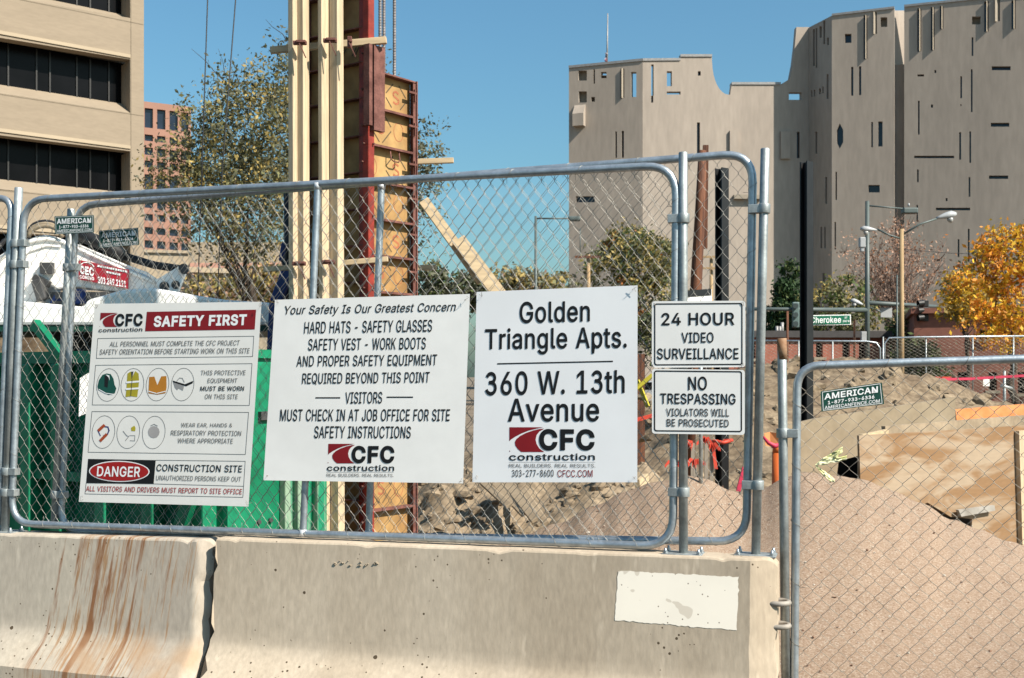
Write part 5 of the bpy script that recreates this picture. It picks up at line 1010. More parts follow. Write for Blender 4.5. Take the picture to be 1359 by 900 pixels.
# ------------------------------------------------------------------ lettering
FONT = """A240|101 254 8 0 43 0 43 0 67 71 172 71 173 70 198 0 198 0 231 0 138 254 138 254|120 227 139 165 162 99 77 99~B228|30 254 30 0 126 0 143 1 157 4 162 5 172 9 182 15 200 33 205 44 209 67 208 82 201 102 197 109 182 123 166 130 157 131 157 133 172 139 184 148 189 154 197 168 199 188 195 209 184 230 175 239 171 241 152 250 138 253|62 115 136 115 144 113 153 109 167 98 175 85 178 68 172 48 167 42 163 39 154 34 140 30 125 29 62 29|62 143 62 226 135 225 147 221 163 206 167 197 167 178 162 163 151 152 144 148 128 143~C255|192 12 201 19 211 28 224 45 234 68 236 80 204 80 199 64 186 46 184 44 172 36 159 30 134 26 105 32 92 38 81 46 79 48 63 72 57 89 53 106 53 148 62 182 79 206 81 208 94 217 105 223 118 227 142 228 165 222 184 210 186 208 199 190 204 174 236 174 234 186 233 189 224 209 211 227 201 236 180 248 169 252 135 258 112 256 93 251 75 242 60 231 57 228 46 215 35 197 27 175 22 154 20 125 22 100 27 79 35 58 45 41 48 38 60 24 75 12 93 4 112 -2 131 -3 146 -3 169 2~D251|30 0 111 0 134 2 155 7 175 15 191 26 206 42 217 59 229 102 231 122 231 130 229 151 225 174 217 196 206 213 191 229 176 239 157 248 136 253 62 254 30 254|62 29 62 226 113 226 130 225 145 221 160 214 171 206 182 194 191 178 195 166 196 159 200 127 196 94 194 88 182 61 170 48 159 40 143 34 128 30~E209|188 0 188 29 62 29 62 114 178 114 178 143 62 143 62 226 186 226 186 254 30 254 30 0~F205|30 0 62 0 62 111 173 111 173 139 62 139 62 226 185 226 185 254 30 254~G260|134 258 112 256 92 251 74 242 60 231 45 215 35 196 27 175 22 154 20 129 22 102 27 79 35 58 45 40 60 24 75 13 93 4 112 -2 131 -3 154 -2 171 2 188 9 203 19 216 32 225 45 232 59 233 63 237 80 239 98 239 128 141 128 141 100 207 100 203 73 198 62 192 52 183 43 161 31 148 27 134 26 106 32 92 38 79 49 70 60 63 72 58 86 53 106 53 148 62 182 69 194 81 208 92 216 104 223 118 227 134 228 158 224 172 218 190 202 198 190 204 174 237 174 230 198 225 208 218 218 201 236 192 242 170 252 146 257~H258|30 0 62 0 62 116 196 116 196 0 228 0 228 254 196 254 196 144 62 144 62 254 30 254~I150|135 0 135 29 91 29 91 226 135 226 135 254 16 254 16 226 59 226 59 29 16 29 16 0~J198|168 254 136 254 136 71 135 58 134 55 131 47 125 38 115 30 105 26 80 26 70 30 60 38 54 48 50 58 49 86 17 86 19 50 26 32 39 15 53 5 70 -1 76 -2 94 -3 114 -1 132 5 146 15 159 32 166 50 168 71~K233|224 0 122 144 224 254 182 254 93 159 62 121 62 254 30 254 30 0 62 0 62 84 93 116 100 122 186 0~L196|30 254 30 0 181 0 181 29 62 29 62 254~M314|30 254 30 0 61 0 61 185 60 217 83 150 143 0 143 0 171 0 232 154 253 218 252 0 284 0 284 254 238 254 238 254 176 95 157 37 139 95 76 254 76 254~N262|30 254 30 0 62 0 62 186 61 214 80 179 192 1 193 0 232 0 232 254 199 254 200 88 200 52 201 42 201 39 178 82 69 253 68 254~O267|156 -2 174 4 192 12 206 24 215 32 221 40 232 58 240 79 245 100 247 125 245 154 240 175 232 196 221 215 207 231 192 242 174 251 164 254 156 256 135 258 112 256 93 251 75 242 60 231 46 215 35 197 27 175 22 154 20 129 22 100 27 79 35 58 46 40 57 28 60 24 75 12 93 4 112 -2 130 -3|132 26 106 32 92 38 71 58 63 72 57 89 53 106 52 130 53 148 57 165 63 182 71 196 92 216 104 222 118 227 135 228 148 227 164 222 175 216 196 196 204 182 210 165 214 148 215 124 214 106 210 89 204 72 196 58 175 38 162 32 148 28~P222|30 0 62 0 62 93 136 94 151 98 166 104 178 112 187 120 195 133 200 146 203 158 203 190 195 215 179 234 177 237 166 244 152 250 137 253 30 254|62 226 117 226 139 223 156 214 167 201 172 184 172 162 170 155 162 140 149 128 138 124 117 121 62 121~R224|30 254 30 0 62 0 62 99 63 99 123 100 177 0 177 0 214 0 156 105 178 116 189 126 195 136 204 161 204 191 195 216 188 227 178 237 167 244 153 250 137 253|62 226 117 226 140 223 148 220 155 216 167 202 172 184 173 175 170 159 167 150 163 144 149 133 130 128 62 128~S223|96 257 84 254 69 249 47 235 37 224 31 213 27 200 26 185 28 169 34 156 44 144 56 135 71 126 137 107 156 99 170 84 170 83 173 70 169 53 158 39 143 30 124 25 102 25 83 29 68 38 57 51 52 68 19 68 21 55 25 42 32 30 52 11 78 0 93 -3 113 -4 148 0 162 5 184 20 186 23 199 43 203 56 204 70 201 90 198 98 187 112 179 119 172 124 148 135 85 154 72 162 61 173 58 179 58 195 64 208 76 220 92 227 102 229 128 228 140 225 151 219 157 214 162 208 166 201 169 189 200 189 199 202 195 212 189 224 179 235 158 249 145 254 138 255 115 258~T224|96 0 128 0 128 226 208 226 208 254 16 254 16 226 96 226~U259|229 254 196 254 196 88 193 66 182 48 174 40 155 29 130 26 104 29 84 40 70 57 67 64 66 67 62 88 62 254 30 254 30 84 31 70 36 54 42 40 51 28 63 17 78 7 93 1 106 -2 113 -3 126 -4 150 -3 166 1 182 8 206 26 209 29 216 40 223 54 229 86~V240|8 254 102 0 102 0 139 0 231 254 197 254 197 254 136 77 120 27 107 73 42 254 42 254~W343|335 254 302 254 302 253 250 53 246 32 230 101 190 253 190 254 153 254 107 76 96 30 84 90 41 253 41 254 8 254 78 0 115 0 115 1 165 183 172 219 181 172 228 1 228 0 265 0~X237|9 0 46 0 111 95 119 109 134 83 190 1 191 0 228 0 137 131 223 254 187 254 132 175 119 152 118 152 102 181 52 254 15 254 101 130~Y236|102 0 134 0 134 104 228 254 191 254 190 253 135 164 118 131 107 155 47 253 46 254 8 254 102 104~Z219|200 0 200 29 102 29 57 28 79 56 198 231 198 254 20 254 20 226 161 227 144 204 21 23 21 0~Q267|234 -24 201 20 210 27 221 40 232 58 240 79 245 100 247 125 245 154 240 175 232 197 221 215 207 231 192 242 174 251 171 252 156 256 135 258 114 256 93 251 75 242 60 231 46 215 35 196 28 178 26 172 22 154 20 129 21 108 22 100 27 79 35 58 46 40 60 24 75 12 91 5 112 -2 136 -3 156 -2 174 4 178 6 200 -24|118 227 131 228 148 227 162 223 175 216 197 194 204 182 209 168 214 148 215 130 214 110 214 106 210 89 204 72 197 60 182 45 156 80 123 80 159 32 159 31 148 28 134 26 106 32 92 38 71 58 63 72 58 86 53 104 53 110 52 130 53 148 57 165 63 183 71 196 92 216 105 223~0227|112 258 94 256 79 251 76 249 64 241 53 230 43 215 35 197 29 178 25 154 24 123 25 100 29 76 34 58 42 39 47 32 53 24 65 12 79 3 94 -2 116 -3 132 -2 142 1 148 3 161 11 174 24 184 39 192 57 198 76 203 128 198 178 192 197 185 214 175 229 161 242 147 251 132 256|112 230 136 224 144 219 160 197 169 166 172 129 169 88 160 57 153 46 136 30 125 26 115 25 101 26 91 30 73 46 67 58 58 88 55 106 55 148 62 181 67 196 73 208 83 219 91 224 100 228~1227|195 0 195 27 138 27 138 254 99 254 43 213 43 179 106 224 106 27 38 27 38 0~2227|32 0 195 0 195 28 76 28 76 30 168 129 181 150 188 168 191 186 186 211 181 223 164 241 141 254 128 257 98 257 72 248 60 241 51 232 43 221 37 209 34 196 33 181 64 181 64 190 69 207 77 217 85 223 102 229 110 230 129 227 143 220 154 209 159 194 160 178 152 156 141 141 32 24~3227|84 252 75 248 67 244 59 239 54 235 44 224 39 216 36 209 64 197 66 203 69 208 77 215 82 218 88 221 99 224 105 225 112 225 117 224 127 222 136 217 145 210 151 201 152 198 153 192 152 184 151 180 148 174 145 170 139 164 133 161 127 158 112 154 82 153 82 123 111 123 127 119 135 116 141 113 147 109 153 102 157 97 160 91 162 86 163 79 163 71 162 65 159 56 155 49 151 44 145 39 139 35 131 31 124 29 116 27 106 27 97 28 85 31 78 34 70 40 62 48 58 54 55 61 26 48 31 38 39 27 45 21 52 15 62 8 74 2 87 -2 96 -3 106 -4 120 -3 131 -1 143 3 154 8 163 14 170 19 179 29 185 39 190 50 193 62 194 70 194 78 194 84 192 94 189 103 183 114 176 124 167 132 156 140 162 144 169 152 174 160 179 168 182 178 183 186 183 196 181 205 178 214 172 224 168 230 163 234 160 237 150 244 143 248 133 251 124 254 116 255 104 255 94 254~4227|155 254 123 254 123 254 20 80 20 53 141 53 141 0 171 0 171 53 207 53 207 81 171 81 171 159 141 159 141 81 54 81~5227|183 254 48 254 34 126 64 123 76 131 92 137 115 138 120 138 137 131 144 126 157 111 161 100 164 82 161 61 152 44 138 32 130 28 112 25 94 27 80 34 69 44 62 58 61 65 30 65 35 41 41 30 48 22 59 12 82 1 110 -3 140 1 142 1 166 16 176 26 191 51 194 65 195 95 193 105 185 125 173 142 156 156 137 164 114 167 98 165 95 164 82 159 67 151 75 226 183 226~6227|161 254 126 254 125 253 56 151 35 106 32 82 33 68 36 52 41 38 49 26 52 23 71 7 84 1 114 -3 140 1 144 2 155 7 165 14 168 17 184 36 190 50 193 62 193 94 185 120 178 131 169 140 158 147 146 153 132 156 110 157 88 148 87 148|131 27 114 24 95 27 87 31 74 44 65 59 62 78 65 99 69 107 79 120 81 122 95 130 112 133 131 130 145 122 147 120 157 107 161 98 164 80 161 59 152 44 139 31~7227|48 0 82 0 82 0 195 224 195 254 31 254 31 226 162 226~8227|116 258 112 258 85 254 74 249 62 242 45 224 36 203 36 176 39 166 46 154 54 146 75 133 76 132 58 126 42 113 37 106 29 88 26 69 27 54 31 42 37 31 46 20 68 6 78 2 84 1 112 -3 130 -2 145 1 171 13 180 20 189 31 195 42 199 54 200 74 200 78 194 98 184 113 168 126 150 132 162 138 177 151 180 154 187 166 190 176 190 203 181 224 164 242 153 249 140 254 128 257|168 61 161 46 149 33 136 28 132 27 114 25 94 27 90 28 76 34 64 46 58 61 58 78 65 94 78 107 93 115 108 117 114 118 132 115 149 107 157 99 165 87 168 78|66 189 67 196 72 210 82 221 96 228 114 230 130 228 144 221 154 210 159 196 160 187 157 172 155 166 154 165 144 154 130 147 112 145 96 147 82 154 72 165 71 166 69 173~9227|65 0 100 0 101 1 157 82 177 115 180 120 192 150 194 160 193 190 190 203 184 217 177 228 155 247 142 253 128 257 116 258 98 257 84 253 71 247 60 239 49 229 42 218 36 204 33 192 33 160 36 148 41 134 59 113 70 107 94 98 97 98 110 97 121 99 139 107|123 122 104 122 86 130 79 136 69 148 63 166 63 186 69 204 74 211 80 218 95 227 112 230 131 227 144 220 147 216 157 204 161 195 164 174 161 155 153 142 150 138 139 129~a195|168 0 168 139 161 160 151 174 148 177 135 184 119 190 86 192 66 188 57 184 40 174 32 165 20 146 21 146 50 137 55 146 62 154 75 161 88 165 106 165 124 158 130 154 136 142 138 127 133 118 132 117 118 113 80 109 49 101 39 97 27 88 25 86 18 73 15 55 16 42 24 22 31 13 47 2 68 -4 82 -4 100 -2 115 4 125 11 134 21 136 26 138 26 138 0|138 95 137 61 132 48 128 41 114 29 96 23 84 23 65 26 51 36 46 46 48 63 48 65 56 74 67 79 80 83 129 91~b212|26 254 26 0 56 0 56 29 59 29 80 6 94 -1 112 -4 117 -4 130 -3 144 1 157 8 169 18 185 42 191 58 194 74 194 114 191 131 185 146 177 160 167 172 144 187 130 191 102 192 94 190 74 178 60 161 59 160 57 160 57 254|112 23 109 23 89 27 72 40 67 48 59 69 56 94 59 118 61 129 62 131 72 148 89 161 109 165 131 161 140 156 147 150 158 130 163 108 164 97 164 94 158 58 148 41 140 33 130 28 121 24~c198|154 178 129 189 114 192 85 191 72 187 58 180 47 172 36 159 28 146 22 129 18 114 17 97 18 74 22 57 28 44 35 30 47 16 58 8 72 1 86 -3 101 -4 114 -4 129 0 146 6 159 15 171 28 179 43 181 51 152 59 146 44 131 30 116 24 106 23 92 24 73 33 65 40 54 59 49 80 48 95 51 118 54 129 65 148 81 161 92 164 107 165 110 165 126 161 143 148 150 136 151 131 181 138 170 162~d212|186 254 155 254 155 160 153 160 152 162 138 178 118 190 110 192 82 191 69 187 56 180 35 160 27 146 18 114 17 97 18 74 26 44 27 42 43 18 56 8 68 1 82 -3 96 -4 99 -4 118 -1 133 6 140 12 152 28 153 29 156 29 156 0 186 0|100 23 91 24 81 28 66 39 59 48 54 58 51 70 48 96 51 118 54 130 65 149 72 156 81 161 103 165 123 161 132 156 139 149 150 130 155 108 156 93 155 80 150 59 139 39 132 32 123 27 103 23~e202|114 192 86 191 71 187 58 180 48 172 35 158 28 144 22 128 18 112 17 96 18 74 22 59 28 42 30 38 36 29 44 19 47 16 58 8 73 1 88 -3 107 -4 128 -1 141 2 151 7 160 13 174 26 182 45 153 53 147 41 138 32 127 26 116 23 112 23 85 26 68 36 55 54 51 66 48 85 186 85 185 114 179 140 167 162 159 171 142 183 132 187|49 110 51 126 54 135 65 150 74 157 92 164 102 165 106 165 123 161 131 157 139 150 149 134 154 111 154 110~f127|40 0 71 0 71 164 114 164 114 190 71 190 71 210 74 225 82 234 88 236 105 237 114 234 121 260 119 261 93 265 74 261 67 259 54 251 52 249 44 235 41 226 41 190 3 190 3 164 41 164~g213|186 190 157 190 157 159 154 159 138 178 119 190 110 192 82 191 69 187 56 180 34 159 27 147 18 114 18 76 22 61 28 46 35 32 45 22 56 13 69 7 96 2 107 3 110 3 126 8 133 12 140 17 153 34 156 34 156 -4 154 -17 149 -29 140 -38 132 -43 129 -44 104 -49 85 -47 66 -37 51 -20 25 -35 42 -56 57 -66 78 -73 97 -75 104 -75 132 -72 145 -68 157 -62 175 -44 181 -33 185 -20 186 -6|90 30 81 33 66 43 64 45 54 61 48 95 49 110 54 131 64 148 66 150 81 161 101 165 114 164 132 156 137 152 140 149 149 134 156 110 156 82 150 61 145 51 138 43 123 33 114 30~h205|179 0 178 136 175 148 170 160 156 178 137 189 127 191 100 191 87 187 76 181 66 172 57 156 57 254 26 254 26 0 57 0 57 114 58 124 63 141 67 147 80 159 96 164 106 165 128 159 137 150 143 143 147 132 147 109 148 0~i83|26 0 57 0 57 190 26 190|23 232 31 224 42 221 56 227 62 236 63 241 60 252 56 256 42 262 31 259 23 252 21 247 21 236~k190|26 254 26 0 57 0 57 70 77 89 147 0 186 0 100 108 180 190 142 190 60 106 57 106 57 254~l95|26 254 27 29 31 19 36 11 46 4 56 0 68 -1 90 1 85 27 72 26 63 28 58 35 57 38 57 254~m305|278 0 278 142 275 154 265 172 262 175 249 186 238 190 219 193 199 191 182 183 171 174 168 171 163 164 158 154 157 160 145 179 135 186 123 192 102 193 86 188 73 180 61 166 56 154 56 190 26 190 26 0 57 0 57 120 60 137 67 150 73 156 85 163 99 165 118 161 120 160 127 155 136 140 137 0 168 0 168 131 173 145 182 156 194 163 208 165 227 161 235 157 243 150 247 139 248 0~n205|179 0 178 136 175 149 170 160 164 170 156 178 137 189 127 191 100 191 87 187 76 181 66 172 56 154 56 190 26 190 26 0 57 0 57 114 58 124 63 141 67 147 80 159 96 164 106 165 128 159 137 150 143 143 147 132 147 109 148 0~o208|86 -3 101 -4 120 -3 136 1 149 8 162 18 178 40 180 44 186 60 191 95 186 130 180 146 160 172 149 180 136 187 120 191 102 192 85 191 72 187 58 180 47 172 36 159 28 146 22 129 18 114 17 97 18 74 22 57 28 44 35 30 47 16 58 8 72 1|116 164 126 161 142 149 144 146 154 130 160 95 159 80 154 58 143 40 135 33 126 28 116 24 106 23 92 24 81 28 66 39 64 42 54 59 49 80 48 92 48 95 53 122 54 129 65 148 81 161 103 165~p212|26 -71 57 -71 57 29 59 29 61 26 80 6 86 2 104 -3 130 -3 144 1 157 8 162 12 169 18 185 42 191 58 194 74 194 114 191 131 185 147 177 160 169 170 167 172 144 187 130 191 122 192 102 192 95 190 74 178 60 161 59 160 56 160 56 190 26 190|112 23 109 23 89 27 72 40 67 48 59 69 56 94 59 118 61 129 62 131 72 148 89 161 109 165 131 161 140 156 147 150 158 130 163 108 164 97 164 94 158 58 148 41 140 33 130 28 121 24~r130|26 0 57 0 57 119 60 134 63 142 74 153 87 160 102 163 122 161 122 192 96 191 76 184 62 169 58 160 56 160 56 190 26 190~s182|116 190 104 192 69 189 48 180 40 174 38 172 27 156 23 138 25 125 29 113 38 103 46 96 73 86 114 75 118 74 122 72 131 64 131 62 134 50 133 44 129 38 113 26 104 24 79 24 70 26 62 30 54 37 50 44 47 53 18 47 25 27 36 14 39 11 46 6 67 -2 92 -4 118 -1 130 3 140 9 156 24 165 43 166 54 164 66 160 76 152 87 131 100 76 114 62 122 55 132 54 139 59 152 74 163 85 165 95 166 114 163 127 152 134 139 162 145 155 162 150 169 145 174 136 182~t114|107 1 101 27 84 25 72 27 65 35 63 48 63 164 102 164 102 190 63 190 63 236 32 236 32 190 3 190 3 164 32 164 32 45 34 30 38 20 47 10 56 4 69 -1 82 -2 85 -2~u205|26 190 26 67 27 56 30 40 35 29 40 21 57 5 78 -2 92 -3 117 2 129 8 140 19 147 30 149 34 149 0 179 0 179 190 148 190 148 75 145 58 142 48 138 42 125 31 110 26 98 25 88 26 68 37 62 48 58 58 57 190~v195|186 190 152 190 152 190 110 71 98 29 82 81 42 190 42 190 9 190 81 0 113 0 113 0~w284|11 190 69 0 99 0 99 1 129 102 142 154 159 86 184 1 184 0 215 0 272 190 240 190 240 189 206 68 198 33 191 70 158 190 126 190 126 189 89 55 85 34 67 108 44 189 44 190~x189|10 0 46 0 80 51 94 77 143 0 179 0 112 96 176 190 141 190 111 144 96 117 80 144 50 190 14 190 78 98~y195|24 -69 32 -72 46 -73 69 -68 82 -60 93 -47 102 -28 186 190 153 190 153 190 105 58 97 30 82 81 42 190 42 190 9 190 81 -1 69 -32 61 -41 48 -45 31 -43 24 -68~z190|169 0 169 28 63 28 63 30 65 33 166 165 166 190 24 190 24 161 127 160 21 23 21 0~j83|57 190 26 190 26 -24 24 -30 14 -40 9 -43 -5 -43 -5 -71 14 -71 32 -65 47 -52 50 -47 51 -44 56 -26|63 242 60 252 56 256 42 262 31 259 27 256 23 251 20 242 23 232 27 227 36 222 42 221 56 227 57 228 62 236~q212|186 -71 186 190 156 190 156 160 153 160 152 161 138 178 118 190 96 192 82 191 69 187 56 180 35 160 27 146 22 130 18 114 18 74 27 42 45 16 68 1 82 -3 110 -3 126 2 138 10 152 28 153 29 155 29 155 -71|100 23 91 24 81 28 66 39 59 48 54 58 51 70 48 96 51 118 53 129 54 131 65 149 72 156 81 161 103 165 123 161 132 156 140 148 150 130 155 108 156 93 155 80 150 59 139 38 132 32 123 27 103 23~.94|31 4 36 1 48 -2 54 -1 64 4 68 9 71 20 68 32 65 36 64 37 54 43 42 43 32 37 26 27 25 21~,94|19 -60 42 -60 68 36 34 36~-227|168 94 168 122 57 122 57 94~&224|88 256 68 249 58 244 45 229 41 220 38 200 40 181 44 171 54 155 67 138 60 132 38 112 34 109 23 94 20 85 17 68 21 43 22 40 27 31 45 12 56 6 69 1 78 -1 96 -3 112 -3 135 3 158 15 164 21 165 20 182 0 219 0 183 43 191 54 194 62 201 82 204 112 174 112 172 87 165 70 164 67 109 132 128 146 143 159 147 163 158 181 160 189 162 204 161 212 154 230 146 238 132 249 112 256 102 257|146 44 135 34 116 26 97 23 79 26 65 33 61 36 58 39 51 50 48 65 51 80 59 93 77 109 86 115|91 155 83 165 70 187 68 198 70 210 71 212 80 224 90 229 94 230 109 230 123 222 130 210 131 203 131 197 127 187 117 175 114 172 92 155"""
GL = {}
for rec in FONT.split('~'):
    a_, *ls = rec[1:].split('|'); GL[rec[0]] = (int(a_) / 500, [[(int(q[i]) / 500, int(q[i + 1]) / 500) for i in range(0, len(q), 2)] for q in (l.split() for l in ls)])
_tc = {}
def fatten(ls, d):
    """move every contour of a glyph outwards from the ink by d"""
    out = []
    for l in ls:
        l = [p for p, q in zip(l, l[-1:] + l[:-1]) if math.hypot(p[0] - q[0], p[1] - q[1]) > .003]
        sg, r = 1, []
        for i, p in enumerate(l):
            a, b = l[i - 1], l[(i + 1) % len(l)]; t1 = (p[0] - a[0], p[1] - a[1]); t2 = (b[0] - p[0], b[1] - p[1]); k1, k2 = math.hypot(*t1) or 1, math.hypot(*t2) or 1
            n1 = (t1[1] / k1 * sg, -t1[0] / k1 * sg); n2 = (t2[1] / k2 * sg, -t2[0] / k2 * sg); m = (n1[0] + n2[0], n1[1] + n2[1]); mm = m[0] ** 2 + m[1] ** 2
            f = 2 / max(mm, .9); r.append((p[0] + m[0] * f * d, p[1] + m[1] * f * d))
        out.append(r)
    return out
def glyphs(s, bold=0.0, shear=0.0):
    k = (s, bold, shear)
    if k not in _tc:
        V, Fc = [], []; x = 0.0
        for ch in s:
            if ch == ' ': x += .25; continue
            kk = ('glyph', ch, bold); adv, ls = GL[ch]
            if kk not in _tc:
                cu = bpy.data.curves.new('tmp', 'CURVE'); cu.dimensions = '2D'; cu.fill_mode = 'BOTH'
                for l in (fatten(ls, bold) if bold else ls):
                    sp = cu.splines.new('POLY'); sp.points.add(len(l) - 1); sp.use_cyclic_u = True
                    for q, (a, b) in zip(sp.points, l): q.co = (a, b, 0, 1)
                o = bpy.data.objects.new('tmp', cu); COL.objects.link(o); me = bpy.data.meshes.new_from_object(o)
                _tc[kk] = ([(p.co.x, p.co.y) for p in me.vertices], [tuple(p.vertices) for p in me.polygons])
                bpy.data.objects.remove(o); bpy.data.curves.remove(cu); bpy.data.meshes.remove(me)
            v, f = _tc[kk]; b0 = len(V); V += [(x + a + b * shear, b) for a, b in v]; Fc += [tuple(b0 + i for i in q) for q in f]; x += adv + bold * 1.5
        _tc[k] = (V, Fc)
    return _tc[k]
class Sign:
    """flat sign; everything on it is laid out on the sign's own plane"""
    def __init__(s, root, proj, thick=0.004): s.root, s.proj, s.th, s.parts = root, proj, thick, {}
    def mb(s, name, m): return s.parts.setdefault((name, m.name), (MB(), m, name))[0]
    def panel(s, pts, m, back=0.0):
        a = [s.proj(x, y, 0) for x, y in pts]; b = [s.proj(x, y, -s.th) for x, y in pts]; n = len(a)
        mb = MB(); mb.add(a + b, [list(range(n)), list(range(n, 2 * n))[::-1]] + [(i, n + i, n + (i + 1) % n, (i + 1) % n) for i in range(n)]); mb.build('panel', m, s.root)
    def poly(s, z, pts, m, name, lay=1): s.mb(name, m).poly([s.proj(*z(x, y), .0008 * lay) for x, y in pts])
    def line(s, z, pts, wd, m, name='border', lay=1, closed=False):
        pts = list(pts); n = len(pts)
        for i in range(n if closed else n - 1):
            (a, b), (c, d) = pts[i], pts[(i + 1) % n]; L = math.hypot(c - a, d - b) or 1; nx, ny = -(d - b) / L * wd / 2, (c - a) / L * wd / 2; ex, ey = (c - a) / L * wd * .4, (d - b) / L * wd * .4
            s.poly(z, [(a - ex + nx, b - ey + ny), (c + ex + nx, d + ey + ny), (c + ex - nx, d + ey - ny), (a - ex - nx, b - ey - ny)], m, name, lay)
    def text(s, z, t, xl, xr, yl, yr, m, slant=0.0, bold=0.0, shear=0.0, lay=2, name='lettering'):
        """yl, yr = (top, bottom) of the ink at the left and the right end"""
        v, f = glyphs(t, bold, shear); x0 = min(a for a, _ in v); x1 = max(a for a, _ in v); y0 = min(b for _, b in v); y1 = max(b for _, b in v); out = []
        for a, b in v:
            u = (a - x0) / (x1 - x0); w_ = (b - y0) / (y1 - y0); top = yl[0] + (yr[0] - yl[0]) * u; bot = yl[1] + (yr[1] - yl[1]) * u
            y = bot + (top - bot) * w_; x = xl + (xr - xl) * u + slant * ((top + bot) / 2 - y); out.append(s.proj(*z(x, y), .0008 * lay))
        s.mb(name, m).add(out, f)
    def done(s):
        for mb, m, name in s.parts.values(): mb.build(name, m, s.root)
def logo(sg, z, bx, fc, cons, tag=None, slant=0.0, rd=red, bk=ink):
    """bx: red block (x0, y0, x1, y1); fc: CFC letters; cons: (xl, xr, top, bottom)"""
    x0, y0, x1, y1 = bx; W, H = x1 - x0, y1 - y0
    def q(pts): return [(x0 + W * a + slant * (H * (.5 - b)), y0 + H * b) for a, b in pts]
    sg.poly(z, q([(0, 0), (.97, 0), (.78, .055), (.56, .13), (.36, .24), (.18, .37), (.06, .48), (0, .56)]), rd, 'logo')
    sg.poly(z, q([(1.0, .055), (.86, .17), (.78, .32), (.75, .5), (.78, .68), (.86, .86), (1.0, 1.0), (.34, 1), (.24, .88), (.17, .74), (.155, .60), (.20, .48), (.30, .36), (.46, .24), (.68, .13), (.86, .07)]), rd, 'logo')
    sg.poly(z, q([(0, .93), (.03, .97), (0, .99)]), rd, 'logo')
    sg.text(z, 'CFC', fc[0], fc[1], (fc[2], fc[3]), (fc[4], fc[5]), bk, slant, .035)
    sg.text(z, 'construction', cons[0], cons[1], (cons[2], cons[3]), (cons[4], cons[5]), bk, slant, .012)
    if tag: sg.line(z, [(tag[0], tag[2] - (tag[3] - tag[2]) * .45), (tag[1], tag[2] - (tag[3] - tag[2]) * .45)], 1.6, ink_grey); sg.text(z, 'REAL BUILDERS. REAL RESULTS.', tag[0], tag[1], (tag[2], tag[3]), (tag[2] + tag[4], tag[3] + tag[4]), ink_grey, slant, .0)

# banner of the machine and the street name
bsg = Sign(ban, lambda x, y, d: P(x, y, 10.458 - d * 3)); zb_ = Zm(0, 240, 4.5)
bsg.text(zb_, 'CEC', 478, 560, (505, 555), (518, 572), white_ink, -.02, .04); bsg.text(zb_, 'CORING', 476, 562, (562, 582), (575, 595), white_ink, -.02, .02)
bsg.line(zb_, [(478, 503), (500, 488), (525, 487), (548, 497), (560, 512)], 5, white_ink, 'lettering')
bsg.text(zb_, '303.249.2121', 585, 752, (570, 612), (597, 636), white_ink, -.02, .02)
for (a, b_, y_) in ((585, 755, 508), (640, 700, 545)): 
    rr = random.Random(int(y_)); x = a
    while x < b_: wd = rr.uniform(5, 14); bsg.line(zb_, [(x, y_ + (x - a) * .2), (x + wd, y_ + (x + wd - a) * .2)], 11, white_ink, 'lettering'); x += wd + 4
bsg.done()
ssg = Sign(SGN[1], lambda x, y, d: P(x, y, 53.86 - d * 25)); zi = lambda x, y: (x, y)
ssg.text(zi, 'Cherokee', 1076, 1116.3, (420.8, 429.0), (420.0, 428.4), white_ink, .0, .012); ssg.text(zi, 'ST', 1121, 1124.5, (420.3, 422.8), (420.3, 422.8), white_ink, 0, .02); ssg.text(zi, '300 W', 1118.5, 1127.5, (424.8, 427.6), (424.8, 427.6), white_ink, 0, .02); ssg.done()

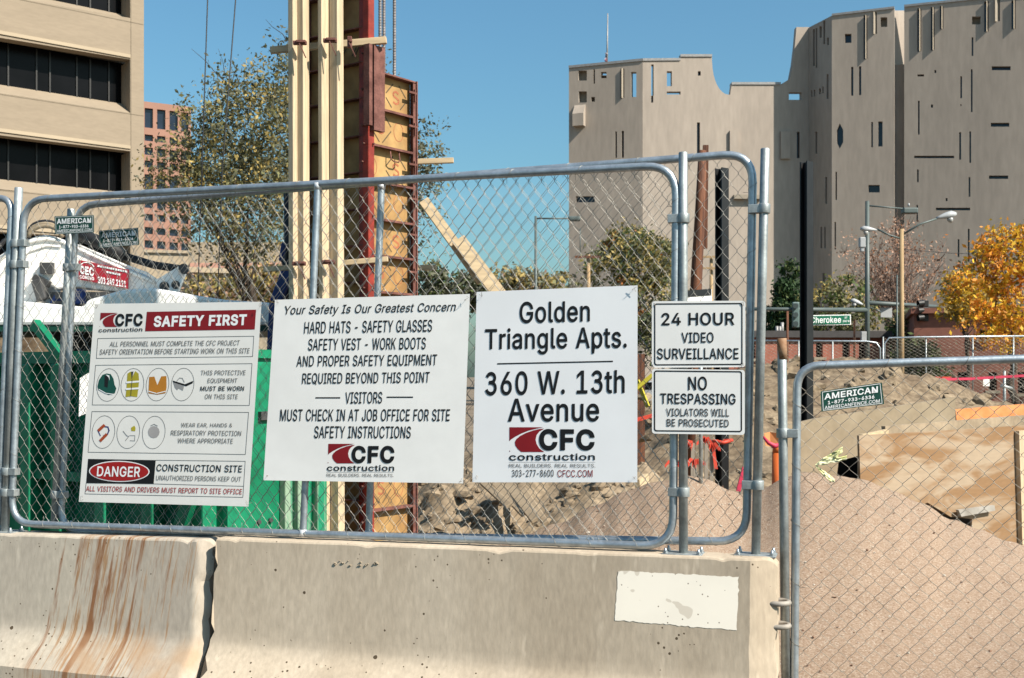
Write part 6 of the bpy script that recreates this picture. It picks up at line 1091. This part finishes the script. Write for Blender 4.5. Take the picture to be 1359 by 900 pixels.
# ------------------------------------------------------------------ concrete barriers
RZ = math.atan2(FU.y, FU.x)
def ulocal(px, off): return (Fp(px, 730, off) - F0).dot(FU)
def barrier(label, px0, px1, z0, z1, mat, seed, jagL=.0, jagR=.0, chamR=0.0):
    x0, x1 = ulocal(px0, .085), ulocal(px1, .085); L = x1 - x0; o_ = F0 + FU * x0
    t = thing('concrete_barrier', label, 'barrier', (o_.x, o_.y, 0), RZ, 'concrete barriers under the fence'); M_ = wm(t)
    zt = lambda x: z0 + (z1 - z0) * x / L
    pr = [(-.29, 0), (-.29, .075), (-.235, .135), (-.185, .19), (-.152, .235), (-.140, .27)]
    up = [(-.140 + (.055) * k / 12, .27 + (1 - .27) * k / 12) for k in range(1, 12)]
    pr = pr + up
    nst = 70; vs = []; rr = random.Random(seed)
    top = [(-.085, -.012), (-.079, -.004), (-.070, .0), (-.03, .0), (.03, .0), (.070, .0), (.079, -.004), (.085, -.012)]
    front = pr; full = []
    for i in range(nst + 1):
        u = .5 - .5 * math.cos(math.pi * i / nst); x = L * u; H = zt(x); ring = []
        body = [(y, (z if z < .28 else .27 + (z - .27) / (1 - .27) * (H - .012 - .27))) for y, z in pr]
        ring = body + [(y, H + dz) for y, dz in top] + [(-y, z) for y, z in body[::-1]]
        for k, (y, z) in enumerate(ring):
            xx = x; n1 = .0004 * noise.noise(Vector((x * 3 + seed, z * 4, y * 3))); yy, zz_ = y + (n1 if y < 0 else -n1), z + .003 * noise.noise(Vector((x * 5 + seed, z * 5, 7)))
            jag = 0
            if x < .16 and jagL: jag = jagL * max(0, noise.noise(Vector((z * 11, seed, y * 3))) + .6 * noise.noise(Vector((z * 34, seed, 1)))) * (1 - x / .16)
            if L - x < .16 and jagR: jag = -jagR * max(0, noise.noise(Vector((z * 8, seed + 5, y * 3))) + .35 * noise.noise(Vector((z * 28, seed, 2)))) * (1 - (L - x) / .16)
            if chamR and y < 0: yy += max(0, xx - (L - chamR)) * (.95 if chamR < .1 else .62)
            if chamR and z > .7: zz_ -= max(0, xx - (L - .05)) ** 2 * 14
            if z > .7 and abs(y) > .065: zz_ -= max(0, noise.noise(Vector((x * 13 + seed, 3, 1))) - .22) * .03
            vs.append(M_ @ Vector((xx + jag, yy, max(0, zz_))))
        m = len(ring)
    fs = [(i * m + k, i * m + (k + 1) % m, (i + 1) * m + (k + 1) % m, (i + 1) * m + k) for i in range(nst) for k in range(m)]
    mb = MB(); mb.add(vs, fs, True); mb.add([vs[k] for k in range(m)], [list(range(m))[::-1]]); mb.add([vs[nst * m + k] for k in range(m)], [list(range(m))])
    ob = mb.build('body', mat, t); ob.data.set_sharp_from_angle(angle=R(24))
    return t, x0, x1
BL, bl0, bl1 = barrier('rust streaked concrete barrier at the left with a chipped end', -150, 278, .748, .782, conc_left, 3, 0, .06, .06)
BM, bm0, bm1 = barrier('long buff concrete barrier with a white painted patch', 287, 1031, .795, .822, conc_main, 9, .085, .03, .11)
# white patch follows the face of the barrier
def face_pt(px, py, off=.0025):
    # front face plane of the main barrier: leans back from .140 at z .27 to .085 at the top
    n = (FN * 1.0 + UP * (.055 / .54)).normalized(); p0 = F0 + FN * .140 + UP * .27
    return onplane(px, py, p0 + n * off, n)
mb = MB(); NX, NY = 40, 16; rr = random.Random(8)
c4 = [(820.5, 757), (980.5, 766), (978, 836.5), (815.5, 823)]
def bil(u, v): return tuple((c4[0][k] * (1 - u) + c4[1][k] * u) * (1 - v) + (c4[3][k] * (1 - u) + c4[2][k] * u) * v for k in (0, 1))
vs = []
for j in range(NY + 1):
    for i in range(NX + 1):
        u_, v_ = i / NX, j / NY; x, y = bil(u_, v_); e = 1.0 if (i in (0, NX) or j in (0, NY)) else 0
        vs.append(face_pt(x + e * rr.gauss(0, .45), y + e * rr.gauss(0, .4), .0013))
vs = vs; mb.add(vs, [(j * (NX + 1) + i, j * (NX + 1) + i + 1, (j + 1) * (NX + 1) + i + 1, (j + 1) * (NX + 1) + i) for j in range(NY) for i in range(NX)], True)
mb.build('paint_patch', patchm, BM)
# worn cast letters near the top of the main barrier, chip marks
mb = MB(); rr = random.Random(2)
for k in range(6):
    x = 443 + k * 10.6; y = 747 + (k * .4)
    for _ in range(3):
        a = (x + rr.uniform(-3, 3), y + rr.uniform(-3.2, 3)); b_ = (a[0] + rr.uniform(-3, 4), a[1] + rr.uniform(-1, 1)); mb.tube([face_pt(*a, .002), face_pt(*b_, .002)], .0035, 5)
mb.build('worn_cast_mark', mk('mark_concrete', (0.46, 0.38, 0.28), .9), BM)
# connecting loops at the right end
for y_, lb_ in ((798, 0), (828.5, 0)):
    z_ = Fp(1012, y_, 0).z; e = F0 + FU * (bm1 - .045); pts = []
    for a in range(11):
        th = -math.pi / 2 + math.pi * a / 10; pts.append(e + FU * (.045 + .05 * math.cos(th)) + FN * (-.045 * math.sin(th)) + UP * z_)
    pts = [e + FN * .045 + UP * z_ - FU * .02] + pts + [e - FN * .045 + UP * z_ - FU * .02]; mb = MB(); mb.tube(pts, .0125, 10); mb.build('connecting_loop', mk('loop_steel', (0.42, 0.38, 0.33), .7, .2, var=.2, scale=20), BM)

# ------------------------------------------------------------------ fence posts and panels
def rot_about(axis_dir): 
    a = axis_dir.normalized(); s_ = a.cross(FN).normalized(); return a, s_, s_.cross(a)
def fence_post(label, pt, pb, off, dia, clamps, plate=True, side=1, proj=None, cat='fence post', plate_dx=0):
    pr = proj or (lambda x, y: Fp(x, y, off)); T, B = pr(*pt), pr(*pb)
    t = thing('fence_post', label, cat, B, 0, 'silver fence posts'); mb = MB(); mb.tube([B, T - (T - B).normalized() * .004, T], [dia / 2, dia / 2, dia / 2 - .003], 18); mb.build('pipe', galv_post, t)
    ax = (T - B).normalized()
    for cy in clamps:
        c = B + ax * ((pr(pt[0], cy).z - B.z) / ax.z); mb = MB(); mb.tube([c - ax * .022, c + ax * .022], dia / 2 + .009, 18)
        lug = FU * side; mb.box(c + lug * (dia / 2 + .024), .05, .045, .04, (FU, FN, UP)); bevel(mb.build('clamp', galv_post, t), .002)
    if plate:
        c = Vector((B.x, B.y, B.z)); zc = B.z + .004; c.z = zc; mb = MB(); mb.box(c + FU * plate_dx, .19, .12, .010, (FU, FN, UP)); bevel(mb.build('base_plate', galv_post, t), .002)
        for i in (-1, 1):
            for j in (-1, 1):
                b0 = c + FU * (plate_dx + .078 * i) + FN * .045 * j; mb = MB(); mb.tube([b0, b0 + UP * .03], .006, 8); mb.tube([b0 + UP * .006, b0 + UP * .018], .0115, 6, smooth=False); mb.build('bolt', galv, t)
    return t
fence_post('silver fence post at the far left between two panels', (25, 249), (6.5, 706.5), .0, .046, (323, 351, 626, 654), True, 1)
fence_post('thin silver post behind the left edge of the long panel', (94.5, 277), (72, 699.5), -.06, .042, (355, 657), True, 1)
fence_post('silver fence post behind the two small white signs', (906.5, 202), (907, 736), .0, .042, (290, 653), True, -1)
fence_post('silver fence post at the right end of the barrier', (1015.5, 197), (1003, 737.5), -.05, .042, (277, 644), True, -1)
def Dp(px, py, off=0.0):
    a, b = P(1055, HY, 5.32), P(1359, HY, 5.16); d = (b - a); n = Vector((d.y, -d.x, 0)).normalized(); return onplane(px, py, a + n * off, n)
fence_post('post with a rusted top beside the right fence panel', (1037.5, 449), (1043.5, 940), 0, .043, (575,), False, 1, proj=lambda x, y: Dp(x, y, .0))
pst = [o for o in COL.objects if o.name.startswith('fence_post')][-1]
mb = MB(); T, B = Dp(1037.5, 449.5), Dp(1038.3, 477); mb.tube([T + UP * .0015, B], .0226, 16); mb.build('rusted_sleeve', rustpile if False else mk('rusty_sleeve', (0.30, 0.14, 0.06), .8, col2=(0.48, 0.30, 0.18), scale=30), pst)

def rounded(Q, r, n=7):
    out = []
    for i in range(4):
        p, a, b = Q[i], Q[i - 1], Q[(i + 1) % 4]; da, db = (a - p).normalized(), (b - p).normalized()
        for k in range(n + 1):
            t = k / n; A, B = p + da * r, p + db * r; out.append(A * (1 - t) ** 2 + p * (2 * t * (1 - t)) * 1.0 + B * t * t)
    return out
def fence_panel(label, Q, r, rad, mids, dw, dh, wr, nor, loc, tie=(.30, .21), mat=galv, mesh=wire):
    t = thing('chain_link_fence', label, 'fence', loc, 0, 'chain link fence panels')
    mb = MB(); mb.tube(rounded(Q, rad), r, 14, cyclic=True); mb.build('frame', mat, t)
    for a, b in mids: 
        mb = MB(); mb.tube([a, b], r * .92, 14, caps=False); mb.build('mid_rail', mat, t)
        mb = MB(); d = (b - a).normalized(); mb.tube([a, a + d * .035], [r * 1.2, r * 1.0], 10); mb.tube([b, b - d * .035], [r * 1.25, r * 1.0], 10); mb.build('weld', mk('bright_weld', (0.62, 0.63, 0.64), .5, .5), t)
    mb = MB(); chain_link(mb, [q + nor * .0 for q in Q], dw / 2, dh, wr, 4, rad, 1.6); mb.build('mesh', mesh, t)
    mb = MB(); rr = random.Random(len(label))
    for e, st_ in ((0, tie[0]), (2, tie[1]), (1, .26), (3, .26)):
        a, b = Q[e], Q[(e + 1) % 4]; L = (b - a).length; d = (b - a) / L; o_ = d.cross(nor); c = (Q[0] + Q[2]) / 2
        if o_.dot(c - a) < 0: o_ = -o_                       # towards the inside of the panel
        s_ = rad + .02
        while s_ < L - rad:
            pts = []; sg = 1 if e in (0, 3) else -1
            for k in range(10):
                th = -2.3 + 4.3 * k / 9; pts.append(a + d * (s_ + sg * .045 * (k / 9 - .5)) + nor * (r + wr * .9) * math.cos(th) + o_ * (-(r + wr * .9) * math.sin(th)))
            pts = [pts[0] + o_ * .03 - nor * .004] + pts
            mb.tube(pts, wr * .85, 5, caps=False); s_ += st_ * rr.uniform(.8, 1.2)
    mb.build('tie_wire', mesh, t); return t
QA = [Fp(32.5, 265), Fp(897.5, 219), Fp(893, 725.5), Fp(15, 694.5)]
fence_panel('long chain link panel that carries the big white signs', QA, .0195, .15, [(Fp(422, 243), Fp(402, 711.5))], .067, .091, .00125, FN, Fp(450, 715))
qb = lambda x, y: Fp(x, y, -.075)
QB = [qb(101, 273), qb(999.5, 203), qb(990.5, 719), qb(80, 705)]
fence_panel('overlapping chain link panel behind the long one, ending right of the small signs', QB, .0195, .14, [(qb(506.5, 243), qb(489, 713))], .067, .091, .0012, FN, qb(540, 715))
QC = [Fp(-340, 285), Fp(16, 262), Fp(-2, 705), Fp(-360, 690)]
fence_panel('partly visible chain link panel cut off by the left picture edge', QC, .0195, .10, [], .067, .091, .00125, FN, Fp(-100, 700))
nD = (Dp(1200, 600, 1) - Dp(1200, 600, 0)).normalized(); nD = Vector((nD.x, nD.y, 0)).normalized(); nD = nD if nD.y < 0 else -nD
QD = [Dp(1058, 486), Dp(1520, 471), Dp(1516, 960), Dp(1053.5, 968)]
fence_panel('chain link panel at the right in front of the gravel pile', QD, .0195, .11, [], .0795, .081, .0014, nD, Dp(1200, 960), (.34, .3), galv, wire_old)

# ------------------------------------------------------------------ signs on the fence
z1, z2 = Zm(100, 395, 5.436), Zm(100, 530, 5.436)
def fsign(name_label, off, rootpx): 
    t = thing('fence_sign', name_label, 'sign', Fp(*rootpx, off)); return Sign(t, lambda x, y, d: Fp(x, y, off + d), .004)
sg = fsign('tall white safety sign with a red heading and pictograms, leftmost of the big signs', .036, (220, 668)); sg.panel([(125.8, 403.3), (347.2, 400.6), (329.8, 672.4), (104.6, 666)], signgrey)
SL = .075
sg.poly(z1, [(516, 103), (1304, 87), (1294, 230), (503, 243)], red, 'heading'); sg.text(z1, 'SAFETY FIRST', 566, 1236, (133, 213), (119, 200), white_ink, SL, .035)
logo(sg, z1, (178, 110, 305, 212), (288, 486, 117, 208, 114, 206), (168, 484, 222, 250, 214, 244), None, SL, red, ink)
sg.line(z1, [(162, 295), (1288, 278), (1279, 425), (152, 438)], 3, ink_grey, closed=True)
sg.text(z1, 'ALL PERSONNEL MUST COMPLETE THE CFC PROJECT', 250, 1185, (318, 354), (308, 345), ink_grey, SL + .1); sg.text(z1, 'SAFETY ORIENTATION BEFORE STARTING WORK ON THIS SITE', 176, 1257, (374, 412), (364, 402), ink_grey, SL + .1)
sg.line(z1, [(146, 488), (1275, 476), (1255, 778), (122, 774)], 3, ink_grey, closed=True)
for (cx, cy, c2) in ((236, 630, None), (412, 629, None), (593, 627, None), (774, 627, None)):
    sg.line(z1, [(cx + 82 * math.cos(a * .2618) + SL * 118 * -math.sin(a * .2618), cy + 118 * math.sin(a * .2618)) for a in range(24)], 2.6, ink_grey, 'pictogram_ring', closed=True)
sg.poly(z1, [(160, 640), (170, 595), (195, 558), (225, 547), (255, 552), (275, 585), (283, 630), (296, 655), (285, 690), (240, 703), (195, 680), (165, 665)], p_green, 'hard_hat_pictogram'); sg.poly(z1, [(212, 560), (240, 575), (232, 650), (210, 640)], ink, 'hard_hat_pictogram', 2); sg.line(z1, [(170, 662), (220, 690), (270, 697)], 5, white_ink, 'hard_hat_pictogram', 2); sg.poly(z1, [(218, 555), (245, 562), (248, 600), (240, 575)], white_ink, 'hard_hat_pictogram', 2)
sg.poly(z1, [(376, 548), (402, 532), (410, 575), (432, 530), (456, 548), (460, 600), (455, 650), (446, 718), (400, 712), (362, 718), (370, 640)], p_yel, 'vest_pictogram'); sg.line(z1, [(371, 612), (459, 605)], 13, white_ink, 'vest_pictogram', 2); sg.line(z1, [(368, 660), (455, 655)], 13, white_ink, 'vest_pictogram', 2); sg.poly(z1, [(402, 535), (420, 533), (408, 590)], ink_grey, 'vest_pictogram', 2); sg.line(z1, [(410, 590), (400, 712)], 3, ink_grey, 'vest_pictogram', 3)
sg.poly(z1, [(533, 573), (570, 570), (592, 632), (620, 568), (657, 566), (658, 650), (650, 690), (590, 700), (527, 690)], p_org, 'belt_pictogram'); sg.line(z1, [(530, 676), (585, 692), (650, 676)], 6, white_ink, 'belt_pictogram', 2)
sg.poly(z1, [(702, 598), (790, 625), (852, 600), (846, 618), (800, 640), (768, 632), (706, 612)], ink, 'glasses_pictogram'); sg.line(z1, [(735, 598), (752, 580), (772, 582), (786, 610)], 5, ink_light, 'glasses_pictogram'); sg.poly(z1, [(706, 612), (768, 632), (784, 640), (776, 672), (745, 655), (735, 668), (718, 650)], ink_light, 'glasses_pictogram')
sg.text(z1, 'THIS PROTECTIVE', 905, 1228, (526, 560), (524, 559), ink_grey, SL + .05); sg.text(z1, 'EQUIPMENT', 955, 1168, (583, 618), (582, 617), ink_grey, SL + .05); sg.text(z1, 'MUST BE WORN', 902, 1217, (640, 673), (639, 673), ink, SL + .05, .012); sg.text(z1, 'ON THIS SITE', 935, 1172, (697, 731), (698, 732), ink_grey, SL + .05)
sg.line(z2, [(120, 88), (1250, 94), (1227, 398), (92, 381)], 3, ink_grey, closed=True)
for (cx, cy) in ((203, 236), (382, 237), (566, 239)):
    sg.line(z2, [(cx + 82 * math.cos(a * .2618) + SL * 118 * -math.sin(a * .2618), cy + 118 * math.sin(a * .2618)) for a in range(24)], 2.6, ink_grey, 'pictogram_ring', closed=True)
sg.line(z2, [(205, 196), (235, 200), (243, 225), (232, 252), (205, 262)], 9, p_blue, 'ear_plug_pictogram'); sg.line(z2, [(170, 222), (205, 190)], 20, p_redo, 'ear_plug_pictogram', 2); sg.line(z2, [(183, 296), (222, 256)], 20, p_redo, 'ear_plug_pictogram', 2); sg.line(z2, [(165, 230), (180, 262)], 7, p_blue, 'ear_plug_pictogram')
sg.poly(z2, [(402, 205), (425, 190), (434, 205), (432, 230), (404, 228)], p_yel, 'glove_pictogram'); sg.line(z2, [(345, 230), (370, 262), (385, 268), (362, 298)], 5, ink_light, 'glove_pictogram'); sg.line(z2, [(392, 262), (430, 262), (428, 300), (395, 298)], 4, ink_light, 'glove_pictogram')
pale = mk('pale_mask_print', (0.62, 0.59, 0.58), .5); sg.poly(z2, [(566 + 42 * math.cos(a * .5236), 236 + 44 * math.sin(a * .5236)) for a in range(12)], pale, 'mask_pictogram'); sg.line(z2, [(545, 190), (568, 180), (592, 192)], 5, ink_light, 'mask_pictogram')
sg.text(z2, 'WEAR EAR, HANDS &', 762, 1132, (170, 208), (174, 207), ink_grey, SL + .05); sg.text(z2, 'RESPIRATORY PROTECTION', 690, 1196, (224, 260), (228, 264), ink_grey, SL + .05); sg.text(z2, 'WHERE APPROPRIATE', 738, 1137, (281, 316), (284, 320), ink_grey, SL + .05)
sg.poly(z2, [(92, 430), (580, 439), (565, 610), (78, 604)], ink, 'danger_block'); 
def ell(cx, cy, a, b): return [(cx + a * math.cos(k * .1963), cy + b * math.sin(k * .1963) + (a * math.cos(k * .1963)) * .012) for k in range(32)]
sg.poly(z2, ell(317, 520, 219, 76), white_ink, 'danger_block', 2); sg.poly(z2, ell(317, 520, 211, 69), red2, 'danger_block', 3); sg.text(z2, 'DANGER', 157, 468, (482, 556), (486, 562), white_ink, SL, .016, lay=4)
sg.line(z2, [(580, 439), (1226, 447), (1209, 707), (70, 682), (78, 604), (565, 610), (1214, 627)], 3, ink_grey)
sg.text(z2, 'CONSTRUCTION SITE', 586, 1203, (468, 519), (477, 528), ink, SL + .03, .008); sg.text(z2, 'UNAUTHORIZED PERSONS KEEP OUT', 584, 1195, (548, 584), (559, 594), ink_grey, SL + .03); sg.text(z2, 'ALL VISITORS AND DRIVERS MUST REPORT TO SITE OFFICE', 78, 1202, (625, 663), (647, 686), red2, SL + .03, .006)
sg.done()
# second sign
z1, z2 = Zm(345, 385, 4.768), Zm(345, 510, 4.768)
sg = fsign('largest white sign, with plain black safety rules, in the middle of the fence', .040, (482, 639)); sg.panel([(364.9, 398), (623.6, 390.2), (614.6, 641.6), (349.6, 637.5)], signwhite)
SL = .05
sg.text(z1, 'Your Safety Is Our Greatest Concern', 157, 1240, (98, 170), (76, 148), ink, SL, .006, .22)
for s_, xl, xr, tl, bl_, tr_, br_ in (('HARD HATS - SAFETY GLASSES', 281, 1090, 200, 277, 186, 264), ('SAFETY VEST - WORK BOOTS', 306, 1050, 308, 384, 299, 375), ('AND PROPER SAFETY EQUIPMENT', 233, 1120, 416, 491, 406, 482), ('REQUIRED BEYOND THIS POINT', 268, 1073, 526, 600, 517, 592)):
    sg.text(z1, s_, xl, xr, (tl, bl_), (tr_, br_), ink, SL + .02, .006)
sg.text(z2, 'VISITORS', 540, 774, (49, 124), (47, 122), ink, SL + .02, .006); sg.line(z2, [(354, 86), (505, 86)], 8, ink); sg.line(z2, [(805, 82), (966, 82)], 8, ink)
sg.text(z2, 'MUST CHECK IN AT JOB OFFICE FOR SITE', 128, 1202, (158, 234), (157, 234), ink, SL + .02, .006); sg.text(z2, 'SAFETY INSTRUCTIONS', 344, 955, (264, 342), (266, 343), ink, SL + .02, .006)
logo(sg, z2, (431, 377, 600, 501), (580, 851, 389, 500, 389, 501), (424, 850, 511, 548, 511, 549), (422, 846, 565, 585, 2), .03); sg.done()
# third sign
z1, z2 = Zm(620, 375, 5.783), Zm(620, 505, 5.783)
sg = fsign('white apartment address sign, rightmost of the three big signs', .043, (737, 640)); sg.panel([(632.5, 387.5), (846.2, 378.8), (845.8, 640.2), (626.9, 640.2)], mk('sign_cool_white', (0.80, 0.80, 0.81), .35, ga=.95, var=.03, scale=3))
SL = .012
sg.text(z1, 'Golden', 403, 943, (147, 315), (138, 300), ink, SL, .012); sg.text(z1, 'Triangle Apts.', 137, 1226, (353, 556), (333, 546), ink, SL, .012); sg.line(z1, [(235, 624), (1115, 605)], 10, ink)
sg.text(z1, '360 W. 13th', 138, 1210, (684, 869), (668, 850), ink, SL, .012); sg.text(z2, 'Avenue', 313, 1014, (139, 318), (135, 316), ink, SL, .012)
logo(sg, z2, (324, 359, 592, 549), (552, 979, 371, 538, 373, 538), (322, 981, 560, 614, 560, 612), (321, 984, 640, 668, 0), .0)
sg.text(z2, '303-277-8600', 343, 664, (686, 740), (685, 739), ink, SL, .004); sg.text(z2, 'CFCC.COM', 694, 963, (688, 742), (687, 741), red, SL, .004); sg.done()
# small signs
z7_ = Zm(855, 380, 4.286)
def rr_rect(x0, y0, x1, y1, r, dy=0):
    o = []
    for cx, cy, a0 in ((x0 + r, y0 + r, 180), (x1 - r, y0 + r + dy, 270), (x1 - r, y1 - r + dy, 0), (x0 + r, y1 - r, 90)):
        for k in range(6): a = R(a0 + 18 * k); o.append((cx + r * math.cos(a), cy + r * math.sin(a)))
    return o
sg = fsign('upper of the two small white signs, announcing video surveillance', .052, (927, 487)); sg.panel([z7_(x, y) for x, y in rr_rect(43, 85, 575, 463, 16, -3)], signwhite)
sg.line(z7_, rr_rect(60, 101, 556, 447, 12, -3), 7, ink, closed=True); sg.text(z7_, '24 HOUR', 99, 514, (151, 223), (148, 221), ink, 0, .016); sg.text(z7_, 'VIDEO', 212, 395, (262, 322), (261, 321), ink, 0, .010); sg.text(z7_, 'SURVEILLANCE', 73, 537, (353, 416), (351, 415), ink, 0, .010); sg.done()
sg = fsign('lower of the two small white signs, forbidding trespass', .058, (927, 577)); sg.panel([z7_(x, y) for x, y in rr_rect(44, 469, 572, 838, 16, 10 - 3)], signwhite)
sg.line(z7_, rr_rect(59, 482, 553, 822, 12, 4), 7, ink, closed=True); sg.text(z7_, 'NO', 250, 357, (513, 591), (513, 592), ink, 0, .012); sg.text(z7_, 'TRESPASSING', 91, 520, (608, 669), (611, 673), ink, 0, .012); sg.text(z7_, 'VIOLATORS WILL', 125, 483, (694, 739), (697, 742), ink_grey, 0, .012); sg.text(z7_, 'BE PROSECUTED', 128, 481, (754, 797), (758, 802), ink_grey, 0, .012); sg.done()
# green fence company plates
def plate(label, z, c, pr, hang, group='green fence company plates'):
    t = thing('fence_plate', label, 'sign', pr(*hang, 0), 0, group); s_ = Sign(t, pr, .002); s_.panel([z(*p) for p in c], fgreen)
    def ip(u, v): return tuple((c[0][k] * (1 - u) + c[1][k] * u) * (1 - v) + (c[3][k] * (1 - u) + c[2][k] * u) * v for k in (0, 1))
    s_.line(z, [ip(.03, .05), ip(.97, .05), ip(.97, .95), ip(.03, .95)], abs(c[1][0] - c[0][0]) * .008, white_ink, closed=True)
    for tx, u0, u1, v0, v1, bd in (('AMERICAN', .06, .93, .14, .44, .022), ('1-877-933-6336', .11, .86, .52, .69, .02), ('AMERICANFENCE.COM', .055, .94, .75, .91, .008)):
        a, b, c_, d = ip(u0, v0), ip(u1, v0), ip(u1, v1), ip(u0, v1); s_.text(z, tx, a[0], b[0], (a[1], d[1]), (b[1], c_[1]), white_ink, 0, bd)
    s_.done()
plate('clear green fence plate on the front panel at the upper left', Zm(0, 240, 4.5), [(325, 212), (560, 205), (562, 308), (328, 320)], lambda x, y, d: Fp(x, y, .016 + d), (98, 298))
plate('green fence plate veiled by the mesh in front of it', Zm(0, 240, 4.5), [(590, 298), (825, 280), (830, 383), (590, 402)], lambda x, y, d: Fp(x, y, -.06 + d), (157, 316))
plate('tilted green fence plate on the right panel above the plywood', Zm(1000, 420, 6.43), [(572, 640), (1095, 563), (1115, 748), (580, 812)], lambda x, y, d: Dp(x, y, (.014 + d) * DS), (1131, 528)) if False else None
DS = 1 if Dp(1200, 600, 1).y < Dp(1200, 600, 0).y else -1
plate('tilted green fence plate on the right panel above the plywood', Zm(1000, 420, 6.43), [(572, 640), (1095, 563), (1115, 748), (580, 812)], lambda x, y, d: Dp(x, y, (.014 + d) * DS), (1131, 528))
# sign tie wires, yellow ribbon on the right panel
tw = MB(); rr = random.Random(21)
for (x, y) in ((128, 407), (344, 404), (328, 668), (108, 662), (369, 402), (619, 396), (611, 638), (353, 633), (637, 391), (842, 384), (841, 636), (631, 636), (869, 403), (985, 403), (868, 488), (985, 487)):
    c = Fp(x, y, .056); pts = [c + FN * -.05]
    for k in range(4): pts.append(c + FU * rr.uniform(-.012, .012) + UP * rr.uniform(-.012, .02) + FN * rr.uniform(-.006, .004))
    tw.tube(pts, .0009, 4)
big = [o for o in COL.objects if o.name.startswith('chain_link_fence') and 'big white' in o.get('label', '')][0]
tw.build('sign_tie', wire_old, big)
rb = thing('flagging_ribbon', 'crumpled pale yellow flagging ribbon tied to the right fence panel', 'ribbon', Dp(1083, 617, DS * .02))
def ribbon(pts, wd, seed):
    r_ = random.Random(seed)
    for st_ in range(3):
        mb = MB(); vs = []; n = 9
        for i in range(n):
            t = i / (n - 1) * (len(pts) - 1); k = min(int(t), len(pts) - 2); f = t - k; x, y, w_ = (pts[k][q] * (1 - f) + pts[k + 1][q] * f for q in range(3))
            sp_ = (st_ - 1) * .55 * w_; c = Dp(x + r_.uniform(-.8, .8), y + sp_ + r_.uniform(-.7, .7), DS * (.014 + .006 * st_ + r_.uniform(0, .012))); d = Vector((r_.uniform(-.5, .5), r_.uniform(-.4, .4), 1)).normalized() * (.35 + .3 * w_) / F * 5.25
            vs += [c + d, c + nD * r_.uniform(-.004, .01), c - d]
        mb.add(vs, [(3 * i + k, 3 * i + k + 1, 3 * i + k + 4, 3 * i + k + 3) for i in range(n - 1) for k in (0, 1)]); o = mb.build('strip', yellowflag, rb); o.modifiers.new('t', 'SOLIDIFY').thickness = .0008
ribbon([(1083, 617, 1.0), (1090, 612, 3), (1098, 609, 4), (1106, 605, 5), (1112, 602, 6), (1118, 597, 5)], 5, 1); ribbon([(1083, 617, 1.0), (1092, 615, 2.5), (1102, 612, 3), (1112, 610, 4), (1124, 607, 3)], 5, 2); ribbon([(1083, 618, 1.0), (1089, 624, 3), (1095, 630, 4.5), (1101, 635, 5), (1107, 638, 3)], 5, 3)
